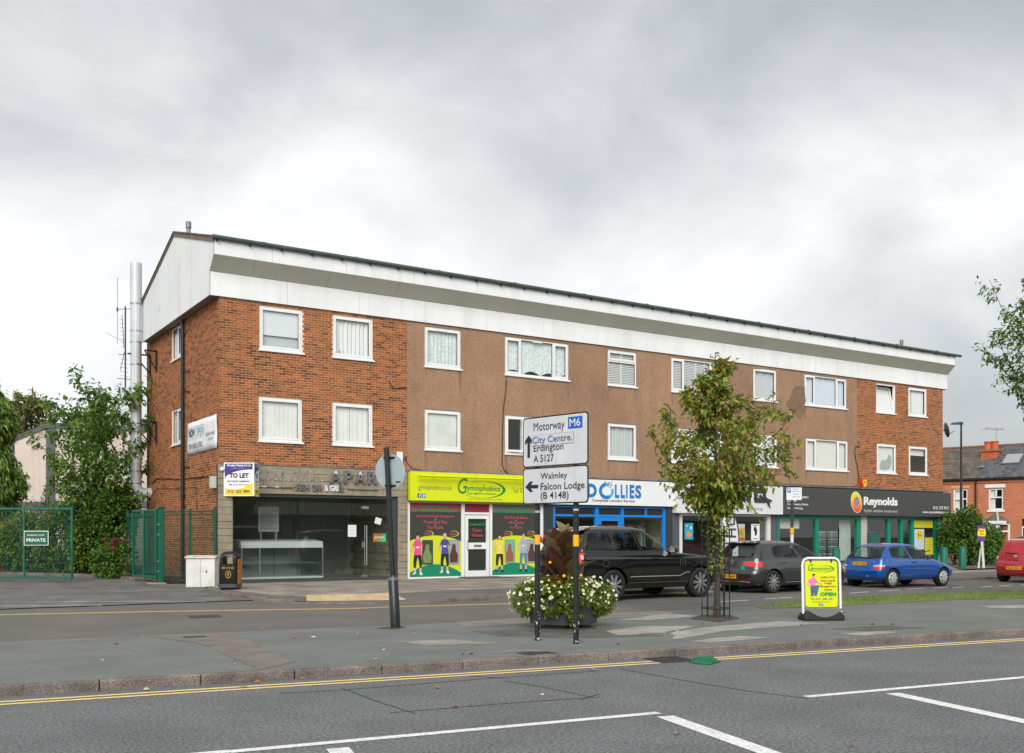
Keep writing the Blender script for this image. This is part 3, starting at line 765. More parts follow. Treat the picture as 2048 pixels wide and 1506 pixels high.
    if kind in ('lace', 'lace3'):
        mb = MB(); c = (u0 + u1) / 2; slab(mb, P, rect(c - .2, v1 - .10, c + .2, v1 - .075), .045, .02); mb.build('trickle_vent', WHITE, w)
    return w
for a, b, r, k in WIN: window(FRONT, a, b, *ROWS[r], k, parade)
for g in GW: window(GABLE, g[0], g[2], g[1], g[3], 'gable', parade)

# ------------------------------------------------------------------ fascia, eaves, roof
XA, XB = 8.25, 43.14
YLO, YHI = BY - .06, BY - .46                  # lower and upper white band
ZA, Z1_, Z2_, Z3_ = 8.53, 9.22, 9.62, 10.10
PANEL_W = 2.33
def fascia_row(name, m, p0, p1, t, off=0.):
    """boards between two long edges p0 (lower) and p1 (upper), (y, z)"""
    x = XA - off
    while x < XB - .05:
        xe = min(x + PANEL_W, XB); g = .004
        d = Vector((0, p1[0] - p0[0], p1[1] - p0[1])).normalized(); n = Vector((0, -d.z, d.y))
        mb = MB(); a = [Vector((max(x, XA) + g, p0[0], p0[1])), Vector((xe - g, p0[0], p0[1])), Vector((xe - g, p1[0], p1[1])), Vector((max(x, XA) + g, p1[0], p1[1]))]
        mb.prism([(0, 0), (1, 0), (2, 0), (3, 0)], lambda q, _: a[int(q)] + n * random.uniform(0, .0), lambda q, _: a[int(q)] - n * t)
        mb.build(name, m, fascia, bevel=.003); x = xe
mb = MB(); prof = [(YLO + .02, ZA + .004), (YLO + .02, Z1_), (YHI + .02, Z2_), (YHI + .02, Z3_ - .02), (BY + .6, Z3_ - .02), (BY + .6, ZA + .004)]
mb.prism(prof, lambda y, z: (XA + .02, y, z), lambda y, z: (XB - .02, y, z))
fascia = mb.build('fascia', mat('fascia_backing', (.2, .2, .19), .8), parade)
fascia_row('lower_fascia_panel', FASCIA, (YLO, ZA), (YLO, Z1_ - .004), .015)
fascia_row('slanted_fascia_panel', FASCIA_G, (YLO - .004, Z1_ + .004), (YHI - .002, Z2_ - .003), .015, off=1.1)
fascia_row('upper_fascia_panel', FASCIA, (YHI, Z2_), (YHI, Z3_), .015, off=.6)
# gable boards: five-sided cladding standing proud of the brick
YR, ZR, YE, ZE = 33.0, 11.36, 37.55, 10.0
gp = [(YLO, ZA), (YLO, Z1_), (YHI, Z2_), (YHI, Z3_ + .02), (YR, ZR - .06), (YE, ZE - .06), (YE, ZA)]
for x, s in ((XA, 1), (XB, -1)):
    mb = MB(); mb.prism(gp, lambda y, z: (x, y, z), lambda y, z: (x + s * .02, y, z)); o = mb.build('gable_cladding', mat('gable_board', (.80, .815, .82), .5, var=.03, scale=1, streak=.16), parade)
    mb = MB(); mb.box((x + s * .02, YLO + .02, ZA + .01), (X0 - .002 if s > 0 else X1 + .002, YE, ZA + .05)); mb.build('soffit', mat('brown_soffit', lin(150, 138, 120), .8, var=.1), parade)
SL = Plane((XA, 0, 0), (0, -1, 0), (0, 0, 1))
def gstain(y, z, w, h, k):
    mb = MB(); P = [(-y + w * math.sin(i * 1.3) * .3 + w * (1 if i < 5 else -1) * .5 * math.sin((i % 5 + .5) / 5 * 3.14), z + h * ((i if i < 5 else 9 - i) / 4.5 - .5)) for i in range(10)]
    slab(mb, SL, P, .003, .002); mb.build('stain', mat('stain_grey', (.5, .5, .49), .8, var=.4, scale=20), parade)
gstain(34.95, 9.35, .05, .5, 0); gstain(35.3, 9.3, .03, .45, 1); gstain(31.2, 10.1, .02, .3, 2)
ROOFM = mat('roof_covering', (.085, .085, .08), .85, var=.3, scale=1.5, bump=.4, bscale=20)
for y0, z0, y1, z1 in ((YHI - .06, Z3_ + .03, YR, ZR), (YE + .15, ZE - .03, YR, ZR)):
    mb = MB(); d = Vector((0, y1 - y0, z1 - z0)).normalized(); n = Vector((0, -d.z, d.y)) * (1 if y1 > y0 else -1)
    a = [Vector((XA - .05, y0, z0)), Vector((XB + .06, y0, z0)), Vector((XB + .06, y1, z1)), Vector((XA - .05, y1, z1))]
    mb.prism([(0, 0), (1, 0), (2, 0), (3, 0)], lambda q, _: a[int(q)], lambda q, _: a[int(q)] - n * .05); mb.build('roof', ROOFM, parade)
# verge boards on the near gable
for y0, z0, y1, z1 in ((YHI - .02, Z3_ - .02, YR, ZR - .04), (YR, ZR - .04, YE + .12, ZE - .06)):
    mb = MB(); a = [(y0, z0), (y1, z1), (y1, z1 - .13), (y0, z0 - .13)] if y0 < YR else [(y0, z0), (y1, z1), (y1, z1 - .09), (y0, z0 - .09)]
    mb.prism(a, lambda y, z: (XA - .03, y, z), lambda y, z: (XA - .002, y, z)); mb.build('verge_board', mat('verge_brown', lin(122, 104, 80), .8, var=.3, scale=4), parade)
# gutter with brackets and joints
GUT = mat('green_grey_gutter', lin(70, 84, 78), .6, var=.25, scale=2)
mb = MB(); mb.path([(XA - .06, YHI - .075, Z3_ - .01), (XB + .3, YHI - .075, Z3_ - .03)], .062, 10); gut = mb.build('gutter', GUT, parade, smooth=True)
x = XA + .1
while x < XB:
    mb = MB(); mb.box((x - .02, YHI - .11, Z3_ - .12), (x + .02, YHI - .002, Z3_ - .065)); mb.build('gutter_bracket', BLACKP, gut); x += .95
for i in range(12):
    mb = MB(); mb.path([(XA + 2.9 * i + 1.4, YHI - .075, Z3_ - .01), (XA + 2.9 * i + 1.5, YHI - .075, Z3_ - .01)], .07, 10); mb.build('gutter_joint', GUT, gut)
for x, y, s in ((F(372, 450, YR)[0], YR - .3, 0), (F(1752, 680, YR)[0] - 0., YR - 1.5, .38)):
    mb = MB(); mb.lathe([(.07, 10.7), (.07, 11.42 - s), (.09, 11.44 - s), (.09, 11.62 - s), (.05, 11.66 - s)], 12, Matrix.Translation((x, y, 0))); mb.build('flue_pipe', mat('flue_metal', (.25, .25, .26), .5, metal=.6), parade, smooth=True)
# lead flashing over the shop signs
mb = MB(); mb.box((XP1, BY - .2, ZB - .06), (X1 + .12, BY - .008, ZB - .01)); mb.box((XP0, BY - .12, ZB - .05), (XP1, BY - .008, ZB + .0)); mb.box((X0, BY - .06, ZB - .03), (XP0, BY - .008, ZB)); mb.build('lead_flashing', mat('lead', (.16, .165, .17), .7, var=.4, scale=5), parade)
# ------------------------------------------------------------------ shop units: interiors, fronts, signs
def P_(name, cat, label, x, z=3.2, y=None, group=None): return thing(name, label, cat, (x, (y if y is not None else BY - .1), z), 0, group)
FL = .20                                       # floor of the shops
DARKW = mat('dark_interior', (.10, .105, .095), .8); FLOORM = mat('shop_floor', (.24, .235, .22), .4); CEILM = mat('shop_ceiling', (.55, .55, .53), .9)
def interior(x0, x1, depth, wallm, floorm=FLOORM):
    mb = MB()
    mb.face([(x0, BY + depth, FL), (x1, BY + depth, FL), (x1, BY + depth, 3.6), (x0, BY + depth, 3.6)])
    mb.face([(x0, BY + .1, FL), (x0, BY + depth, FL), (x0, BY + depth, 3.6), (x0, BY + .1, 3.6)])
    mb.face([(x1, BY + .1, FL), (x1, BY + depth, FL), (x1, BY + depth, 3.6), (x1, BY + .1, 3.6)])
    mb.build('shop_wall', wallm, parade, recalc=False)
    mb = MB(); mb.box((x0, BY + .02, FL - .12), (x1, BY + depth, FL)); mb.build('shop_floor', floorm, parade)
    mb = MB(); mb.box((x0, BY + .12, 3.3), (x1, BY + depth, 3.34)); mb.build('shop_ceiling', CEILM, parade)
interior(8.7, 14.5, 4.2, mat('kiosk_dark_wall', (.38, .40, .36), .6)); interior(14.7, 19.8, 3.2, DARKW); interior(20.1, 25.75, 5, mat('laundry_wall', (.36, .31, .2), .8)); interior(26.1, 31.4, 4.5, mat('vape_wall', (.4, .41, .41), .8)); interior(31.8, 42.6, 5, mat('blinds_wall', (.42, .44, .40), .8))
def bars(name, mb_rects, m, parent, pl=FRONT, off=.0, t=.08, bevel=.004):
    mb = MB()
    for r in mb_rects: slab(mb, pl, rect(*r), off, t)
    return mb.build(name, m, parent, bevel=bevel)

# ---- unit 1: the empty hot food shop, clad in stone-effect planks
STONE = mat('stone_plank', lin(148, 138, 118), .9, var=.22, scale=2.2, bump=.45, bscale=35, fine=.16, streak=.12)
def plank_row(u0, u1, z0, z1, joints, parent):
    us = [u0] + joints + [u1]
    for a, b in zip(us, us[1:]):
        mb = MB(); e = .005; slab(mb, FRONT, rect(a + e, z0 + e, b - e, z1 - e), .055 + random.uniform(-.006, .006), .05); mb.build('stone_plank', STONE, clad, bevel=.004)
mb = MB()
for r in ((8.5, .1, 8.93, ZB - .04), (14.26, .1, 14.60, ZB - .04), (8.93, 2.84, 14.26, ZB - .04)): slab(mb, FRONT, rect(*r), .004, .12)
clad = mb.build('stone_cladding', mat('joint_dark', (.05, .048, .042), .9), parade)
nr = 13; hh = (2.84 - .14) / nr
for k in range(nr):
    plank_row(8.5, 8.93, .14 + k * hh, .14 + (k + 1) * hh, [], clad); plank_row(14.26, 14.60, .14 + k * hh, .14 + (k + 1) * hh, [], clad)
for k in range(4):
    z = 2.84 + k * .2075; o = .55 * (k % 2)
    plank_row(8.5, 14.60, z, z + .2075, [x + o for x in (9.3, 10.42, 11.55, 12.7, 13.75) if x + o < 14.5], clad)
ALU = mat('anthracite_aluminium', (.05, .055, .065), .45)
kf = bars('shopfront_frame', [(8.93, .14, 14.26, .30), (8.93, 2.76, 14.26, 2.84), (8.93, .30, 8.97, 2.76), (14.10, .30, 14.26, 2.76)], ALU, parade, off=-.02, t=.14)
for a, b in ((8.975, 10.68), (10.69, 12.66), (12.67, 13.09)): pane_(FRONT, a, .305, b, 2.755, -.06, kf, SHOPGLASS)
mb = MB(); slab(mb, FRONT, rect(13.10, .31, 14.09, 2.75), -.05, .01); dr = mb.build('glass_door', SHOPGLASS, kf)
for x, o in ((13.17, .0),):
    mb = MB()
    for yo in (.03, -.12): mb.path([FRONT(13.2, .66, -.05 + yo), FRONT(13.2, 1.92, -.05 + yo)], .016, 8)
    for z in (.9, 1.7): mb.path([FRONT(13.2, z, -.17), FRONT(13.2, z, -.02)], .01, 6)
    mb.build('door_handle', STEEL, kf, smooth=True)
bars('door_lock', [(13.05, 1.22, 13.16, 1.40)], STEEL, kf, off=-.035, t=.03); bars('patch_fitting', [(13.04, 2.44, 13.28, 2.52)], STEEL, kf, off=-.035, t=.03); bars('patch_fitting', [(13.04, .30, 13.24, .36)], STEEL, kf, off=-.035, t=.03)
# letters and fixings left on the fascia
kiosk = P_('shop_sign', 'shop sign', 'remains of the metal lettering APART FISH BAR AND GRILL on grey stone planks', 11.8)
SP = FRONT.shift(.062); LETTER = mat('weathered_metal_letter', (.17, .175, .175), .45, var=.55, scale=9, metal=.3); LETW = mat('bright_letter', (.72, .73, .73), .4)
for ch, a, b in (('A', 11.92, 12.29), ('P', 12.38, 12.66), ('A', 12.74, 13.10), ('R', 13.18, 13.50), ('T', 13.56, 13.88)):
    text(ch, SP, a, b, 3.22, 3.60, LETTER, kiosk, bold=.03, off=.075, depth=.07)
text('A', SP, 12.03, 12.17, 3.50, 3.603, LETW, kiosk, bold=.1, off=.078); text('A', SP, 12.85, 12.98, 3.49, 3.60, LETW, kiosk, bold=.1, off=.078)
for body, a, b, m in (('FISH', 10.84, 11.25, LETTER), ('BAR', 11.36, 11.68, LETTER), ('&', 11.76, 11.86, LETW), ('GRI', 11.92, 12.2, LETW), ('LL', 12.22, 12.38, LETTER)): text(body, SP, a, b, 2.96, 3.15, m, kiosk, bold=.035, off=.05, depth=.045)
for a, b in ((9.7, 10.75), (12.5, 13.55)):
    mb = MB(); slab(mb, SP, rect(a, 3.03, b, 3.055), .04, .035); mb.build('metal_bar', LETTER, kiosk)
for a, b in ((9.68, 9.73), (9.78, 9.92), (10.18, 10.3)):
    mb = MB(); slab(mb, SP, rect(a, 3.035, b, 3.06), .043, .006); mb.build('metal_bar', LETW, kiosk)
for x, z in ((9.72, 3.52), (10.02, 3.56), (10.18, 3.53), (10.36, 3.55), (10.62, 3.5), (10.88, 3.54), (11.05, 3.52), (11.3, 3.53), (11.5, 3.50), (9.98, 3.27), (10.22, 3.28), (10.36, 3.26), (10.48, 3.26), (10.6, 3.25), (10.8, 3.26), (10.92, 3.24), (11.1, 3.25), (11.26, 3.26), (11.5, 3.25), (11.68, 3.27)):
    mb = MB(); mb.lathe([(.014, 0), (.014, .03)], 8, Matrix.Translation(SP(x, z, .0)) @ Matrix.Rotation(R(90), 4, 'X')); mb.build('letter_stud', LETW, kiosk)
for x in (9.75, 10.15, 10.5, 10.85, 11.2, 11.5):
    wall_patch('ghost_stain', SP, [(x, 3.24), (x + .22, 3.24), (x + .25, 3.55), (x - .02, 3.55)], mat('ghost_letter_stain', (.255, .235, .19), .9, var=.25, scale=6), kiosk, off=.008, jit=.05) if x < 11.4 else None
# things stuck on and standing behind the glass
def notice(name, label, pl, r, m, cat='notice', lines=0, tilt=0., group=None):
    t = thing(name, label, cat, pl((r[0] + r[2]) / 2, r[1]), 0, group); mb = MB()
    cx, cz = (r[0] + r[2]) / 2, (r[1] + r[3]) / 2; c, s_ = math.cos(R(tilt)), math.sin(R(tilt))
    P = [(cx + (x - cx) * c - (z - cz) * s_, cz + (x - cx) * s_ + (z - cz) * c) for x, z in rect(*r)]
    slab(mb, pl, P, .004, .003); mb.build('sheet', m, t)
    if lines:
        mb = MB(); h = (r[3] - r[1])
        for k in range(lines):
            z = r[3] - h * (.12 + .8 * k / lines); w = (r[2] - r[0]) * random.uniform(.55, .8) / 2
            slab(mb, pl, rect(cx - w, z - h * .018, cx + w, z), .006, .002)
        mb.build('print_lines', mat('grey_print', (.2, .2, .22), .7), t)
    return t
GP = FRONT.shift(-.054); PAPER = mat('paper', (.80, .81, .82), .8)
notice('paper_notice', 'white paper notice taped inside the glass beside the steel door handle', GP, (12.58, 1.56, 12.86, 1.93), PAPER, lines=7)
notice('paper_notice', 'small white card stuck at a tilt on the glass shop door', GP, (13.50, 1.96, 13.72, 2.16), PAPER, tilt=-14)
n = notice('sticker', 'orange and green food delivery sticker reading JUST EAT on the glass shop door', GP, (13.44, 1.40, 13.88, 1.66), mat('orange_vinyl', (.85, .30, .03), .5), cat='sticker')
printed('swoosh', GP, [[(13.70, 1.40), (13.88, 1.40), (13.88, 1.60), (13.80, 1.5)]], mat('green_vinyl', (.10, .55, .05), .5), n, .008); printed('swoosh', GP, [[(13.62, 1.40), (13.71, 1.40), (13.82, 1.53), (13.88, 1.60), (13.88, 1.66), (13.82, 1.66)]], mat('teal_vinyl', (.03, .35, .45), .5), n, .007)
text('JUST EAT', GP, 13.48, 13.82, 1.49, 1.57, PAPER, n, bold=.03, shear=.2, off=.012)
# poster board on a stand, chiller counter, back counter
t = thing('notice_stand', 'white notice board on a two legged stand inside the empty takeaway', 'notice board', (10.55, BY + 1.5, FL))
mb = MB(); mb.box((10.2, BY + 1.48, 1.72), (10.86, BY + 1.5, 2.5)); mb.build('board', mat('grey_board_paper', (.55, .57, .58), .8), t)
mb = MB()
for k in range(10): mb.box((10.26, BY + 1.475, 1.8 + k * .062), (10.8 - .07 * (k % 3), BY + 1.479, 1.82 + k * .062))
mb.build('print_lines', mat('grey_print', (.2, .2, .22), .7), t)
for x in (10.26, 10.76):
    mb = MB(); mb.box((x, BY + 1.48, FL), (x + .04, BY + 1.52, 1.72)); mb.build('leg', mat('pale_wood', (.5, .48, .42), .7), t)
CH = mat('chiller_white', (.56, .57, .55), .4); CHG = mat('chiller_grey', (.30, .31, .31), .4, metal=.5)
t = thing('chiller_counter', 'empty white refrigerated display counter with glass sides behind the takeaway window', 'display counter', (10.6, BY + .9, FL))
cx0, cx1, cy0, cy1 = 9.35, 11.95, BY + .5, BY + 1.25
mb = MB(); mb.prism([(cy0, 1.22), (cy0 + .05, 1.42), (cy1, 1.48), (cy1, 1.22)], lambda y, z: (cx0, y, z), lambda y, z: (cx1, y, z)); mb.build('canopy', CH, t, bevel=.01)
mb = MB(); mb.box((cx0, cy0, FL), (cx1, cy1, .34)); mb.build('plinth', CH, t); mb = MB(); mb.box((cx0 + .03, cy1 - .04, .34), (cx1 - .5, cy1, 1.22)); mb.build('back_panel', mat('chiller_back', (.40, .41, .38), .5), t)
for x in (cx0, cx0 + .55, cx1 - .04):
    mb = MB(); mb.box((x, cy0, .34), (x + .035, cy0 + .03, 1.22)); mb.build('upright', CHG, t)
for x in (cx0 + 1.25, cx1 - .6):
    mb = MB(); mb.box((x, cy1 - .07, .34), (x + .03, cy1 - .045, 1.22)); mb.build('upright', CHG, t)
mb = MB(); mb.box((cx0 + .03, cy0 + .2, .74), (cx1 - .1, cy1 - .05, .76)); mb.build('shelf', CHG, t)
mb = MB(); mb.box((cx0 + .04, cy0 + .005, .35), (cx1 - .04, cy0 + .012, 1.21)); mb.build('glass_front', SHOPGLASS, t)
t = thing('serving_counter', 'pale serving counter with a dark heated shelf at the back of the empty takeaway', 'counter', (9.9, BY + 2.6, FL))
mb = MB(); mb.box((8.75, BY + 2.3, FL), (11.2, BY + 2.9, 1.35)); mb.build('base', mat('counter_front', (.28, .3, .28), .6), t)
mb = MB(); mb.box((8.75, BY + 2.3, 1.36), (11.25, BY + 2.95, 1.42)); mb.build('counter_top', CH, t)
mb = MB(); mb.box((8.75, BY + 2.45, 1.85), (11.1, BY + 2.9, 1.92)); mb.build('shelf', CH, t); mb = MB(); mb.box((11.05, BY + 2.46, 1.42), (11.1, BY + 2.5, 1.85)); mb.build('upright', CH, t)
# herringbone tiles on the back wall (joined: far too small to tell apart)
mb = MB(); yb = BY + 4.17
for i in range(28):
    for j in range(38):
        x, z, d = 8.75 + i * .2, FL + j * .1 - (.2 if i % 2 else 0), (.2 if i % 2 else -.2); z += .2 if d < 0 else 0; P = [(x + .006, z), (x + .194, z + d), (x + .194, z + d + .085), (x + .006, z + .085)]
        if max(p[1] for p in P) < 3.3 and min(p[1] for p in P) > FL: mb.prism(P, lambda p, q: (p, yb, q), lambda p, q: (p, yb + .02, q))
tag(mb.build('wall_tiles', mat('green_black_tile', (.33, .35, .31), .5), parade), kind='stuff')
mb = MB()
for k in range(11):
    for j in range(6): e = .012; x = BY + .2 + j * .62 + .3 * (k % 2); mb.box((14.46, x + e, FL + k * .27 + e), (14.49, x + .62 - e, FL + (k + 1) * .27 - e))
tag(mb.build('stone_planks', STONE, parade), kind='stuff')
# to-let board: two faces folded round the corner, fixed to the planks
tl = thing('to_let_board', 'white V shaped TO LET board with blue and yellow print fixed on the stone planks', 'letting board', (8.68, BY - .1, 2.75))
a = Vector((8.66, BY - .07, 0)); d1 = Vector((_su, -_cu, 0)); d2 = Vector((.5388, .8425, 0)); LW = .885; LH = .97; LZ = 2.745
L1 = Plane(a + Vector((0, 0, LZ)), d1, (0, 0, 1)); apex = a + d1 * LW; L2 = Plane(apex + Vector((0, 0, LZ)), d2, (0, 0, 1))
BOARDW = mat('letting_board_white', (.82, .83, .84), .5, var=.03, scale=3); NAVY = mat('board_navy', lin(48, 44, 130), .5); BYEL = mat('board_yellow', lin(248, 208, 20), .5)
for pl, nm, LW in ((L1, 'front_board', .885), (L2, 'side_board', .56)):
    mb = MB(); slab(mb, pl, rect(0, 0, LW, LH), 0, .012); fb = mb.build(nm, BOARDW, tl)
    w = LW; e = .03
    printed('navy_print', pl, [[(e, LH - e), (e, .48)] + [(e + (w - .1) * (1 - math.cos(q)), .48 + .29 * math.sin(q)) for q in [i * math.pi / 20 for i in range(1, 10)]] + [(w - e - .02, .77), (w - e - .02, LH - e)]], NAVY, fb)
    printed('yellow_print', pl, [[(e, e), (w - e - .02, e), (w - e - .02, .40)] + [(w - e - .02 - (w - .08) * q, .16 + .24 * (1 - q) ** 2.6 + .08 * q ** 3) for q in [i / 10 for i in range(1, 11)]]], BYEL, fb)
    text('Woolley Pritchard & Co', pl, .09, w - .10, .835, .925, BOARDW, fb, bold=.025, off=.009); text('CHARTERED SURVEYORS', pl, .2, .58, .795, .81, BOARDW, fb, off=.009)
    text('TO LET', pl, .16, w - .16, .525, .665, INK, fb, bold=.045, off=.009); text('HOT FOOD TAKEAWAY', pl, .10, w - .12, .405, .45, INK, fb, bold=.035, off=.009)
    text('586 sq ft (54.4 sq m)', pl, .15, w - .16, .29, .36, INK, fb, off=.009); text('0121 525 7800', pl, .11, w - .13, .095, .175, INK, fb, bold=.02, off=.012); text('www.woolleypritchard.co.uk', pl, .24, w - .24, .055, .072, INK, fb, off=.012)
# box meters and cable ends at the corner
mb = MB(); mb.box((8.38, BY + .15, 2.98), (8.54 - .003, BY + .42, 3.32)); tag(mb.build('junction_box', mat('grey_plastic', (.55, .58, .52), .5), None, bevel=.01), 'pale grey junction box on the brick corner above the letting board', 'junction box')
mb = MB(); mb.lathe([(.0, 0), (.055, .01), (.065, .05), (.04, .09), (0, .1)], 14, Matrix.Translation((8.60, BY - .06, 3.52)) @ Matrix.Rotation(R(90), 4, 'X')); tag(mb.build('security_camera', WHITE, None, smooth=True), 'small white dome camera beside the letting board', 'camera')
mb = MB(); mb.box((14.22, BY - .09, 3.95), (14.42, BY - .008, 4.28)); tag(mb.build('alarm_box', WHITE, None, bevel=.015), 'plain white alarm box on the brick beside the round traffic sign', 'alarm box')

# ---- unit 2: the lime green gym
LIME = mat('lime_vinyl', lin(214, 226, 4), .5); LIME2 = mat('lime_print', lin(206, 218, 40), .5); GREEN = mat('logo_green', lin(0, 140, 60), .5); DGREEN = mat('print_green', lin(0, 132, 96), .5); PINK = mat('print_pink', lin(214, 84, 110), .6); PGREY = mat('sign_grey', lin(110, 120, 84), .6)
gs = P_('shop_sign', 'shop sign', 'lime green Gymophobics fascia sign with a dark green oval logo', 17.2)
GPL = Plane((0, BY - .22, 0), (1, 0, 0), (0, 0, 1))
mb = MB(); mb.box((14.63, BY - .22, 2.73), (19.95, BY - .01, 3.66)); mb.build('sign_panel', LIME, gs, bevel=.006)
mb = MB(); mb.box((14.62, BY - .225, 2.70), (19.96, BY - .012, 2.728)); mb.build('sign_trim', mat('olive_trim', lin(110, 120, 20), .5), gs)
mb = MB(); mb.path([(14.8, BY - .42, 3.52), (19.3, BY - .42, 3.52)], .042, 10); lt = mb.build('trough_light', LIME, gs, smooth=True)
for x in (15.3, 16.9, 18.5):
    mb = MB(); mb.path([(x, BY - .21, 3.56), (x + .1, BY - .42, 3.56)], .015, 6); mb.build('light_arm', mat('olive_trim', lin(110, 120, 20), .5), lt)
def gym_logo(pl, x0, x1, z0, z1, parent, k=1., local=False):
    """big G, the name, and a comet-shaped oval sweeping round it"""
    w, h = x1 - x0, z1 - z0; cx, cz = x0 + w * .52, z0 + h * .46; a, b = w * .48, h * .44
    N_ = 30; O = [(cx + a * math.cos(t), cz + b * math.sin(t)) for t in [R(118 - 258 * i / N_) for i in range(N_ + 1)]]
    I = [(cx - a * .045 + a * .91 * math.cos(t), cz + b * (.90 + .08 * abs(math.sin(t))) * math.sin(t)) for t in [R(118 - 258 * i / N_) for i in range(N_ + 1)]]
    mb = MB()
    for (p, q), (r, s_) in zip(zip(O, I), zip(O[1:], I[1:])): slab(mb, pl, [p, q, s_, r], .006, .003)
    mb.build('logo_oval', GREEN, parent, local=local)
    text('G', pl, x0, x0 + w * .20, z0 + h * .22, z1, GREEN, parent, shear=.25, bold=.0, off=.010, local=local)
    text('ymophobics', pl, x0 + w * .18, x0 + w * .885, z0 + h * .30, z0 + h * .66, GREEN, parent, bold=.012, off=.010, local=local)
    text('THE 30MINUTE WORKOUT', pl, x0 + w * .2, x0 + w * .80, z0 + h * .20, z0 + h * .285, GREEN, parent, bold=.01, off=.010, local=local)
gym_logo(GPL, 16.36, 18.22, 2.84, 3.50, gs)
text("THE UK'S PREMIER INCH & WEIGHT LOSS CENTRES", GPL, 16.75, 18.1, 2.79, 2.835, mat('sign_red', lin(190, 110, 60), .6), gs)
text('gymophobics.co.uk', GPL, 14.90, 16.13, 3.04, 3.24, PGREY, gs); text('Tel: 0121 448 1331', GPL, 18.5, 19.82, 3.06, 3.24, PGREY, gs)
FBB = mat('social_blue', lin(24, 60, 130), .5); TWB = mat('social_light_blue', lin(30, 130, 200), .5)
def social(pl, x, z, s, parent, local=False):
    printed('social_icon', pl, [rect(x, z, x + s, z + s)], FBB, parent, .004, local=local); text('f', pl, x + s * .35, x + s * .8, z + s * .02, z + s * .85, WHITE, parent, bold=.05, off=.008, local=local)
    x += s * 1.2; printed('social_icon', pl, [rect(x, z, x + s, z + s)], TWB, parent, .004, local=local)
    printed('bird_mark', pl, [[(x + s * .15, z + s * .25), (x + s * .5, z + s * .2), (x + s * .78, z + s * .45), (x + s * .85, z + s * .7), (x + s * .6, z + s * .75), (x + s * .5, z + s * .6), (x + s * .2, z + s * .75), (x + s * .3, z + s * .4)]], WHITE, parent, .008, local=local)
social(GPL, 14.87, 2.82, .135, gs)
gf = bars('shopfront_frame', [(14.62, .16, 16.72, .25), (14.62, .25, 14.70, 2.72), (16.62, .25, 16.74, 2.72), (14.70, 2.66, 16.62, 2.72), (17.72, .16, 19.92, .25), (17.72, .25, 17.82, 2.72), (19.78, .25, 19.92, 2.72), (17.82, 2.66, 19.78, 2.72), (16.74, 2.66, 17.72, 2.72), (16.74, 2.30, 17.72, 2.38)], WHITE, parade, off=.01, t=.1)
tag(gf, 'white plastic gym shopfront frame')
for a, b in ((14.705, 16.615), (17.825, 19.775)): pane_(FRONT, a, .255, b, 2.655, -.03, gf, SHOPGLASS)
CRIM = mat('crimson_board', lin(150, 36, 60), .6)
bars('crimson_panel', [(16.745, 2.385, 17.715, 2.655)], CRIM, gf, off=-.03, t=.01)
dr = bars('door', [(16.77, .20, 16.88, 2.28), (17.60, .20, 17.70, 2.28), (16.88, 2.16, 17.60, 2.28), (16.88, .20, 17.60, .42), (16.88, 1.14, 17.60, 1.36)], WHITE, gf, off=.0, t=.07); tag(dr, 'white glazed gym door')
for z0, z1 in ((.425, 1.135), (1.365, 2.155)): pane_(FRONT, 16.885, z0, 17.595, z1, -.03, dr, SHOPGLASS)
bars('letter_box', [(17.10, 1.22, 17.40, 1.29)], STEEL, dr, off=.012, t=.02)
mb = MB(); mb.path([FRONT(16.83, 1.1, .06), FRONT(16.83, 1.45, .06)], .014, 6); mb.build('door_handle', STEEL, dr)
mb = MB(); mb.face([(16.5, BY - .02, .225), (16.3, BY - .9, .194), (18.4, BY - .9, .194), (17.9, BY - .02, .225)]); gstruct('door_ramp', mb, mat('ramp_grey', (.085, .082, .078), .9))
VP = FRONT.shift(-.026)
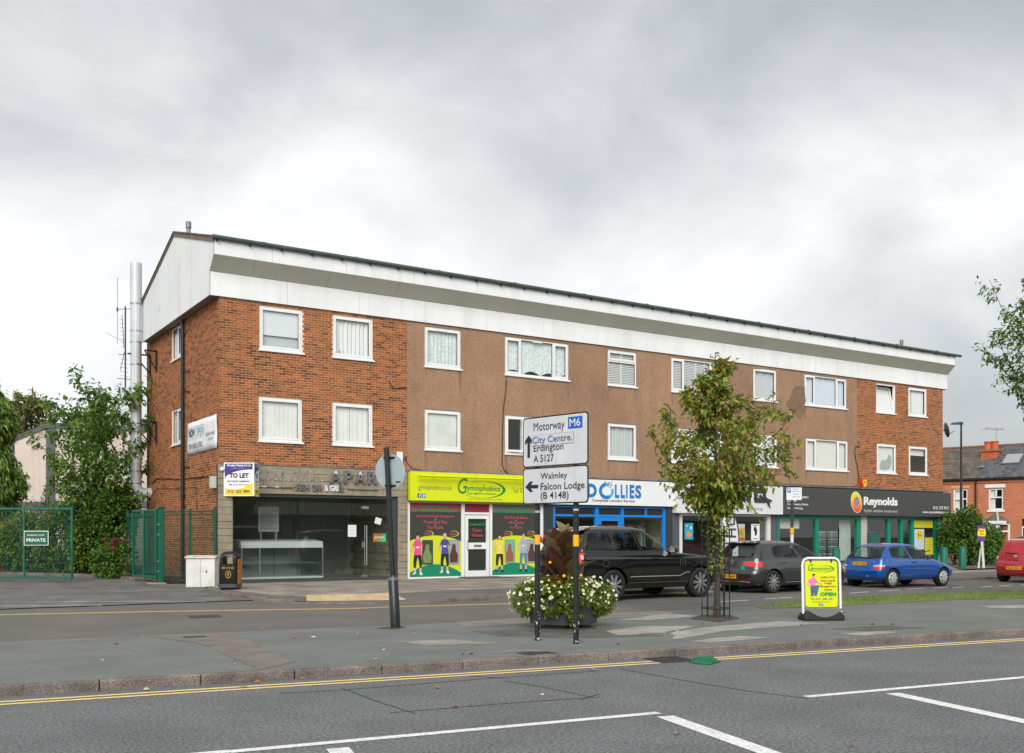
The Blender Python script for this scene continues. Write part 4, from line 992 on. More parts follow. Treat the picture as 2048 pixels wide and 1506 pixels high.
# vinyl posters on the two windows: dark film, lime hill, green hill, women in sports clothes (flat print)
SKIN = mat('print_skin', lin(222, 170, 150), .7); HAIRB = mat('print_dark_hair', lin(46, 32, 32), .7); HAIRF = mat('print_fair_hair', lin(206, 190, 160), .7); BLK = mat('print_black', lin(34, 32, 36), .7); SHOEW = mat('print_white', lin(225, 222, 220), .7)
FILM = mat('dark_window_film', (.05, .052, .043), .35)
def figure(pl, cx, z0, h, shirt, legs, hair, shoes, parent, long_hair=False, sleeve=True, capri=True, off=.010):
    """standing woman, hand on hip: flat print in skin, shirt, legging and hair colours"""
    S = lambda P: [(cx + x * h, z0 + z * h) for x, z in P]
    def pr(nm, P, m, o): printed(nm, pl, [S(p) for p in P], m, parent, off + o, .002)
    pr('print_skin', [[(-.02, .88), (.02, .88), (.025, .82), (-.025, .82)], ellipse(0, .925, .042, .06, 16),
        [(-.1, .72), (-.13, .74), (-.2, .62), (-.17, .55), (-.08, .535), (-.08, .57), (-.14, .6)], [(.1, .72), (.13, .74), (.21, .6), (.17, .54), (.08, .53), (.08, .565), (.15, .6)],
        [(-.11, .19), (-.05, .19), (-.055, .05), (-.1, .05)], [(.05, .19), (.105, .19), (.10, .05), (.05, .05)]], SKIN, 0)
    pr('print_leggings', [[(-.1, .52), (.1, .52), (.115, .3), (.11, .17 if capri else .05), (.05, .17 if capri else .05), (.035, .3), (.0, .44), (-.035, .3), (-.05, .17 if capri else .05), (-.115, .17 if capri else .05), (-.12, .3)]], legs, .002)
    pr('print_shirt', [[(-.035, .85), (.035, .85), (.09, .83), (.15, .70), (.115, .68), (.085, .74), (.09, .6), (.105, .48), (-.105, .48), (-.09, .6), (-.085, .74), (-.115, .68), (-.15, .70), (-.09, .83)]], shirt, .004)
    pr('print_hair', [[(.045, .93), (.045, .97), (.02, 1.0), (-.02, 1.0), (-.05, .97)] + ([(-.065, .85), (-.04, .84)] if long_hair else []) + [(-.042, .93), (-.03, .96), (.03, .965)]] + ([[(.045, .95), (.062, .85), (.042, .84), (.036, .93)]] if long_hair else []), hair, .006)
    pr('print_shoes', [[(-.05, .06), (-.05, .03), (-.13, .0), (-.15, .02), (-.09, .065)], [(.05, .06), (.05, .0), (.12, -.02), (.13, .01), (.1, .06)]], shoes, .006)
    if shirt is not BLK: pr('print_badge', [ellipse(0, .67, .05, .022, 14)], SHOEW, .006)
def gym_poster(x0, x1, label, rows, people, names, pics, top):
    t = thing('window_poster', label, 'poster', VP((x0 + x1) / 2, .3)); w = x1 - x0
    printed('dark_film', VP, [rect(x0, .26, x1, 2.38)], FILM, t, .004); printed('top_band', VP, [rect(x0, 2.385, x1, 2.65)], top, t, .004)
    arc = lambda zL, zT: [(x0 + w * i / 20, zL + (zT - zL) * math.sin(math.pi * min(1, .06 + .90 * i / 20)) ** .8) for i in range(21)]
    printed('lime_hill', VP, [[(x1, .26), *reversed(arc(1.36, 1.60)), (x0, .26)]], LIME2, t, .006)
    printed('green_hill', VP, [[(x1, .26), *reversed(arc(.30, .66)), (x0, .26)]], DGREEN, t, .008)
    text('LADIES ONLY', VP, x0 + w * .22, x0 + w * .77, 2.51, 2.60, mat('vinyl_green', lin(20, 150, 90), .6), t, bold=.05, off=.010); text('30 MINUTE WORKOUT', VP, x0 + w * .05, x0 + w * .95, 2.37, 2.47, mat('vinyl_green', lin(20, 150, 90), .6), t, bold=.05, off=.010)
    for k, r in enumerate(rows):
        z = 2.20 - k * .175; n = len(r) * .0255 * w / 2; text(r, VP, x0 + w / 2 - n, x0 + w / 2 + n, z - .03, z + .075, PINK, t, off=.010)
        if k < 2: printed('bullet', VP, [ellipse(x0 + w / 2, z - .075, .014, .014, 8)], SHOEW, t, .010)
    for (cx, m) in pics:
        printed('photo_frame', VP, [rrect(cx - .205, .64, cx + .205, 1.46, .04)], DGREEN, t, .010, .002); printed('photo', VP, [rrect(cx - .19, .655, cx + .19, 1.445, .03)], m[0], t, .012, .002)
        printed('photo_figure', VP, [[(cx - .15, .70), (cx + .13, .70), (cx + .15, .95), (cx + .06, 1.12), (cx + .06, 1.3), (cx - .06, 1.32), (cx - .1, 1.12), (cx - .17, .95)]], m[1], t, .014, .002)
    for (cx, nm) in names:
        O = [(cx + .20 * math.cos(R(a)), 1.66 + .095 * math.sin(R(a))) for a in range(120, -131, -10)]; I = [(cx - .015 + .18 * math.cos(R(a)), 1.66 + .085 * math.sin(R(a))) for a in range(120, -131, -10)]
        mb = MB()
        for (p, q), (r, s_) in zip(zip(O, I), zip(O[1:], I[1:])): slab(mb, VP, [p, q, s_, r], .012, .002)
        mb.build('name_swoosh', LIME2, t); text(nm, VP, cx - .13, cx + .12, 1.63, 1.70, PINK, t, bold=.02, off=.014)
    for p in people: figure(VP, *p[:7], t, *p[7:])
    return t
PHG = (mat('photo_dark_green', lin(62, 66, 48), .6), mat('photo_olive', lin(120, 140, 80), .6)); PHB = (mat('photo_grey', lin(160, 160, 166), .6), mat('photo_brown', lin(84, 54, 46), .6)); PHS = (mat('photo_teal', lin(120, 172, 160), .6), mat('photo_tan', lin(150, 92, 64), .6))
HP = mat('hot_pink_print', lin(226, 78, 134), .7); VB = mat('violet_blue_print', lin(70, 72, 150), .7); YP = mat('yellow_print', lin(232, 214, 70), .7); GB = mat('grey_blue_print', lin(160, 172, 196), .7); DEN = mat('denim_print', lin(96, 126, 168), .7); BRN = mat('brown_print', lin(52, 36, 34), .7)
gym_poster(14.71, 16.61, 'gym window poster of women in pink and blue tops beside the stone pilaster', ('Inch Loss & Weight Management', 'Personalised Plans', 'Fast Results'), [(15.0, .33, 1.32, HP, BLK, HAIRB, SHOEW, True), (16.0, .36, 1.32, VB, BLK, HAIRF, SHOEW)], [(15.38, 'Christine'), (16.33, 'Sue')], [(15.36, PHG), (16.35, PHB)], mat('top_band_red', lin(160, 70, 84), .5))
gym_poster(17.83, 19.77, 'gym window poster of women in yellow and grey tops below the direction sign', ('Diet Plans & Advice', 'VIP Attention', 'Fun & Easy'), [(18.13, .36, 1.28, YP, BRN, HAIRB, BRN, True), (19.1, .36, 1.32, GB, DEN, mat('print_grey_hair', lin(120, 110, 100), .7), BLK)], [(18.45, 'Dawn'), (19.4, 'Pat')], [(18.55, PHS), (19.45, PHB)], mat('top_band_grey', lin(120, 112, 100), .5))
text('COME ON IN', FRONT, 16.92, 17.55, 1.93, 2.0, mat('vinyl_green', lin(20, 150, 90), .6), dr, bold=.04, off=-.02); text('Visitors', FRONT, 17.05, 17.43, 1.72, 1.84, PINK, dr, off=-.02); text('Welcome', FRONT, 17.02, 17.46, 1.56, 1.67, PINK, dr, off=-.02)
mb = MB(); slab(mb, FRONT, rect(16.88, .42, 17.6, 2.16), -.06, .01); mb.build('door_film', FILM, dr)

# ---- unit 3: the laundry
BLUE = mat('frame_blue', lin(20, 128, 214), .4); GRAN = mat('dark_granite', (.035, .04, .045), .35, var=.4, scale=40)
for a, b in ((19.93, 20.30), (25.56, 25.86)):
    mb = MB(); mb.box((a, BY - .06, .1), (b, BY + .1, ZB - .05)); mb.build('granite_pilaster', GRAN, parade)
lf = bars('shopfront_frame', [(20.30, .16, 20.42, 2.66), (25.42, .16, 25.56, 2.66), (20.42, 2.28, 22.20, 2.36), (22.36, 2.28, 23.40, 2.36), (23.52, 2.28, 25.42, 2.36), (20.42, 2.60, 25.42, 2.66), (22.20, .3, 22.36, 2.60), (23.40, .3, 23.52, 2.60), (24.55, 2.36, 24.63, 2.60), (20.42, .16, 22.20, .32), (23.52, .16, 25.42, .32)], BLUE, parade, off=.02, t=.12); tag(lf, 'blue laundry shopfront frame')
for r in ((20.42, .32, 22.20, 2.28), (23.52, .32, 25.42, 2.28), (20.42, 2.36, 22.2, 2.6), (22.36, 2.36, 23.4, 2.6), (23.52, 2.36, 24.55, 2.6), (24.63, 2.36, 25.42, 2.6)): pane_(FRONT, r[0] + .003, r[1] + .003, r[2] - .003, r[3] - .003, -.04, lf, SHOPGLASS)
dr = bars('door', [(22.37, .2, 22.48, 2.27), (23.28, .2, 23.39, 2.27), (22.48, 2.13, 23.28, 2.27), (22.48, .2, 23.28, .5)], BLUE, lf, off=.01, t=.07); pane_(FRONT, 22.483, .503, 23.277, 2.127, -.03, dr, SHOPGLASS)
ls = P_('shop_sign', 'shop sign', 'white laundry fascia sign with blue DOLLIES lettering and a bubble O', 22.9)
mb = MB(); mb.box((19.97, BY - .2, 2.70), (25.86, BY - .01, 3.62)); mb.build('sign_panel', mat('sign_white', (.80, .82, .82), .4, var=.02), ls, bevel=.006)
LP = Plane((0, BY - .2, 0), (1, 0, 0), (0, 0, 1)); LBL = mat('laundry_blue', lin(26, 120, 190), .5); LBL2 = mat('laundry_sky', lin(80, 170, 214), .5)
def ring(pl, cx, cz, a, b, w, t0, t1, m, parent, name='bubble_ring', off=.008):
    mb = MB(); n = 24
    for i in range(n):
        q = [R(t0 + (t1 - t0) * k / n) for k in (i, i + 1)]
        slab(mb, pl, [(cx + a * math.cos(q[0]), cz + b * math.sin(q[0])), (cx + a * math.cos(q[1]), cz + b * math.sin(q[1])), (cx + (a - w) * math.cos(q[1]), cz + (b - w) * math.sin(q[1])), (cx + (a - w) * math.cos(q[0]), cz + (b - w) * math.sin(q[0]))], off, .004)
    return mb.build(name, m, parent)
text('D', LP, 21.68, 22.12, 2.97, 3.47, LBL, ls, bold=.05, off=.01); ring(LP, 22.56, 3.22, .34, .30, .11, 70, 380, LBL2, ls); ring(LP, 22.56, 3.22, .34, .30, .13, 100, 300, LBL, ls, off=.011)
for x, z, r in ((22.55, 3.45, .05), (22.68, 3.50, .045), (22.78, 3.44, .04), (22.64, 3.42, .035), (22.5, 3.54, .03), (22.8, 3.54, .025), (22.72, 3.36, .03)): printed('bubble', LP, [ellipse(x, z, r, r, 12)], LBL2, ls, .014)
for ch, a, b in (('L', 22.95, 23.15), ('L', 23.22, 23.42), ('I', 23.47, 23.54), ('E', 23.64, 23.86), ('S', 23.9, 24.2)): text(ch, LP, a, b, 2.97, 3.47, LBL, ls, bold=.045, off=.01)
text('Complete Laundry Service', LP, 21.9, 23.88, 2.80, 2.92, INK, ls, off=.01, bold=.01)
# hanging clothes, shelves
t = thing('clothes_rail', 'rail of cleaned clothes in clear bags inside the laundry window', 'clothes rail', (24.6, BY + .9, FL))
mb = MB(); mb.path([(23.2, BY + 1.0, 2.05), (25.4, BY + 1.0, 2.05)], .015, 6); mb.build('rail', STEEL, t)
for k in range(12):
    x = 23.3 + k * .17; mb = MB(); w = .2 + .05 * random.random(); c = random.choice([(.3, .28, .3), (.12, .12, .16), (.45, .42, .42), (.3, .12, .05), (.5, .5, .52)])
    mb.prism([(-.04, 2.0), (.04, 2.0), (w, 1.86), (w + .04, 1.2), (w, .95), (-w, .95), (-w - .04, 1.2), (-w, 1.86)], lambda y, z: (x - .03, BY + 1.0 + y, z), lambda y, z: (x + .03, BY + 1.0 + y, z)); mb.build('garment', mat('garment_%d' % int(c[0] * 100 + c[2] * 1000), c, .8, var=.3, scale=8), t)
t = thing('wall_rack', 'slatted display wall at the back of the laundry', 'wall rack', (21.3, BY + 4.9, FL)); mb = MB(); mb.box((20.2, BY + 4.9, .3), (22.2, BY + 4.95, 3.2)); mb.build('back_board', mat('rack_board', (.2, .17, .11), .7), t)
for k in range(12): mb = MB(); mb.box((20.2, BY + 4.85, .45 + k * .22), (22.2, BY + 4.9, .6 + k * .22)); mb.build('slat', mat('rack_slat', (.30, .26, .17), .7), t)
t = thing('person', 'person with dark hair seen through the laundry window', 'person', (20.85, BY + 1.2, FL))
mb = MB(); M = Matrix.Translation((20.85, BY + 1.2, FL)); mb.lathe([(.10, 0), (.17, .45), (.16, .85), (.17, 1.05), (.21, 1.3), (.17, 1.42), (.07, 1.46), (.06, 1.5), (.09, 1.56), (.105, 1.64), (.09, 1.72), (.03, 1.77)], 18, M @ Matrix.Diagonal((1.15, .75, 1, 1))); mb.build('body', mat('dark_clothes', (.03, .03, .03), .8), t, smooth=True)

# ---- unit 4: the vape shop
for a, b in ((25.87, 26.22), (31.24, 31.62)):
    mb = MB(); mb.box((a, BY - .05, .1), (b, BY + .1, 2.46)); mb.build('grey_pilaster', mat('pilaster_grey', (.085, .10, .12), .5), parade)
    mb = MB()
    for c in (a + .08, b - .1): mb.box((c, BY - .062, .4), (c + .02, BY - .05, 2.3))
    mb.build('pilaster_moulding', mat('pilaster_grey', (.085, .10, .12), .5), parade)
vf = bars('shopfront_frame', [(26.22, .16, 26.40, 2.44), (31.04, .16, 31.24, 2.44), (26.40, 2.37, 31.04, 2.44), (26.40, .16, 31.04, .4), (28.5, .4, 28.6, 2.37)], mat('cream_frame', (.72, .70, .64), .5), parade, off=.02, t=.12); tag(vf, 'cream vape shop frame')
pane_(FRONT, 26.403, .403, 28.497, 2.367, -.04, vf, SHOPGLASS); pane_(FRONT, 28.603, .403, 31.037, 2.367, -.04, vf, SHOPGLASS)
vs = P_('shop_sign', 'shop sign', 'white vape shop fascia with raised dark VAPEHQ letters', 28.8)
mb = MB(); mb.box((25.87, BY - .3, 2.46), (31.66, BY - .01, 3.60)); mb.build('sign_panel', mat('sign_silver', (.70, .71, .72), .4), vs, bevel=.008)
VPL = Plane((0, BY - .3, 0), (1, 0, 0), (0, 0, 1)); DK = mat('raised_dark_letter', (.03, .035, .036), .4)
for ch, a, b in (('V', 26.95, 27.5), ('A', 27.4, 27.95), ('P', 28.0, 28.45), ('E', 28.55, 28.95), ('H', 29.15, 29.75)): text(ch, VPL, a, b, 2.93, 3.5, DK, vs, bold=.02, off=.06, depth=.055)
fr = MB(); frame_ring(fr, VPL, 29.98, 2.93, 30.62, 3.52, .16, .0, .06); fr.build('lettering', DK, vs, bevel=.05)
printed('smoke_tail', VPL, [[(30.25, 3.18), (30.42, 3.05), (30.62, 3.0), (30.85, 2.72), (30.8, 2.95), (30.98, 3.02), (30.7, 3.1), (30.55, 3.2), (30.4, 3.15), (30.3, 3.25)]], DK, vs, .07, .05); text('The best alternative to smoking', VPL, 27.0, 30.45, 2.60, 2.74, mat('grey_letter', (.2, .2, .2), .6), vs, off=.01)
VI = FRONT.shift(-.03)
pt = notice('window_poster', 'turquoise poster with an orange fish in the vape shop window', VI, (26.55, 1.45, 27.0, 2.08), mat('turquoise_print', lin(50, 160, 180), .6, var=.3, scale=6), cat='poster'); printed('fish_print', VI, [[(26.66, 1.55), (26.78, 1.52), (26.9, 1.6), (26.86, 1.72), (26.72, 1.75), (26.64, 1.66)]], mat('orange_print', lin(220, 140, 60), .6), pt, .008)
printed('bubble_print', VI, [ellipse(26.88, 1.9, .06, .06, 12), ellipse(26.68, 1.97, .05, .03, 12)], SHOEW, pt, .008)
pt = notice('window_poster', 'orange and yellow poster in the vape shop window next to the feather flag', VI, (29.36, 1.38, 29.8, 2.07), mat('orange_poster', lin(222, 160, 96), .6, var=.25, scale=5), cat='poster'); printed('green_print', VI, [[(29.44, 1.62), (29.7, 1.6), (29.74, 1.78), (29.6, 1.9), (29.48, 1.76)]], mat('poster_green', lin(130, 160, 60), .6), pt, .008); printed('sky_print', VI, [rect(29.38, 1.92, 29.78, 2.05)], mat('poster_sky', lin(190, 200, 214), .6), pt, .007); printed('red_print', VI, [rect(29.38, 1.4, 29.78, 1.52)], mat('poster_red', lin(170, 80, 50), .6), pt, .007)
pt = notice('window_poster', 'white poster with a dark silhouette in the vape shop window', VI, (30.16, 1.40, 30.64, 2.07), PAPER, cat='poster'); printed('silhouette', VI, [[(30.36, 1.6), (30.46, 1.6), (30.5, 1.75), (30.46, 1.9), (30.4, 1.97), (30.32, 1.93), (30.3, 1.82), (30.36, 1.74)]], INK, pt, .008); printed('wordmark', VI, [rect(30.24, 2.0, 30.58, 2.03), rect(30.26, 1.46, 30.54, 1.49)], mat('grey_print', (.2, .2, .22), .7), pt, .008)
t = thing('wall_fretwork', 'dark square fretwork on the grey back wall of the vape shop', 'wall decoration', (30.5, BY + 2.2, 1.2)); 
for k, (x, z, s) in enumerate(((30.2, 1.2, .5), (30.75, 1.7, .5), (30.3, 2.2, .45))):
    mb = MB(); frame_ring(mb, Plane((0, BY + 2.2, 0), (1, 0, 0), (0, 0, 1)), x, z, x + s, z + s, .06, -.03, .0); mb.build('square', DK, t)
t = thing('display_cabinet', 'dark display cabinet inside the vape shop', 'cabinet', (28.5, BY + 2, FL)); mb = MB(); mb.box((26.8, BY + 1.8, FL), (29.8, BY + 2.4, 1.2)); mb.build('base', mat('cab_dark', (.04, .035, .035), .5), t); mb = MB(); mb.box((26.75, BY + 1.75, 1.21), (29.85, BY + 2.45, 1.26)); mb.build('top', mat('cab_red', (.25, .03, .03), .5), t)

# ---- unit 5: the blinds shop
TEAL = mat('teal_frame', lin(0, 128, 104), .4); TILE = mat('pale_wall_tile', lin(196, 186, 180), .35)
rs = P_('shop_sign', 'shop sign', 'dark grey Reynolds fascia sign with white lettering and an oval emblem', 37.4)
mb = MB(); mb.box((31.70, BY - .3, 2.46), (43.02, BY - .01, 3.60)); mb.build('sign_panel', mat('sign_charcoal', lin(66, 66, 64), .5), rs, bevel=.01)
RP = Plane((0, BY - .3, 0), (1, 0, 0), (0, 0, 1))
text('Reynolds', RP, 36.72, 39.04, 2.83, 3.30, WHITE, rs, bold=.035, off=.02, depth=.018); text('Stylish window treatments', RP, 36.74, 39.05, 2.59, 2.76, mat('silver_letter', (.6, .6, .6), .5), rs)
text('0121 373 7017', RP, 41.65, 42.85, 2.82, 2.96, WHITE, rs, bold=.015); text('www.reynoldsblinds.co.uk', RP, 40.85, 42.87, 2.60, 2.74, WHITE, rs, bold=.02)
for k, r in enumerate(('Window Blinds', 'Plantation Shutters', 'Curtains', 'Conservatory Shades', 'Garden Awnings')): text(r, RP, 31.9, 31.9 + .067 * len(r), 3.32 - k * .162, 3.43 - k * .162, WHITE, rs, bold=.015)
def oval(a, b, rot=18, cx=36.24, cz=3.05): return [(cx + x * math.cos(R(rot)) - z * math.sin(R(rot)), cz + x * math.sin(R(rot)) + z * math.cos(R(rot))) for x, z in [(a * math.cos(t), b * math.sin(t)) for t in [2 * math.pi * i / 28 for i in range(28)]]]
EMB = bpy.data.materials.new('emblem_gradient'); EMB.use_nodes = True
def emblem_mat():
    nt = EMB.node_tree; N = nt.nodes; L = nt.links; p = N.new('ShaderNodeNewGeometry'); s = N.new('ShaderNodeSeparateXYZ'); L.new(p.outputs['Position'], s.inputs[0])
    mr = N.new('ShaderNodeMapRange'); mr.inputs[1].default_value = 2.66; mr.inputs[2].default_value = 3.45; L.new(s.outputs[2], mr.inputs[0]); rp = N.new('ShaderNodeValToRGB'); L.new(mr.outputs[0], rp.inputs[0])
    rp.color_ramp.elements[0].color = (*lin(222, 60, 34), 1); rp.color_ramp.elements[1].color = (*lin(226, 226, 30), 1); e = rp.color_ramp.elements.new(.45); e.color = (*lin(246, 160, 50), 1); L.new(rp.outputs[0], N['Principled BSDF'].inputs['Base Color'])
emblem_mat()
printed('emblem_rim', RP, [oval(.36, .47)], mat('emblem_white', (.85, .8, .7), .5), rs, .004); printed('emblem', RP, [oval(.335, .445)], EMB, rs, .008); printed('emblem_window', RP, [oval(.17, .21, 0, 36.24, 3.07)], mat('emblem_blue', lin(96, 92, 140), .5), rs, .012)
printed('emblem_slats', RP, [rect(36.1, 2.9 + k * .055, 36.38, 2.925 + k * .055) for k in range(6)], mat('emblem_slat', lin(200, 170, 170), .5), rs, .016)
for a, b in ((36.88, 37.28), (42.44, 42.82)):
    mb = MB(); slab(mb, FRONT, rect(a, .1, b, 2.46), .03, .12); pil = mb.build('tiled_pilaster', mat('tile_grout', (.3, .29, .28), .9), parade)
    for i in range(3):
        for j in range(18):
            w = (b - a) / 3; mb = MB(); slab(mb, FRONT, rect(a + i * w + .004, .12 + j * .13 + .004, a + (i + 1) * w - .004, .12 + (j + 1) * .13 - .004), .037, .006); mb.build('wall_tile', TILE, pil)
bf = bars('shopfront_frame', [(31.64, 2.30, 36.88, 2.46), (31.64, .16, 31.76, 2.30), (33.92, .3, 34.14, 2.30), (36.6, .16, 36.88, 2.30), (31.76, .16, 36.6, .42), (37.28, 2.33, 42.44, 2.46), (37.28, .16, 37.36, 2.33), (38.70, .16, 38.92, 2.33), (39.62, .3, 39.82, 2.33), (40.42, .16, 40.62, 2.33), (42.18, .16, 42.44, 2.33), (37.36, .16, 38.7, .42), (40.62, .16, 42.18, .42)], TEAL, parade, off=.04, t=.14); tag(bf, 'teal blinds shop frame')
for r in ((31.76, .42, 33.92, 2.3), (34.14, .42, 36.6, 2.3), (37.36, .42, 38.7, 2.33), (38.92, .3, 39.62, 2.33), (39.82, .3, 40.42, 2.33), (40.62, .42, 42.18, 2.33)): pane_(FRONT, r[0] + .003, r[1] + .003, r[2] - .003, r[3] - .003, -.03, bf, SHOPGLASS)
YEL = mat('poster_yellow', lin(206, 200, 30), .6)
pt = notice('window_poster', 'yellow sale banner across the top of the last blinds shop window', VI, (40.66, 1.96, 42.1, 2.30), YEL, cat='poster', lines=3)
pt = notice('window_poster', 'white and yellow round print poster below the yellow banner in the blinds shop', VI, (40.72, .95, 41.45, 1.9), mat('pale_blue_poster', lin(190, 204, 214), .6), cat='poster'); printed('yellow_round', VI, [ellipse(41.1, 1.62, .26, .22, 18)], YEL, pt, .009); printed('price_digits', VI, [[(41.0, 1.55), (41.06, 1.55), (41.06, 1.7), (41.0, 1.7)], rect(41.1, 1.58, 41.22, 1.62)], mat('brown_ink', lin(110, 60, 20), .6), pt, .012)
pt = notice('window_poster', 'tall yellow printed banner low in the last blinds shop window', VI, (41.5, .7, 42.12, 1.5), YEL, cat='poster', lines=6)
t = thing('flower_display', 'pink flower baskets behind the teal glazed door of the blinds shop', 'flower display', (39.4, BY + .5, FL))
for x in (38.0, 39.2, 40.1):
    for z in (1.72, .95):
        mb = MB()
        for k in range(26): c = Vector((x + random.gauss(0, .16), BY + .5 + random.gauss(0, .08), z + random.gauss(0, .06))); mb.lathe([(0, -.05), (.05, 0), (0, .05)], 5, Matrix.Translation(c))
        mb.build('flower_basket', mat('basket_pink', lin(170, 60, 66), .7) if z > 1.5 else mat('basket_lime', lin(150, 160, 40), .7, var=.5, scale=9), t)
for k, x in enumerate((34.35, 35.1)):
    t = thing('blind_stand', ('stack of grey sample slats beside the teal post in the blinds shop window', 'second stack of grey sample slats farther along the blinds shop window')[k], 'blind stand', (x + .3, BY + .35, FL), 0, 'blind sample stands')
    mb = MB(); mb.box((x + .26, BY + .33, FL), (x + .32, BY + .37, 1.8)); mb.build('post', STEEL, t)
    for j in range(14): mb = MB(); mb.box((x, BY + .25 + .02 * (j % 2), .35 + j * .105), (x + .6, BY + .33, .41 + j * .105)); mb.build('sample_slat', mat('sample_grey_%d' % (j % 3), ((.2, .24, .24), (.34, .38, .37), (.13, .15, .15))[j % 3], .5), t)
t = thing('hanging_blind', 'pale vertical blind hanging in the blinds shop window', 'blind', (36.2, BY + .3, FL)); 
for k in range(7): mb = MB(); mb.box((35.85 + k * .11, BY + .3, .5), (35.94 + k * .11, BY + .31, 2.28)); mb.build('blind_strip', mat('blind_pale', (.6, .66, .6), .8), t)
t = thing('hanging_blind', 'cream roller blind half down beside the grey pilaster in the blinds shop', 'blind', (32.4, BY + .3, 1.9)); mb = MB(); mb.box((31.8, BY + .3, 1.9), (33.3, BY + .31, 2.3)); mb.build('fabric', BLINDM, t); mb = MB(); mb.path([(31.8, BY + .305, 1.9), (33.3, BY + .305, 1.9)], .012, 6); mb.build('bottom_bar', WHITE, t)
mb = MB(); mb.box((37.3, BY - .26, 1.02), (37.9, BY - .04, 1.62)); mb.prism([(0, 1.62), (.2, 1.62), (.2, 1.72)], lambda y, z: (37.3, BY - .24 + y, z), lambda y, z: (37.9, BY - .24 + y, z)); tag(mb.build('letter_box', mat('teal_box', lin(40, 90, 86), .5), None, bevel=.01), 'dark teal post box on the tiled pilaster behind the blue car', 'post box')
# alarm bell box, red and yellow
t = thing('alarm_box', 'red and yellow alarm box at the edge of the far brick end', 'alarm box', (36.95, BY - .1, 3.8)); AP = FRONT.shift(.05)
mb = MB(); mb.prism([(36.78, 3.95), (36.9, 3.72), (37.0, 3.68), (37.12, 3.72), (37.24, 3.95), (37.2, 4.1), (36.82, 4.1)], lambda a, b: AP(a, b, .05), lambda a, b: AP(a, b, -.045)); mb.build('case', mat('alarm_red', lin(214, 50, 24), .4), t, bevel=.015)
printed('yellow_cover', AP, [[(36.92, 3.95), (37.0, 3.74), (37.1, 3.76), (37.2, 3.96), (37.16, 4.06), (36.94, 4.06)]], mat('alarm_yellow', lin(236, 190, 40), .4), t, .07, .02)
text('ADT', AP, 36.98, 37.14, 3.92, 3.99, INK, t, bold=.03, off=.075)
# loose cables on the wall
CABLE = mat('black_cable', (.015, .015, .015), .7)
def cable(label, pts, r=.014, pl=FRONT):
    mb = MB(); mb.path([pl(a, b, .03) for a, b in pts], r, 6); return tag(mb.build('wall_cable', CABLE, None, smooth=True), label, 'cable')
cable('black cable running down the pebbledash below the wide lace curtained window', FPX([(888, 670), (880, 760), (862, 900), (855, 1050), (852, 1200), (850, 1380), (865, 1420), (905, 1455)], 800, 600, 4.1825))
cable('short black cable hooked on the brick near the pebbledash edge', FPX([(1310, 760), (1318, 790), (1340, 818), (1385, 815), (1440, 808)], 430, 560, 3.765))
cable('black cable sagging along the top of the gym sign', FPX([(40, 1320), (60, 1370), (110, 1415), (240, 1432), (400, 1445), (600, 1458), (800, 1468), (900, 1478)], 800, 600, 4.1825), .01)
cable('bent black cable poking out of the pebbledash above the street tree', FPX([(748, 742), (775, 752), (800, 790), (806, 850), (806, 940)], 1180, 660, 5.021), .012)
cable('thin cable looping down beside the far brick end', FPX([(1050, 1040), (1020, 1030), (1012, 1080), (1030, 1200), (1050, 1290), (1040, 1370), (1000, 1390), (700, 1380), (300, 1365)], 1480, 660, 4.43), .016)
# ------------------------------------------------------------------ plants
def rv(s=1.):
    while True:
        v = Vector((random.uniform(-1, 1), random.uniform(-1, 1), random.uniform(-1, 1)))
        if .05 < v.length < 1: return v.normalized() * s
def leaf(mb, p, d, L, W, droop=0.):
    """one folded leaf from p along d"""
    d = (d + Vector((0, 0, -droop))).normalized(); s = d.cross(Vector((0, 0, 1)) + rv(.5)); 
    if s.length < .01: s = Vector((1, 0, 0))
    s.normalize(); n = s.cross(d); m = p + d * (L * .42)
    mb.mesh([p, m + s * W * .5 + n * W * .18, p + d * L - n * L * .08, m - s * W * .5 + n * W * .18, m], [(0, 1, 4), (1, 2, 4), (2, 3, 4), (3, 0, 4)])
LEAF_S = leaf_mat('street_tree_leaf', [(0.074, 0.136, 0.023), (0.137, 0.221, 0.030), (0.213, 0.293, 0.042), (0.287, 0.337, 0.049), (0.375, 0.337, 0.068), (0.493, 0.293, 0.046)], .3)
LEAF_G = leaf_mat('green_leaf', [(0.039, 0.085, 0.015), (0.070, 0.153, 0.023), (0.109, 0.223, 0.034), (0.163, 0.288, 0.046), (0.218, 0.340, 0.057)], .35)
LEAF_C = leaf_mat('conifer_spray', [(0.054, 0.106, 0.021), (0.086, 0.163, 0.024), (0.125, 0.221, 0.032), (0.182, 0.288, 0.042), (0.230, 0.326, 0.053)], .25)
LEAF_B = leaf_mat('bronze_leaf', [(0.106, 0.128, 0.043), (0.194, 0.206, 0.067), (0.299, 0.281, 0.098), (0.387, 0.337, 0.123)], .25)
LEAF_Y = leaf_mat('yellow_hedge_leaf', [(0.054, 0.101, 0.016), (0.115, 0.189, 0.027), (0.189, 0.270, 0.034), (0.270, 0.338, 0.041)], .35)
LEAF_R = leaf_mat('red_tinged_leaf', [(0.060, 0.090, 0.022), (0.135, 0.135, 0.030), (0.255, 0.135, 0.038), (0.330, 0.150, 0.045)], .3)
BARK = mat('bark', (.075, .062, .048), .95, var=.35, scale=14, bump=.8, bscale=60)
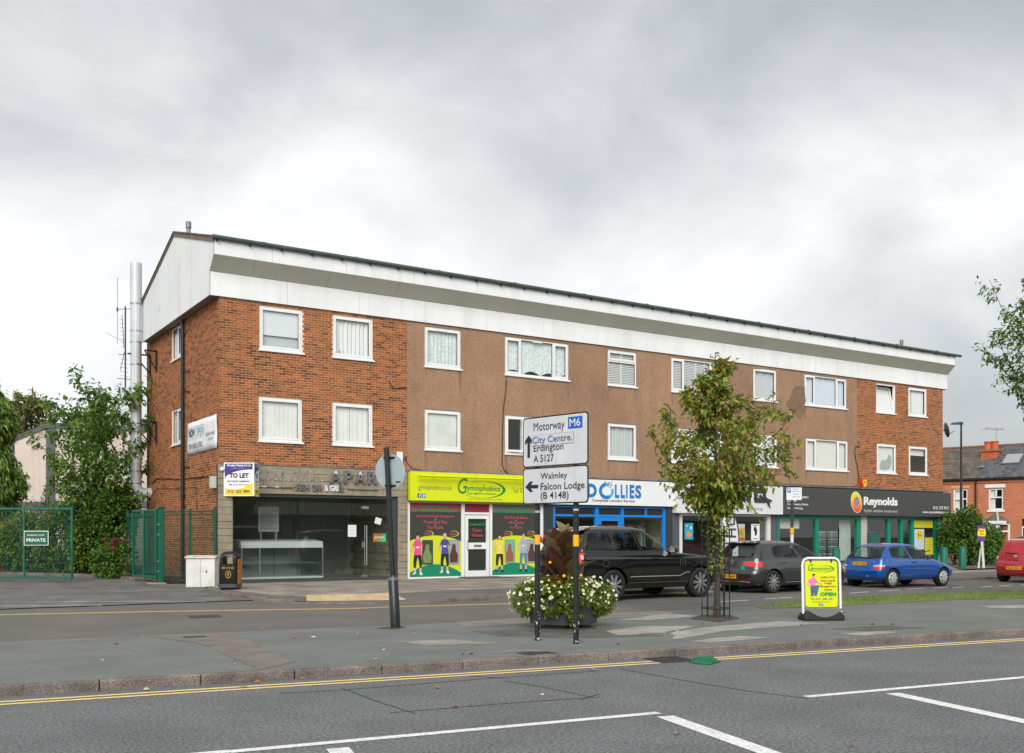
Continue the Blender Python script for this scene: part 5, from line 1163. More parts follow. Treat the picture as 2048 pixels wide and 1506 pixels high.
def tree(name, label, base, H, fork, env, nbr, leafm, L, W, per, droop=.5, r0=.07, seed=1, up=.5, tone=(.1, .8), odd=0., lean=(0, 0), sway=.05, group=None, minz=0., trunk_name='trunk', sub=3, azr=(0, 360), spread=.2, pw=1.15):
    """leader with limbs that end on the envelope env(t) (radius at height share t), twigs on the limbs and leaves on the twigs"""
    rs = random.getstate(); random.seed(seed)
    t = thing(name, label, 'tree', base, 0, group); b = Vector(base); tr, cr, br = MB(), MB(), MB()
    def axis(z): k = z / H; return b + Vector((lean[0] * k + sway * math.sin(k * 5 + seed), lean[1] * k + sway * math.cos(k * 4 + seed), z))
    zs = [H * i / 9 for i in range(10)]
    tr.path([axis(z) for z in zs], [r0 * (1.25 if i == 0 else 1) * (1 - .9 * i / 9) for i in range(10)], 8)
    def leaves(p, d, n, sp):
        for _ in range(n):
            q = p + rv(sp * random.random())
            cr.t = .999 if random.random() < odd else max(.002, min(.95, random.uniform(*tone) + .12 * mnoise.noise(q * 2.2)))
            leaf(cr, q, (d * .6 + rv(1)).normalized(), L * random.uniform(.65, 1.15), W * random.uniform(.7, 1.1), droop)
    for i in range(nbr):
        f = (i + random.random() * .6) / nbr; z0 = fork + (H * .93 - fork) * f ** pw
        az = R(random.uniform(*azr)) if azr != (0, 360) else i * 2.39996 + random.uniform(-.3, .3)
        r = env(z0 / H) * random.uniform(.72, 1.08); rise = r * up * random.uniform(.6, 1.3)
        p0 = axis(z0); tip = p0 + Vector((math.cos(az) * r, math.sin(az) * r, rise))
        pts = []
        for k in range(7):
            s = k / 6; pts.append(p0.lerp(tip, s) + Vector((0, 0, -rise * .35 * math.sin(s * math.pi))) + rv(.03 * r))
        rb = max(.006, r0 * .45 * (1 - .7 * z0 / H)); br.path(pts, [rb * (1 - .8 * k / 6) for k in range(7)], 5)
        for k in range(1, 7):
            d = (pts[k] - pts[k - 1]).normalized()
            for q in range(sub):
                tw = pts[k - 1].lerp(pts[k], random.random()); dv_ = (d * .7 + rv(1)).normalized(); tl_ = (spread + .35 * r * random.random() * (1 - k / 9))
                e = tw + dv_ * tl_; br.path([tw, tw.lerp(e, .5) + rv(.02), e], [rb * .35, rb * .25, .002], 3, caps=False)
                for s in (.35, .7, 1): leaves(tw.lerp(e, s), dv_, max(1, int(per * (1.2 - .4 * s))), .09 + L * .5)
    for z in [H * (.8 + .02 * k) for k in range(10)]: leaves(axis(z) + rv(.08), Vector((0, 0, 1)), max(1, per), .14)
    tr.build(trunk_name, BARK, t, smooth=True, merge=False); br.build('branches', BARK, t, smooth=False, recalc=False); cr.build('crown', leafm, t, recalc=False)
    random.setstate(rs); return t
def bush(name, label, blobs, leafm, L, W, n, tone=(.05, .85), droop=.2, seed=3, group=None, stems=True, cat='shrub', hollow=.55, odd=0.):
    """leaves through a union of ellipsoids (centre, radii), denser near the surface, clumped"""
    rs = random.getstate(); random.seed(seed); c0 = Vector(blobs[0][0]); t = thing(name, label, cat, (c0.x, c0.y, gz(c0.x, c0.y)), 0, group); cr, st = MB(), MB()
    vols = [b[1][0] * b[1][1] * b[1][2] for b in blobs]; tot = sum(v ** .67 for v in vols)
    for (c, r), v in zip(blobs, vols):
        c = Vector(c); k = int(n * v ** .67 / tot)
        for _ in range(k):
            for _t in range(6):
                d = rv(1); q = hollow + (1 - hollow) * random.random() ** .7
                p = c + Vector((d.x * r[0], d.y * r[1], d.z * r[2])) * q
                if mnoise.noise(p * (1.6 / max(.4, min(r)))) > -.18 - .2 * random.random(): break
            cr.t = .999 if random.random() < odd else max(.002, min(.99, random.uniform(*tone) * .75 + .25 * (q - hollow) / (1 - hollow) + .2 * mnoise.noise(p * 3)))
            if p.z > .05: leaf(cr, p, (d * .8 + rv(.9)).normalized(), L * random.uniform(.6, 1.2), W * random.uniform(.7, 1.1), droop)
        if stems:
            for _ in range(4):
                d = rv(1); e = c + Vector((d.x * r[0], d.y * r[1], abs(d.z) * r[2])) * .8; f = Vector((c.x + random.uniform(-.1, .1), c.y + random.uniform(-.1, .1), gz(c.x, c.y)))
                st.path([f, f.lerp(e, .5) + rv(.08), e], [.022, .014, .004], 4, caps=False)
    if stems: st.build('stems', BARK, t, recalc=False)
    cr.build('crown', leafm, t, recalc=False); random.setstate(rs); return t

# ------------------------------------------------------------------ the yard left of the parade
# pale shed behind
CREAM = mat('cream_cladding', lin(206, 192, 182), .8, var=.08, scale=.8, streak=.18); GTRIM = mat('grey_trim', lin(84, 88, 92), .6, var=.1)
sh = thing('storage_building', 'cream rendered rear building with grey trim behind the yard tree', 'building', (8.5, 52, .3))
A0 = Vector((7.23, 52.35, 0)); dr_ = Vector((_su, -_cu, 0)); db_ = Vector((_cu, _su, 0)); e1 = Vector((10.9, 50.0, 0)); lw = Vector((5.2, 54.3, 0)); ZS = 7.0
SF = Plane(A0, dr_, (0, 0, 1)); SLW = Plane(lw, A0 - lw, (0, 0, 1)); WL = (A0 - lw).length
mb = MB(); wv = [A0, A0 + dr_ * 6, A0 + dr_ * 6 + (lw - A0) * 3, lw, ]
for a, b, za, zb in ((A0, A0 + dr_ * 6, 6.95, 6.7), (lw, A0, 6.0, 6.95), (A0 + dr_ * 6, A0 + dr_ * 6 + db_ * 8, 6.7, 6.7)):
    mb.face([a + Vector((0, 0, .2)), b + Vector((0, 0, .2)), b + Vector((0, 0, zb)), a + Vector((0, 0, za))])
mb.face([lw + Vector((0, 0, 6.0)), A0 + Vector((0, 0, 6.95)), A0 + dr_ * 6 + Vector((0, 0, 6.7)), A0 + dr_ * 6 + db_ * 8 + Vector((0, 0, 6.2))])
mb.build('wall', CREAM, sh, recalc=False)
mb = MB(); slab(mb, SF, [(-.02, 6.72), (6, 6.5), (6, 6.72), (-.02, 6.97)], .06, .05); slab(mb, SLW, [(0, 5.82), (WL, 6.74), (WL, 6.98), (0, 6.05)], .06, .05); mb.build('eaves_trim', GTRIM, sh)
mb = MB(); slab(mb, SF, rect(-.12, .2, .30, 6.7), .05, .04); mb.build('corner_pipe', GTRIM, sh); mb = MB(); slab(mb, SLW, rect(WL * .30, .2, WL * .34, 6.3), .05, .04); mb.build('downpipe', GTRIM, sh)
mb = MB(); slab(mb, SF, rect(.3, 2.95, 6, 3.25), .08, .06); slab(mb, SLW, rect(0, 2.9, WL - .14, 3.2), .08, .06); mb.build('base_band', GTRIM, sh)
s2 = thing('distant_house', 'pale building top showing behind the yard tree', 'building', (12, 60, .3)); mb = MB(); q = at_depth(150, 850, 60); mb.box((q.x, q.y, .2), (q.x + 4, q.y + 4, 8.6)); mb.build('wall', mat('pale_grey_render', (.5, .49, .46), .9, var=.2), s2); mb = MB(); mb.box((q.x - .1, q.y - .1, 8.61), (q.x + 4.1, q.y + 4.1, 8.8)); mb.build('roof', GTRIM, s2)
# conifer with hanging sprays
def conifer(base, H, r, label, seed=5):
    random.seed(seed); t = thing('conifer_tree', label, 'tree', base); b = Vector(base); tr, cr = MB(), MB()
    tr.path([b, b + Vector((0, 0, H * .96))], [.22, .03], 8)
    z = .3
    while z < H:
        k = z / H; rr = r * (1 - k ** 3.4) ** .75 * (1 + .16 * math.sin(z * 2.3)); n = int(12 + rr * 30)
        for i in range(n):
            az = random.uniform(0, 6.283); q = rr * random.uniform(.7, 1.02); p = b + Vector((math.cos(az) * q, math.sin(az) * q, z + random.uniform(-.2, .2)))
            o = Vector((math.cos(az), math.sin(az), 0)); tn = random.uniform(.15, .9)
            for j in range(11):
                cr.t = max(.01, min(.99, tn + random.uniform(-.2, .2) + .1 * (j % 3)))
                leaf(cr, p + rv(.13), (o * random.uniform(.2, 1.0) + Vector((0, 0, -random.uniform(.3, 1.2))) + rv(.5)).normalized(), random.uniform(.18, .36), random.uniform(.06, .11), .2)
        z += .2
    tr.build('trunk', BARK, t, smooth=True); cr.build('crown', LEAF_C, t, recalc=False)
conifer((3.75, 44.9, .3), 8.2, 1.38, 'tall green conifer with drooping sprays at the back of the yard')
tree('background_tree', 'thin brownish green tree between the conifer and the cream building', (8.2, 66, .2), 10.3, 4, lambda t: 2.7 * math.sin(min(1, .18 + t * .82) * math.pi) ** .7, 34, LEAF_B, .30, .18, 5, seed=8, r0=.2, up=.35)
tree('yard_tree', 'leafy green tree beside the metal flue in the yard', (6.75, 38.0, .25), 6.75, 1.6, lambda t: 2.05 * math.sin(min(1, max(.05, 1.12 - t)) * math.pi) ** .55 + .12, 35, LEAF_G, .23, .115, 4, seed=21, r0=.075, up=.42, tone=(.3, 1.0), droop=.6, sub=4, odd=0, lean=(.1, 0))
bush('evergreen_shrub', 'dark evergreen shrub under the flue elbow in the yard', [((7.15, 36.9, 1.9), (.75, .7, 1.3)), ((6.6, 37.3, 1.5), (.75, .7, 1.3)), ((7.5, 37.6, 2.6), (.7, .6, .75))], LEAF_G, .17, .10, 7000, tone=(.0, .6), seed=4)
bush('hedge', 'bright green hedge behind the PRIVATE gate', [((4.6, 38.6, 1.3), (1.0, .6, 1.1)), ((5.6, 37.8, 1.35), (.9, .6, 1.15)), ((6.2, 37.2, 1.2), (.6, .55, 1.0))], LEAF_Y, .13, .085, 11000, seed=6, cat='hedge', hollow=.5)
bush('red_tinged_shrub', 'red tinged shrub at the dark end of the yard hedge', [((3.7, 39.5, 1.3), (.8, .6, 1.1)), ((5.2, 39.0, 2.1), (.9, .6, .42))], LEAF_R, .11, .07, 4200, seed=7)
bush('sapling', 'small upright green sapling in front of the cream building', [((5.55, 40.2, 2.6), (.32, .3, .7)), ((5.5, 40.2, 3.1), (.18, .18, .5)), ((5.0, 40.4, 2.5), (.3, .3, .5))], LEAF_G, .12, .06, 420, seed=9)
hy = bush('hydrangea_shrub', 'low hydrangea bush with dull red flower heads beside the driveway', [((6.6, 34.9, .72), (.55, .5, .62)), ((7.0, 34.7, .95), (.45, .4, .5)), ((6.75, 34.5, .4), (.4, .35, .3))], LEAF_G, .14, .1, 1500, tone=(.2, .8), seed=10)
for k in range(9):
    p = Vector((6.6 + random.uniform(-.25, .75), 34.5 + random.uniform(-.2, .3), 1.25 + random.uniform(-.12, .28))); mb = MB()
    for j in range(16): mb.lathe([(0, -.03), (.03, 0), (0, .03)], 5, Matrix.Translation(p + rv(.07 * random.random() ** .3)))
    mb.build('flower_head', mat('hydrangea_red', lin(120, 50, 62), .8, var=.4, scale=20), hy)
bush('dry_grass_tuft', 'pale dry twiggy plant beside the hydrangea', [((7.3, 34.1, .5), (.42, .35, .42))], leaf_mat('dry_twig', [(.16, .13, .09), (.25, .21, .15)], .1), .22, .012, 420, seed=12, stems=False)
blotch('planting_bed', [(7.55, 30.9), (7.4, 33.4), (6.9, 36.0), (5.2, 38.0), (3.4, 40.2), (3.2, 41.5), (8.5, 39.5), (8.5, 31.0)], SOIL, lift=.03, jit=.1, px=False)
mb = MB()
for k in range(260):
    x, y = random.uniform(6.9, 8.3), random.uniform(31.2, 35.5); cr_ = mb; mb.t = random.uniform(.01, .99); leaf(mb, Vector((x, y, gz(x, y) + .045)), Vector((random.uniform(-1, 1), random.uniform(-1, 1), .1)), .09, .05)
tag(mb.build('leaf_litter', leaf_mat('litter_leaf', [(.08, .055, .03), (.2, .13, .06), (.3, .2, .1)], .1), None, recalc=False), kind='stuff')
# stones edging the bed
kb = tag(bpy.data.objects.new('driveway_edging', None), kind='structure'); COL.objects.link(kb)
kerb_row(kb, [(2.9, 40.0), (5.0, 37.3), (6.5, 35.3), (7.25, 33.0), (7.5, 31.4)], [.36, .33, .30, .26, .24], L=.9)

# ---- green weldmesh fence, posts, gates
FGREEN = mat('fence_green', lin(8, 92, 72), .45, var=.08, scale=3); WIREG = mat('wire_green', lin(14, 84, 68), .5)
def mesh_panel(parent, a, b, z0, z1, pitch=.06, name='mesh_panel', crank=True):
    a, b = Vector((a[0], a[1], 0)), Vector((b[0], b[1], 0)); d = (b - a).normalized(); n = Vector((-d.y, d.x, 0)); L = (b - a).length; mb = MB(); k = 0; w = .005
    def bar(p, q, r): mb.path([p, q], r, 4, caps=False)
    zz = [z0, z0 + .12, z0 + .2] if crank else [z0]
    while k * pitch < L:
        p = a + d * (k * pitch)
        bar(p + Vector((0, 0, z0)), p + Vector((0, 0, z1)), w); k += 1
    z = z0; 
    while z <= z1 + .001:
        bar(a + Vector((0, 0, z)) + n * .006, b + Vector((0, 0, z)) + n * .006, .006); z += .2
    if crank:
        for zc in (z0 + .1, z1 - .12):
            for o in (.03, -.0): 
                for s in (-.05, .05): bar(a + n * (.04 if s > 0 else .02) + Vector((0, 0, zc + s)), b + n * (.04 if s > 0 else .02) + Vector((0, 0, zc + s)), .006)
            k = 0
            while k * pitch < L:
                p = a + d * (k * pitch); mb.path([p + Vector((0, 0, zc - .08)), p + n * .05 + Vector((0, 0, zc)), p + Vector((0, 0, zc + .08))], w * 1.2, 4, caps=False); k += 1
    return tag(mb.build(name, WIREG, parent, recalc=False), kind='stuff')
def post(parent, x, y, z0, z1, s, name='post'):
    mb = MB(); mb.box((x - s / 2, y - s / 2, z0), (x + s / 2, y + s / 2, z1)); return mb.build(name, FGREEN, parent, bevel=.006)
fx = 7.75
fn = thing('mesh_fence', 'green weldmesh fence along the brick gable beside the white cabinet', 'fence', (8.2, 29.8, .15))
post(fn, 8.45, 29.22, .1, 2.42, .06); post(fn, 7.98, 30.12, .1, 2.40, .06); mesh_panel(fn, (8.45, 29.22), (7.98, 30.12), .3, 2.38); mesh_panel(fn, (7.98, 30.12), (7.46, 31.12), .3, 2.38)
fn2 = thing('mesh_fence', 'green weldmesh fence running back beside the yard shrubs', 'fence', (7.6, 35, .15))
post(fn2, 7.55, 33.9, .15, 2.42, .06); post(fn2, 7.5, 36.4, .15, 2.42, .06); mesh_panel(fn2, (7.6, 31.6), (7.55, 33.9), .3, 2.36); mesh_panel(fn2, (7.55, 33.9), (7.5, 36.4), .3, 2.36); mesh_panel(fn2, (7.5, 36.4), (7.45, 38.6), .3, 2.36)
gp_ = thing('gate_post', 'stout green square gate post on a small concrete pad', 'gate post', (7.40, 31.2, .15)); post(gp_, 7.40, 31.2, .15, 2.42, .15, 'shaft'); mb = MB(); mb.box((7.30, 31.10, 2.425), (7.50, 31.30, 2.45)); mb.build('cap', FGREEN, gp_)
mb = MB(); mb.box((7.0, 30.95, .1), (7.5, 31.35, .185)); mb.build('concrete_pad', mat('pad_concrete', (.35, .34, .31), .9), gp_)
for z in (.5, .8, 1.6, 1.9): mb = MB(); mb.box((7.28, 31.1, z), (7.33, 31.125, z + .05)); mb.build('hinge_bolt', STEEL, gp_)
def gate(name, label, a, b, z0, z1, mid=None):
    t = thing(name, label, 'gate', (a[0], a[1], z0)); A = Vector((*a, 0)); B = Vector((*b, 0)); d = (B - A).normalized(); P = Plane(A, d, (0, 0, 1)); L = (B - A).length; mb = MB()
    frame_ring(mb, P, 0, z0, L, z1, .06, -.03, .03)
    for m_ in (mid or []): slab(mb, P, rect(m_ - .03, z0 + .06, m_ + .03, z1 - .06), .03, .06)
    mb.build('gate_frame', FGREEN, t, bevel=.006); q = A + d * .06; r_ = B - d * .06; mesh_panel(t, (q.x, q.y), (r_.x, r_.y), z0 + .06, z1 - .06, .05, 'gate_mesh', crank=False); return t, P, L
g1, GPN, GL = gate('mesh_gate', 'closed green mesh gate leaf carrying the PRIVATE sign', (2.55, 34.33), (5.17, 32.65), .30, 2.44, [1.64])
mb = MB(); mb.path([GPN(GL - .04, .09, .04), GPN(GL - .04, 1.2, .04)], .012, 6); mb.build('drop_bolt', FGREEN, g1); mb = MB(); slab(mb, GPN, rect(GL - .16, .86, GL - .02, .95), .06, .05); mb.build('latch', FGREEN, g1)
mb = MB(); mb.box((5.02, 32.5, .1), (5.32, 32.75, .17)); tag(mb.build('bolt_pad', mat('pad_concrete', (.35, .34, .31), .9), None), 'small concrete pad under the drop bolt of the PRIVATE gate', 'pad')
g2, _p, _l = gate('mesh_gate', 'green mesh gate leaf swung open beside the stout gate post', (6.95, 32.9), (7.30, 31.28), .32, 2.40, [.8])
ps = thing('private_sign', 'green RICHMOND COURT PRIVATE sign hung on the mesh gate', 'sign', GPN(1.98, 1.55, .05)); mb = MB(); slab(mb, GPN, rect(1.66, 1.30, 2.40, 1.74), .055, .012); sp_ = mb.build('sign_panel', WHITE, ps, bevel=.004)
printed('sign_face', GPN, [rect(1.68, 1.32, 2.38, 1.72)], mat('private_green', lin(6, 92, 62), .4), ps, .060); text('RICHMOND COURT', GPN, 1.77, 2.29, 1.585, 1.635, WHITE, ps, bold=.01, off=.066); text('PRIVATE', GPN, 1.74, 2.32, 1.41, 1.51, WHITE, ps, bold=.02, off=.066)
# things glimpsed behind the gate
wb = thing('waste_bin', 'grey wheeled waste container behind the left gate', 'bin', at_depth(0, 1090, 37)); q = at_depth(-8, 1090, 37); D_q = Matrix.Translation((q.x, q.y, gz(q.x, q.y))) @ Matrix.Rotation(VIEW_AZ - R(90), 4, 'Z')
mb = MB(); mb.obox(D_q, (-.5, -.3, .12), (.28, .3, 1.15)); mb.build('body', mat('bin_grey', (.2, .22, .22), .5), wb, bevel=.03); mb = MB(); mb.obox(D_q, (-.52, -.32, 1.16), (.3, .32, 1.24)); mb.build('lid', mat('bin_lid', (.13, .14, .14), .5), wb, bevel=.02)
for x in (-.4, .2): mb = MB(); mb.path([D_q @ Vector((x, -.36, .08)), D_q @ Vector((x, -.30, .08))], .08, 10); mb.build('wheel', BLACKP, wb)
wf = thing('timber_fence', 'short weathered timber fence beside the waste container', 'fence', at_depth(30, 1080, 37.5)); WOOD = mat('weathered_wood', (.17, .14, .11), .9, var=.3, scale=5)
for k in range(6):
    q = at_depth(20 + k * 7, 1080, 37.6); M = Matrix.Translation((q.x, q.y, gz(q.x, q.y))) @ Matrix.Rotation(VIEW_AZ - R(90), 4, 'Z'); mb = MB(); mb.obox(M, (-.06, 0, 0), (.06, .02, 1.9)); mb.build('board', WOOD, wf)
mb = MB(); q = at_depth(-25, 1080, 38); M = Matrix.Translation((q.x, q.y, .2)) @ Matrix.Rotation(VIEW_AZ - R(90), 4, 'Z'); mb.obox(M, (-1.5, 0, 0), (.85, .2, 1.8)); tag(mb.build('brick_wall', mat('far_brick', lin(150, 80, 52), .9, var=.2, scale=6), None), 'low red brick wall behind the waste container', 'wall')
# white cabinet, litter bin
M = Matrix.Translation((8.0, 28.85, .13)) @ Matrix.Rotation(R(-33), 4, 'Z')
cb = thing('utility_cabinet', 'dirty white utility cabinet with a sloped lid beside the litter bin', 'utility cabinet', (8.0, 28.85, .13))
CAB = mat('cabinet_white', (.66, .65, .62), .7, var=.12, scale=3, streak=.25); mb = MB(); mb.obox(M, (-.42, -.2, .0), (.40, .2, .82)); mb.build('body', CAB, cb, bevel=.015); n0 = MB(); n0.prism([(-.24, .825), (.24, .825), (.22, .87), (0, .91), (-.22, .87)], lambda y, z: M @ Vector((-.45, y, z)), lambda y, z: M @ Vector((.43, y, z))); n0.build('lid', mat('cabinet_lid', (.55, .5, .45), .8, var=.3, scale=6), cb, bevel=.01)
mb = MB(); mb.obox(M, (.15, -.212, .42), (.18, -.2, .48)); mb.build('lock', BLACKP, cb); mb = MB(); mb.obox(M, (-.005, -.203, .02), (.005, -.2, .8)); mb.build('door_seam', mat('seam_grey', (.25, .25, .23), .8), cb)
bn = thing('litter_bin', 'black plastic litter bin with gold emblem standing at the kerb by the takeaway', 'litter bin', (8.18, 26.88, .11), R(-32))
BP = mat('bin_black', (.008, .008, .009), .3)
mb = MB()
def sq(w, d, z, r=.09): return [(x, y, z) for x, y in rrect(-w / 2, -d / 2, w / 2, d / 2, r, 4)]
def loft(mb, rings, cap=True):
    n = len(rings[0]); V = [p for r in rings for p in r]; F = []
    for i in range(len(rings) - 1):
        for k in range(n): F.append((i * n + k, i * n + (k + 1) % n, (i + 1) * n + (k + 1) % n, (i + 1) * n + k))
    if cap: F.append(tuple(range(n - 1, -1, -1))); F.append(tuple((len(rings) - 1) * n + k for k in range(n)))
    mb.mesh(V, F)
loft(mb, [sq(.5, .5, 0), sq(.5, .5, .06), sq(.56, .56, .10), sq(.58, .58, .14), sq(.54, .54, .72), sq(.50, .50, .73)]); mb.build('body', BP, bn, smooth=True, local=True)
mb = MB(); loft(mb, [sq(.61, .61, .10, .1), sq(.61, .61, .20, .1)]); mb.build('base_band', mat('bin_band', (.05, .052, .055), .5), bn, smooth=True, local=True)
for x in (-.20, .20):
    mb = MB(); mb.box((x - .055, -.24, .72), (x + .055, .24, .93)); mb.build('hood_pillar', BP, bn, local=True, bevel=.02)
mb = MB(); loft(mb, [sq(.50, .50, .93, .1), sq(.48, .48, .99, .1), sq(.36, .36, 1.05, .1), sq(.1, .1, 1.07, .03)]); mb.build('hood', BP, bn, smooth=True, local=True)
GOLD = mat('gold_print', lin(196, 150, 40), .5); BF = Plane((0, -.283, .0), (1, 0, 0), Vector((0, .03, 1)))
fr = MB(); n = 20
for k in range(n):
    a, b = [2 * math.pi * q / n for q in (k, k + 1)]; slab(fr, BF, [(.02 + .085 * math.cos(a), .45 + .1 * math.sin(a)), (.02 + .085 * math.cos(b), .45 + .1 * math.sin(b)), (.02 + .07 * math.cos(b), .45 + .085 * math.sin(b)), (.02 + .07 * math.cos(a), .45 + .085 * math.sin(a))], .012, .004)
fr.build('emblem', GOLD, bn, local=True); printed('emblem_figure', BF, [[(.0, .40), (.02, .40), (.03, .46), (.05, .5), (.03, .51), (.02, .48), (.0, .48)]], GOLD, bn, .012, local=True); text('LITTER', BF, -.1, .2, .60, .64, GOLD, bn, off=.012, local=True); printed('chevron', BF, [[(-.18, .63), (-.14, .60), (-.10, .63), (-.12, .645), (-.14, .63), (-.16, .645)]], GOLD, bn, .012, local=True)
mb = MB(); mb.box((.29, -.2, .18), (.30, .2, .86)); mb.build('side_poster', mat('orange_board', lin(190, 110, 40), .6, var=.3, scale=12), bn, local=True)

bn.scale = (.87, .87, 1)
# ---- on the gable: flue, downpipe, banner, aerials
GALV = mat('galvanised_steel', (.60, .64, .66), .5, metal=.25, var=.06, scale=2)
fl = thing('metal_flue', 'tall shiny metal extraction flue rising up the gable', 'flue', (8.05, 37.6, 3.1)); cx, cy, rr = 8.03, 37.5, .19
mb = MB(); mb.path([(8.56, cy, 3.12), (8.3, cy, 3.12), (8.15, cy, 3.16), (8.05, cy, 3.28), (cx, cy, 3.45)], rr, 20); mb.path([(cx, cy, 3.45), (cx, cy, 9.9)], rr, 20); mb.build('lower_duct', GALV, fl, smooth=True)
mb = MB(); mb.path([(cx, cy, 9.9), (cx, cy, 11.32)], rr * 1.06, 20); mb.build('upper_duct', GALV, fl, smooth=True)
for z in [3.46, 3.9, 4.75, 5.6, 6.4, 6.85, 7.7, 8.5, 8.9, 9.86]: mb = MB(); mb.path([(cx, cy, z - .02), (cx, cy, z + .02)], rr * 1.06, 20); mb.build('seam_band', mat('band_steel', (.42, .44, .46), .4, metal=.9), fl, smooth=True)
mb = MB()
for k in range(6):
    a = k * math.pi / 3; mb.box((cx + rr * math.cos(a) - .004, cy + rr * math.sin(a) - .004, 3.5), (cx + rr * math.cos(a) + .004, cy + rr * math.sin(a) + .004, 9.85))
mb.build('guy_wires', mat('band_steel', (.42, .44, .46), .4, metal=.9), fl)
for z in (5.55, 8.05):
    mb = MB(); mb.box((7.75, 37.45, z), (8.53, 37.52, z + .05)); mb.box((8.47, 37.45, z - .7), (8.535, 37.52, z)); mb.box((8.4, 36.5, z), (8.535, 36.55, z + .05)); mb.path([(8.48, 37.48, z - .6), (7.95, 37.48, z)], .025, 4); mb.box((8.10, 36.5, z), (8.52, 36.56, z + .05)); mb.path([(8.48, 36.53, z - .6), (8.12, 36.53, z)], .022, 4); mb.box((8.47, 36.5, z - .7), (8.535, 36.56, z)); mb.build('bracket', BLACKP, fl)
dp = thing('drainpipe', 'black drainpipe down the brick gable between the windows and the banner', 'drainpipe', (8.46, 32.85, .2)); mb = MB(); mb.path([(8.46, 32.85, .15), (8.46, 32.85, 8.5)], .055, 10); mb.build('pipe', BLACKP, dp, smooth=True)
for z in (8.0, 6.9, 5.4, 3.75, 2.9): mb = MB(); mb.path([(8.46, 32.85, z - .06), (8.46, 32.85, z + .06)], .068, 10); mb.build('collar', BLACKP, dp, smooth=True)
for z in (6.85, 6.2, 3.8): mb = MB(); mb.path([(8.48, 32.75, z), (8.5, 32.2, z - .05)], .02, 6); mb.build('bracket', BLACKP, dp)
bnr = thing('banner', 'white NOW OPEN fish bar and grill banner on the brick gable', 'banner', (8.5, 30.8, 4.6)); BNP = Plane((8.52, 32.45, 4.15), (0, -1, 0), (0, 0, 1))
mb = MB(); nx, nz_ = 14, 5; V = [BNP(3.22 * i / nx, .98 * j / nz_, .012 + .012 * math.sin(i * 1.1 + j)) for j in range(nz_ + 1) for i in range(nx + 1)]
mb.mesh(V, [(j * (nx + 1) + i, j * (nx + 1) + i + 1, (j + 1) * (nx + 1) + i + 1, (j + 1) * (nx + 1) + i) for j in range(nz_) for i in range(nx)]); sheet = mb.build('sheet', mat('banner_white', (.78, .79, .80), .6, var=.03, scale=4), bnr, smooth=True); md = sheet.modifiers.new('solid', 'SOLIDIFY'); md.thickness = .006
PT = mat('banner_dark', lin(70, 76, 84), .6); PTL = mat('banner_teal', lin(150, 200, 200), .6)
text('NOW', BNP, .25, .95, .52, .78, PT, bnr, bold=.02, off=.03); text('OPEN', BNP, 1.0, 1.85, .50, .78, PTL, bnr, bold=.01, off=.03); text('FISH BAR & GRILL', BNP, .25, 1.8, .15, .32, PT, bnr, bold=.005, off=.03); text('CODLAND APART', BNP, 2.1, 3.05, .42, .52, PT, bnr, off=.03); printed('teal_script', BNP, [rect(2.35, .28, 2.85, .36)], PTL, bnr, .03)
for z in (.46, .82): printed('rule_line', BNP, [rect(.25, z, 1.85, z + .012)], mat('banner_rule', lin(200, 206, 210), .6), bnr, .03)
cable('black cables sagging across the gable from the flue to the corner box', [(-37.2, 3.45), (-36.5, 3.6), (-34.5, 3.5), (-33.2, 3.42), (-31.5, 3.4), (-30.2, 3.36), (-29.45, 3.2)], .016, GABLE); cable('lower black cable along the gable brickwork', [(-37.3, 3.0), (-36.5, 3.25), (-35, 3.2), (-33, 3.12), (-31.4, 3.1), (-31.38, 2.4)], .008, GABLE)
ar = thing('tv_aerial', 'rusty aerial mast with several antennas behind the metal flue', 'aerial', (7.85, 38.3, 6.9)); RUST = mat('rusty_mast', (.09, .06, .05), .8)
ax, ay = 7.82, 38.25; mb = MB(); mb.path([(ax, ay, 6.95), (ax, ay, 9.9)], .03, 6); mb.build('mast', RUST, ar)
rgt = Vector((_su, -_cu, 0))
def arm(p, q, r=.012): mb = MB(); mb.path([Vector((ax, ay, 0)) + rgt * p[0] + Vector((0, 0, p[1])), Vector((ax, ay, 0)) + rgt * q[0] + Vector((0, 0, q[1]))], r, 4); mb.build('antenna_arm', RUST, ar)
arm((-.28, 9.8), (.3, 9.82)); arm((-.05, 8.4), (-.12, 9.6)); arm((-.25, 8.15), (.2, 8.2)); arm((-.3, 7.3), (.25, 7.25)); arm((-.18, 7.6), (-.02, 8.3)); arm((-.7, 8.95), (-.02, 8.6), .006)
for k in range(8): arm((-.16 - .01 * k, 8.45 + .14 * k), (-.01 - .01 * k, 8.43 + .14 * k), .006)
for k in range(5): arm((-.2, 7.4 + .15 * k), (.12, 7.36 + .15 * k), .006)
wh = thing('whip_antenna', 'thin vertical whip antenna left of the aerial mast', 'aerial', (ax - .3, ay + .2, 8.4)); mb = MB(); p = Vector((ax, ay, 0)) - rgt * .29; mb.path([p + Vector((0, 0, 8.55)), p + Vector((0, 0, 10.95))], .009, 5); mb.build('rod', RUST, wh); mb = MB(); mb.lathe([(.03, 9.72), (.03, 9.86)], 8, Matrix.Translation(p)); mb.build('mount', RUST, wh)
# ------------------------------------------------------------------ street furniture
LC = 'black_paint'
POSTB = mat('black_post', (.014, .017, .016), .35, var=.4, scale=18)
YBAND = mat('yellow_reflector', lin(246, 176, 10), .45); GREYB = mat('sign_back_grey', lin(158, 172, 178), .6, var=.06, scale=6); SIGNW = mat('traffic_sign_white', lin(206, 208, 212), .45, var=.05, scale=4, streak=.12); SIGNB = mat('sign_black', (.012, .012, .012), .5)
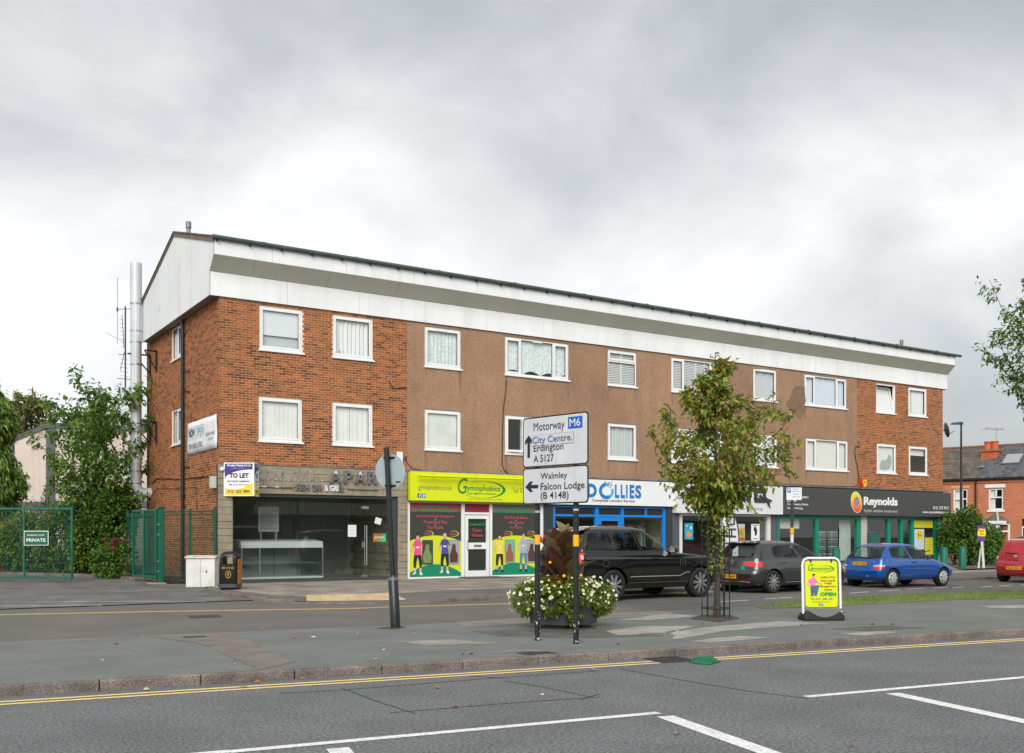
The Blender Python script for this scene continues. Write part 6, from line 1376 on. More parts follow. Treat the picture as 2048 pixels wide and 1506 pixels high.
# ---- direction sign on two posts
ds = thing('direction_sign', 'white and black direction sign for Motorway M6 and Falcon Lodge on two posts', 'road sign', (8.27, 11.82, .07))
DSP = Plane((8.19, 12.19, 0), (.2113, -.9774, 0), (0, 0, 1))
for a, z0, z1 in ((.05, 1.47, 1.61), (.80, 1.45, 1.61)):
    p = DSP(a, 0); g_ = gz(p.x, p.y); mb = MB(); mb.path([p + Vector((0, 0, g_ - .02)), p + Vector((0, 0, 3.22))], .041, 14); po = mb.build('post', POSTB, ds, smooth=True)
    mb = MB(); mb.path([p + Vector((0, 0, z0)), p + Vector((0, 0, z1))], .043, 14); mb.build('yellow_band', YBAND, po, smooth=True)
    mb = MB(); mb.path([p + Vector((0, 0, 1.93 + a * .02)), p + Vector((0, 0, 1.96 + a * .02))], .0425, 14); mb.build('clip', GREYB, po, smooth=True)
    rs_ = random.getstate(); random.seed(5 + int(a * 10)); mb = MB()
    for k in range(26):
        an = random.uniform(0, 6.28); z = g_ + .02 + random.random() ** 1.7 * .4; q = p + Vector((math.cos(an), math.sin(an), 0)) * .0405; M = Matrix.Translation((q.x, q.y, z)) @ Matrix.Rotation(an, 4, 'Z'); s = random.uniform(.004, .012); mb.obox(M, (-.001, -s, -s * random.uniform(.8, 2)), (.0016, s, s * 1.5))
    tag(mb.build('paint_chips', mat('chip_white', (.5, .5, .48), .8), po), kind='stuff'); random.setstate(rs_)
for z0, z1, nm in ((2.588, 3.318, 'upper_panel'), (2.052, 2.582, 'lower_panel')):
    mb = MB(); slab(mb, DSP, rrect(-.183, z0, 1.083, z1, .05), .062, .006); pn = mb.build(nm, SIGNB, ds); printed('sign_face', DSP, [rrect(-.163, z0 + .02, 1.063, z1 - .02, .04)], SIGNW, pn, .066)
    rng = [( -.1 + k * .19, z0 + .045) for k in range(7)] + [(-.12 + k * .21, z1 - .05) for k in range(6)]
    printed('rivet', DSP, [ellipse(a, b, .006, .006, 8) for a, b in rng], mat('rivet_grey', (.35, .36, .37), .5), pn, .069)
TX = lambda body, a, b, c, d, m=SIGNB, bold=.006: text(body, DSP, a, b, c, d, m, ds, bold=bold, off=.071)
TX('Motorway', .04, .645, 3.075, 3.235, bold=0); printed('motorway_patch', DSP, [rrect(.712, 3.098, .978, 3.262, .012)], mat('motorway_blue', lin(0, 92, 190), .45), ds, .070); text('M6', DSP, .745, .945, 3.125, 3.235, WHITE, ds, bold=0, off=.075)
printed('overlay_plate', DSP, [rect(.0, 2.895, .815, 3.055)], mat('overlay_edge', (.12, .12, .12), .6), ds, .069); printed('overlay_plate', DSP, [rect(.004, 2.90, .811, 3.051)], mat('overlay_face', lin(196, 202, 208), .5), ds, .071); text('City Centre.', DSP, .02, .795, 2.905, 3.03, mat('faded_blue', lin(92, 110, 136), .6), ds, bold=.012, off=.076)
TX('Erdington', .04, .625, 2.785, 2.915); TX('A 5127', .04, .435, 2.66, 2.765); TX('Walmley', .18, .695, 2.385, 2.50); TX('Falcon Lodge', .18, 1.02, 2.225, 2.355); TX('(B 4148)', .18, .722, 2.095, 2.225)
printed('arrow', DSP, [[(-.085, 2.735), (-.035, 2.735), (-.035, 2.96), (.012, 2.925), (.012, 2.985), (-.06, 3.06), (-.132, 2.985), (-.132, 2.925), (-.085, 2.96)]], SIGNB, ds, .071); printed('arrow', DSP, [[(.13, 2.285), (.13, 2.335), (-.02, 2.335), (.025, 2.385), (-.035, 2.385), (-.13, 2.31), (-.035, 2.235), (.025, 2.235), (-.02, 2.285)]], SIGNB, ds, .071)
# ---- round sign seen from behind, on a leaning pole
rsn = thing('round_traffic_sign', 'grey back of a round traffic sign on a leaning black pole', 'road sign', (7.57, 15.53, .03)); b0 = Vector((7.57, 15.53, .0)); tp = Vector((7.44, 15.62, 3.10)); ax_ = (tp - b0).normalized()
mb = MB(); mb.path([b0, b0 + ax_ * .84], .085, 16); mb.path([b0 + ax_ * .84, b0 + ax_ * .92], [.085, .055], 16); mb.build('sleeve', POSTB, rsn, smooth=True); mb = MB(); mb.path([b0 + ax_ * .9, tp], .047, 14); po = mb.build('pole', POSTB, rsn, smooth=True)
mb = MB(); mb.path([b0 + ax_ * .84, b0 + ax_ * .89], [.088, .075], 16); mb.build('collar', mat('collar_grey', (.12, .13, .14), .5), rsn, smooth=True)
dn = Vector((-.85, -.52, 0)).normalized(); dc = b0 + ax_ * 2.70 - dn * .08; DP = Plane(dc, Vector((0, 0, 1)).cross(dn), ax_); mb = MB(); slab(mb, DP, ellipse(0, 0, .30, .305, 40), 0, .006); mb.build('disc', GREYB, rsn)
for z in (-.24, .24): mb = MB(); slab(mb, DP, rect(-.11, z - .012, .11, z + .012), .03, .03); mb.build('clamp', BLACKP, rsn); mb = MB(); c = b0 + ax_ * (2.70 + z); mb.path([c - ax_ * .02, c + ax_ * .02], .056, 12); mb.build('clamp_ring', BLACKP, rsn)
printed('rust_mark', DP, [[(-.10, -.15), (-.085, .0), (-.07, -.12), (-.08, -.22)], rect(.10, -.20, .20, -.165)], mat('mark_dark', (.08, .09, .09), .7), rsn, .002)
# ---- planter
PC = Vector((9.97, 13.97, 0)); pz = gz(PC.x, PC.y)
pl_ = thing('planter', 'dark grey octagonal planter tub full of white flowers behind the direction sign', 'planter', (PC.x, PC.y, pz)); TUB = mat('tub_grey', (.045, .052, .058), .55, var=.12, scale=4); mb = MB()
oct_ = lambda r, z, o=.2: [(PC.x + r * math.cos(o + k * math.pi / 4), PC.y + r * math.sin(o + k * math.pi / 4), z) for k in range(8)]
loft(mb, [oct_(.50, pz + .06), oct_(.57, pz + .07), oct_(.60, pz + .45), oct_(.62, pz + .46), oct_(.62, pz + .50), oct_(.55, pz + .50), oct_(.54, pz + .42)]); mb.build('tub', TUB, pl_, bevel=.006); mb = MB(); loft(mb, [oct_(.46, pz), oct_(.46, pz + .065)]); mb.build('foot', BLACKP, pl_)
pet = bush('petunia_plant', 'mound of trailing white petunias spilling over the grey tub', [((PC.x, PC.y, .66), (.66, .66, .24)), ((PC.x - .5, PC.y + .3, .52), (.30, .3, .3)), ((PC.x + .5, PC.y - .3, .52), (.30, .3, .3)), ((PC.x - .1, PC.y - .5, .5), (.35, .25, .28)), ((PC.x - .45, PC.y - .3, .52), (.3, .25, .26)), ((PC.x + .2, PC.y - .35, .45), (.2, .2, .2)), ((PC.x - .2, PC.y - .56, .32), (.1, .1, .2))], LEAF_Y, .075, .042, 7000, tone=(.25, 1.0), seed=31, stems=False, cat='flowers', droop=.3)
PETAL = mat('white_petal', (.80, .80, .52), .6); THROAT = mat('flower_throat', (.55, .55, .12), .7); ORNG = mat('marigold', lin(250, 170, 10), .6)
mb = MB(); n = 10
for k in range(n):
    a, b = [2 * math.pi * q / n for q in (k, k + 1)]; ra, rb = (.036 if k % 2 else .030), (.036 if (k + 1) % 2 else .030)
    mb.cur = 0; mb.mesh([(0, 0, 0), (.012 * math.cos(a), .012 * math.sin(a), .008), (.012 * math.cos(b), .012 * math.sin(b), .008)], [(0, 1, 2)]); mb.mi[-1] = 1
    mb.mesh([(.012 * math.cos(a), .012 * math.sin(a), .008), (ra * math.cos(a), ra * math.sin(a), .016), (rb * math.cos(b), rb * math.sin(b), .016), (.012 * math.cos(b), .012 * math.sin(b), .008)], [(0, 1, 2, 3)])
fl0 = mb.build('flower', [PETAL, THROAT], None); FLM = fl0.data; bpy.data.objects.remove(fl0)
random.seed(77)
def flower(mesh, p, d, parent, s=1.):
    o = bpy.data.objects.new('flower', mesh); COL.objects.link(o); o.matrix_basis = Matrix.Translation(p) @ d.to_track_quat('Z', 'Y').to_matrix().to_4x4() @ Matrix.Scale(s, 4); setp(o, parent)
FB = [((PC.x, PC.y, .66), (.68, .68, .27), 80), ((PC.x - .5, PC.y + .3, .52), (.36, .34, .36), 55), ((PC.x + .5, PC.y - .3, .52), (.36, .34, .36), 70), ((PC.x - .1, PC.y - .5, .5), (.37, .28, .3), 35), ((PC.x - .45, PC.y - .3, .52), (.32, .28, .28), 40)]
for c, r, n in FB:
    for _ in range(n):
        d = rv(1); 
        if d.z < -.5: continue
        c_ = Vector(c); p = c_ + Vector((d.x * r[0], d.y * r[1], d.z * r[2])) * random.uniform(.92, 1.06)
        flower(FLM, p, (d + rv(.5) + Vector((-.2, -.4, .2))).normalized(), pet, random.uniform(.55, .95))
mb = MB(); mb.lathe([(0, -.025), (.03, -.02), (.045, .0), (.035, .025), (0, .035)], 10); mo = mb.build('flower', ORNG, None, smooth=True); MGM = mo.data; bpy.data.objects.remove(mo)
mg = thing('marigold_plant', 'few orange yellow marigolds among the white petunias in the tub', 'flowers', (PC.x, PC.y, .8))
for px, py in ((1112, 1154), (1128, 1152), (1162, 1151), (1098, 1161), (1118, 1165), (1078, 1148), (1150, 1165), (1100, 1125)):
    q = at_depth(px, py, 16.75); flower(MGM, q, Vector((-.4, -.7, .5)), mg, random.uniform(.5, .75)); mb = MB(); mb.path([q, Vector((q.x * .5 + PC.x * .5, q.y * .5 + PC.y * .5, q.z - .2))], .004, 4); mb.build('stem', LEAF_G, mg)
cn = thing('canna_plant', 'tall canna with big bronze leaves and a red bud in the middle of the tub', 'plant', (PC.x, PC.y, .6)); CANNA = leaf_mat('canna_leaf', [(.09, .036, .032), (.16, .075, .05), (.22, .13, .05), (.19, .18, .05), (.32, .23, .15)], .3, .35)
def canna_leaf(p, d, L, W, tone, curl):
    mb = MB(); mb.t = tone; s = d.cross(Vector((0, 0, 1))); s = (s if s.length > .05 else Vector((1, 0, 0))).normalized(); pts = []; n = 8; q = Vector(p); dd = d.normalized(); rows = []
    for k in range(n + 1):
        t = k / n; w = W * math.sin(math.pi * (.08 + .92 * t) ** .8) ** .9 * .5 if k < n else .0; nn = s.cross(dd).normalized()
        rows.append([q - s * w + nn * w * .35, q - s * w * .5 + nn * w * .08, q, q + s * w * .5 + nn * w * .08, q + s * w + nn * w * .35]); q = q + dd * (L / n); dd = (dd + Vector((0, 0, -curl / n))).normalized()
    V = [v for r in rows for v in r]; mb.mesh(V, [(i * 5 + j, i * 5 + j + 1, (i + 1) * 5 + j + 1, (i + 1) * 5 + j) for i in range(n) for j in range(4)]); mb.build('leaf', CANNA, cn, smooth=True, merge=False)
for k in range(8):
    a = k * .8; b = PC + Vector((.14 * math.cos(a), .14 * math.sin(a), .55)); H = random.uniform(.6, .98); mb = MB(); mb.path([b, b + Vector((.05 * math.cos(a), .05 * math.sin(a), H))], [.018, .008], 6); mb.build('stem', BRN, cn)
    for j in range(7):
        z = H * (j + .6) / 7; an = j * 2.4 + k; e = 1.9 - .9 * (1 - j / 7); canna_leaf(b + Vector((0, 0, z)), Vector((math.cos(an), math.sin(an), e)), random.uniform(.42, .64), random.uniform(.20, .30), random.uniform(.05, .95), random.uniform(.15, .85))
mb = MB(); q = at_depth(1085, 1078, 17.2)
for j in range(9): mb.lathe([(0, -.03), (.028, 0), (0, .04)], 6, Matrix.Translation(q + rv(.04)))
mb.build('flower', mat('canna_red', lin(214, 40, 44), .5), cn); mb = MB(); mb.path([q, Vector((PC.x - .1, PC.y, 1.0))], .007, 5); mb.build('stem', BRN, cn)
# ---- street tree and its guard
TB = Vector((13.57, 14.03, .04))
def env_street(t):
    z = t * 5.08
    for (a, ra), (b, rb) in zip(((0, .3), (2.2, .35), (2.35, 1.15), (2.75, 1.42), (3.3, 1.12), (3.7, .72), (4.2, .36), (4.8, .14), (5.1, .05)), ((2.2, .35), (2.35, 1.15), (2.75, 1.42), (3.3, 1.12), (3.7, .72), (4.2, .36), (4.8, .14), (5.1, .05), (6, .05))):
        if z <= b: return ra + (rb - ra) * (z - a) / (b - a)
    return .05
st_ = tree('street_tree', 'young cherry tree with rusty green leaves inside a black metal guard', TB, 5.05, 2.15, lambda t: env_street(t) * 1.2, 32, LEAF_S, .15, .08, 5, droop=.55, r0=.06, seed=14, up=.62, odd=.05, tone=(.1, .9), sub=3, spread=.14, sway=.03, pw=2.1)
random.seed(3); mb = MB(); sb = MB()
for k in range(420):
    z = .85 + 1.55 * random.random() ** .8; a = random.uniform(0, 6.28); r = .05 + .26 * random.random() ** .7 * (.6 + .4 * math.sin(z * 4)); p = TB + Vector((math.cos(a) * r, math.sin(a) * r, z)); mb.t = .999 if random.random() < .03 else random.uniform(.02, .75); leaf(mb, p, (Vector((math.cos(a), math.sin(a), .2)) + rv(.8)).normalized(), random.uniform(.08, .13), random.uniform(.04, .065), .7)
    if k % 9 == 0: sb.path([TB + Vector((0, 0, z - .15)), p], [.006, .002], 3, caps=False)
mb.build('foliage', LEAF_S, st_, recalc=False); sb.build('shoot_stems', BARK, st_, recalc=False)
blotch('tree_pit', [(1378, 1238), (1405, 1230), (1460, 1230), (1480, 1237), (1440, 1244)], SOIL, lift=.008, jit=.04)
gd = thing('tree_guard', 'black metal tree guard of thin upright bars round the young cherry tree', 'tree guard', TB)
GM = mat('guard_black', (.012, .013, .014), .4); gr_ = .27
for k in range(10):
    a = k * 2 * math.pi / 10 + .2; x, y = TB.x + gr_ * math.cos(a), TB.y + gr_ * math.sin(a); thick = k % 5 == 0
    mb = MB(); mb.path([(x, y, .02), (x, y, 1.72 if not thick else 1.78)], .016 if thick else .0075, 6); mb.build('bar', GM, gd)
for z in (.22, .95, 1.6): mb = MB(); mb.path([(TB.x + gr_ * math.cos(k * math.pi / 10), TB.y + gr_ * math.sin(k * math.pi / 10), z) for k in range(20)], .011, 5, closed=True); mb.build('hoop', GM, gd)
# ---- A-board
AC = Vector((14.61, 12.40, 0)); azz = gz(AC.x, AC.y); ABM = Plane(AC + Vector((0, 0, azz)), Vector((.86, -.51, 0)), Vector((.03, .05, 1)))
ab = thing('pavement_sign', 'lime green gym pavement sign with white rounded frame on a grey base', 'pavement sign', (AC.x, AC.y, azz)); RB = mat('rubber_black', (.02, .02, .02), .7)
mb = MB(); mb.prism([(-.37, .0), (.37, 0), (.37, .07), (.30, .16), (-.30, .16), (-.37, .07)], lambda a, b: ABM(a, b, .20), lambda a, b: ABM(a, b, -.20)); mb.build('base', RB, ab, bevel=.02)
mb = MB(); arc = [(-.345 + .69 * k / 14, .205 - .155 * math.sin(math.pi * k / 14)) for k in range(15)]; slab(mb, ABM, arc + [(.345, .215), (-.345, .215)], .215, .02); mb.build('base_cover', mat('base_grey', (.16, .17, .165), .55), ab, bevel=.004); 
mb = MB(); slab(mb, ABM, rrect(-.315, .20, .315, 1.11, .06), .03, .03); mb.build('backing', mat('board_grey', (.26, .27, .27), .6), ab)
pts = [ABM(-.345, .12, .05)] + [ABM(a, b, .05) for a, b in [(-.345, .98), (-.335, 1.05), (-.305, 1.10), (-.25, 1.125), (.25, 1.125), (.305, 1.10), (.335, 1.05), (.345, .98)]] + [ABM(.345, .12, .05)]
mb = MB(); mb.path(pts, .023, 10); mb.build('frame', WHITE, ab, smooth=True); printed('sign_face', ABM, [rrect(-.295, .235, .295, 1.075, .055)], LIME, ab, .045, .012)
for x in (-.19, .19): mb = MB(); slab(mb, ABM, rect(x - .012, 1.05, x + .012, 1.105), .062, .02); mb.build('hanging_clip', BLACKP, ab)
AF = ABM.shift(.046); gym_logo(AF, -.24, .245, .865, 1.015, ab)
BRT = mat('sign_brown_text', lin(150, 70, 30), .6); 
for k, (r, a, b) in enumerate((('Ladies Only', -.01, .255), ('Inch Loss &', -.01, .25), ('Weight', .05, .2), ('Management', -.03, .265), ('Centre', .045, .195))): text(r, AF, a, b, .755 - k * .056, .800 - k * .056, BRT, ab, bold=.015, off=.006)
text('OPEN', AF, -.025, .265, .435, .505, GREEN, ab, bold=.05, off=.006); text('Tel: 0121 448 1331', AF, -.21, .21, .365, .405, PGREY, ab, bold=.01, off=.006); text('gymophobics.co.uk', AF, -.17, .155, .315, .345, PGREY, ab, off=.006); social(AF, -.05, .26, .04, ab)
def fp(nm, P, m, o): printed(nm, AF, P, m, ab, .006 + o, .002)
fp('print_skin', [ellipse(-.135, .80, .028, .038, 12), [(-.235, .73), (-.26, .66), (-.235, .61), (-.215, .62), (-.235, .665), (-.215, .7)], [(-.10, .715), (-.02, .68), (.02, .655), (.015, .645), (-.03, .66), (-.11, .69)], [(-.2, .445), (-.15, .445), (-.15, .425), (-.19, .42)]], SKIN, 0)
fp('print_shirt', [[(-.16, .765), (-.115, .765), (-.085, .735), (-.07, .69), (-.105, .69), (-.115, .65), (-.115, .615), (-.205, .615), (-.205, .68), (-.24, .70), (-.225, .745)]], mat('pink_print', lin(226, 120, 176), .7), .002)
fp('print_jeans', [[(-.205, .62), (-.04, .635), (-.045, .6), (-.09, .44), (-.13, .44), (-.13, .53), (-.15, .44), (-.195, .44), (-.2, .52)]], mat('jeans_print', lin(70, 100, 140), .7, var=.25, scale=30), .004); fp('print_hair', [[(-.165, .80), (-.155, .84), (-.12, .842), (-.105, .815), (-.13, .82), (-.15, .79)]], HAIRB, .004)
# ---- parking sign on its post, feather flag, bollards
pk = thing('parking_sign', 'small white parking sign with blue P on a grey post by the kerb', 'road sign', (25.15, 22.4, .1)); px_ = F(1584, 1000, 22.4)[0]
mb = MB(); mb.path([(px_, 22.4, .05), (px_, 22.4, 3.08)], .05, 10); po = mb.build('post', mat('post_grey', (.03, .032, .035), .45), pk, smooth=True); mb = MB(); mb.path([(px_, 22.4, 1.66), (px_, 22.4, 1.85)], .066, 10); mb.build('yellow_band', YBAND, po, smooth=True); mb = MB(); mb.path([(px_, 22.4, 1.2), (px_, 22.4, 1.64)], .053, 10); mb.build('white_strip', mat('strip_white', (.7, .7, .7), .5), po, smooth=True)
PKP = Plane((px_, 22.34, 0), Vector((.80, -.60, 0)), (0, 0, 1)); mb = MB(); slab(mb, PKP, rrect(-.22, 2.74, .26, 3.14, .02), .01, .01); mb.build('plate', mat('plate_white', (.74, .76, .80), .5), pk); printed('parking_badge', PKP, [rect(-.20, 2.98, -.09, 3.12)], mat('parking_blue', lin(30, 70, 180), .5), pk, .014); text('P', PKP, -.18, -.11, 3.0, 3.10, WHITE, pk, bold=.03, off=.018)
for k, (r, a, b) in enumerate((('Mon-Sat', -.02, .16), ('8am-6pm 2 hours', -.06, .24), ('No return', .0, .16), ('within 1 hour', -.04, .2))): text(r, PKP, a, b, 3.07 - k * .08, 3.11 - k * .08, mat('sign_ink_blue', (.05, .06, .12), .6), pk, off=.015)
ff = thing('feather_flag', 'white feather flag with dark lettering in front of the vape shop', 'flag', (26.3, 26.6, .15)); f0 = F(1471, 1080, 26.6)[0]; FP_ = Plane((f0, 26.6, 0), Vector((_su, -_cu, 0)), (0, 0, 1))
edge = [(.12, .3), (.12, 1.6), (.08, 1.95), (.0, 2.25), (-.16, 2.48), (-.42, 2.68)]; mb = MB(); mb.path([FP_(a, b, 0) for a, b in edge], .02, 6); mb.build('pole', BLACKP, ff, smooth=True)
inner = [(-.46, .75), (-.46, 2.62)]; poly = [(-.46, .7), (.10, .62)] + [(a - .02, b - .01) for a, b in edge[1:]] + [(-.46, 2.66)]; mb = MB(); slab(mb, FP_, poly, .006, .008); mb.build('sail', mat('flag_white', lin(206, 206, 214), .8, var=.05, scale=3), ff)
VF2 = Plane(FP_(0, 0, 0), Vector((0, 0, -1)), Vector((_su, -_cu, 0))); text('V A P E', VF2, -1.35, -.75, -.30, .02, mat('flag_grey', lin(150, 152, 160), .8), ff, off=.01); text('H', VF2, -1.86, -1.52, -.30, .02, DK, ff, bold=.02, off=.01)
mb = MB(); frame_ring(mb, Plane(FP_(0, 0, 0), Vector((0, 0, -1)), Vector((_su, -_cu, 0))), -2.3, -.34, -1.98, -.02, .06, .006, .012); mb.build('lettering', DK, ff); mb = MB(); mb.box((f0 - .25, 26.35, .17), (f0 + .35, 26.85, .25)); mb.build('weight_base', BLACKP, ff)
BGR = mat('bollard_green', lin(12, 104, 88), .45, var=.1, scale=4)
def bollard(px, Y, label):
    x = F(px, 1100, Y)[0]; t = thing('bollard', label, 'bollard', (x, Y, gz(x, Y)), 0, 'green bollards along the parade'); z = gz(x, Y)
    mb = MB(); mb.lathe([(.15, z - .02), (.15, z + .90), (.14, z + .93)], 18, Matrix.Translation((x, Y, 0))); mb.build('shaft', BGR, t, smooth=True); mb = MB(); mb.lathe([(.158, z + .915), (.158, z + .95), (.12, z + .975), (.03, z + .985)], 18, Matrix.Translation((x, Y, 0))); mb.build('cap', BGR, t, smooth=True)
bollard(1672, 25.0, 'green bollard behind the grey car in front of the blinds shop'); bollard(1888, 25.2, 'green bollard at the end pilaster of the parade'); bollard(1925, 25.6, 'green bollard standing alone by the grass and the bush')
# ---- bicycle at the kerb behind the blue car
bi = thing('bicycle', 'dark bicycle leaning at the kerb beyond the blue car bonnet', 'bicycle', (31.3, 22.3, .1)); bx, by, bz = 31.15, 22.2, .1
def bpt(a, z): return Vector((bx + a * .9, by - a * .25, bz + z))
for a in (-.5, .52):
    mb = MB(); c = bpt(a, .33); u = Vector((.9, -.25, 0)).normalized(); mb.path([c + (u * math.cos(k * math.pi / 12) + Vector((0, 0, 1)) * math.sin(k * math.pi / 12)) * .32 for k in range(24)], .018, 5, closed=True); w_ = mb.build('wheel', RB, bi)
    mb = MB(); 
    for k in range(8): mb.path([c, c + (u * math.cos(k * math.pi / 4) + Vector((0, 0, 1)) * math.sin(k * math.pi / 4)) * .31], .003, 3, caps=False)
    mb.build('spokes', STEEL, w_)
mb = MB()
for p, q in (((-.5, .33), (-.12, .30)), ((-.12, .30), (-.22, .78)), ((-.5, .33), (-.2, .72)), ((-.2, .72), (.36, .78)), ((-.12, .30), (.38, .70)), ((.52, .33), (.36, .85))): mb.path([bpt(*p), bpt(*q)], .02, 6)
mb.build('frame', BLACKP, bi); mb = MB(); s_ = Vector((.25, .9, 0)).normalized(); mb.path([bpt(.30, .98) - s_ * .3, bpt(.36, .95) - s_ * .12, bpt(.36, .93), bpt(.36, .95) + s_ * .12, bpt(.30, .98) + s_ * .3], .016, 6); mb.path([bpt(.36, .80), bpt(.36, .94)], .016, 6); mb.build('handlebar', BLACKP, bi); mb = MB(); mb.box(bpt(-.34, .84) - Vector((0, .07, 0)), bpt(-.10, .88) + Vector((0, .07, 0))); mb.build('saddle', BLACKP, bi)
mb = MB(); mb.path([bpt(.15, .45), bpt(.2, .62)], .035, 8); mb.build('bottle', mat('bottle_blue', lin(60, 70, 150), .5), bi)
# ---- green cloth on the road, drain, manholes
gc = MB(); random.seed(9); nx, ny = 16, 10; a, b, c, d = [G(*p) for p in ((1378, 1326), (1400, 1314), (1443, 1324), (1418, 1331))]; V = []
for j in range(ny + 1):
    for i in range(nx + 1):
        p = a.lerp(d, i / nx).lerp(b.lerp(c, i / nx), j / ny); e = min(i, nx - i, j, ny - j); p += Vector((mnoise.noise(p * 6) * .06, mnoise.noise(p * 6 + Vector((9, 0, 0))) * .05, 0)); V.append((p.x, p.y, .008 + (.05 * abs(mnoise.noise(Vector((p.x * 14, p.y * 10, 2)))) + .05 * abs(mnoise.noise(p * 5))) * min(1, e / 2) * 1.5))
gc.mesh(V, [(j * (nx + 1) + i, j * (nx + 1) + i + 1, (j + 1) * (nx + 1) + i + 1, (j + 1) * (nx + 1) + i) for j in range(ny) for i in range(nx)]); o = gc.build('dropped_cloth', mat('green_cloth', lin(14, 104, 64), .8, var=.2, scale=20), None, smooth=True, sharp=80); tag(o, 'crumpled green cloth lying on the road beside the yellow lines', 'cloth'); md = o.modifiers.new('solid', 'SOLIDIFY'); md.thickness = .004
dg = thing('drain_grate', 'iron drain grate in the gutter between the double yellow lines', 'drain', (8.68, 9.78, 0)); M = Matrix.Translation((8.68, yk(8.68) - .30, .002)) @ Matrix.Rotation(math.atan(KS), 4, 'Z'); IRON = mat('cast_iron', (.05, .042, .036), .7, var=.3, scale=12)
mb = MB(); mb.obox(M, (-.24, -.22, -.02), (.24, .22, .002)); mb.build('pit', mat('pit_black', (.006, .006, .006), .9), dg)
for k in range(8): mb = MB(); mb.obox(M, (-.24 + k * .0625, -.20, .0), (-.24 + k * .0625 + .03, .20, .01)); mb.build('bar', IRON, dg)
mb = MB(); frame_ring(mb, Plane(M @ Vector((0, 0, 0)), (1, KS, 0), (-KS, 1, 0)), -.26, -.24, .26, .24, .03, 0, .01); mb.build('frame', IRON, dg)
def manhole(label, px, py, w, d, m=IRON):
    q = on(px, py); t = thing('manhole_cover', label, 'manhole cover', (q.x, q.y, q.z), 0, 'metal covers in the ground'); M = Matrix.Translation(q) @ Matrix.Rotation(math.atan(KS), 4, 'Z'); mb = MB(); mb.obox(M, (-w / 2, -d / 2, -.03), (w / 2, d / 2, .007)); mb.build('cover', m, t, bevel=.003); mb = MB()
    for k in range(6): mb.obox(M, (-w / 2 + .04 + k * (w - .1) / 5, -d / 2 + .03, .007), (-w / 2 + .055 + k * (w - .1) / 5, d / 2 - .03, .012))
    mb.build('tread', m, t)
manhole('metal cover in the service road near the takeaway', 410, 1233.5, .6, .6); manhole('rusty metal cover in the footway beside the main kerb below the sign', 1075, 1307, .45, .3); manhole('round edged metal cover in the brown footway patch', 390, 1274.5, .35, .25)
# ------------------------------------------------------------------ cars, built from horizontal sections of a body
def interp(tab, x):
    """smooth monotone curve through the points of tab"""
    xs = [p[0] for p in tab]; ys_ = [p[1] for p in tab]; n = len(xs)
    if x <= xs[0]: return ys_[0]
    if x >= xs[-1]: return ys_[-1]
    d = [(ys_[i + 1] - ys_[i]) / (xs[i + 1] - xs[i]) for i in range(n - 1)]
    m = [d[0]] + [0 if d[i - 1] * d[i] <= 0 else 2 * d[i - 1] * d[i] / (d[i - 1] + d[i]) for i in range(1, n - 1)] + [d[-1]]
    for i in range(n - 1):
        if x <= xs[i + 1]:
            h = xs[i + 1] - xs[i]; t = (x - xs[i]) / h
            return (2 * t**3 - 3 * t * t + 1) * ys_[i] + (t**3 - 2 * t * t + t) * h * m[i] + (-2 * t**3 + 3 * t * t) * ys_[i + 1] + (t**3 - t * t) * h * m[i + 1]
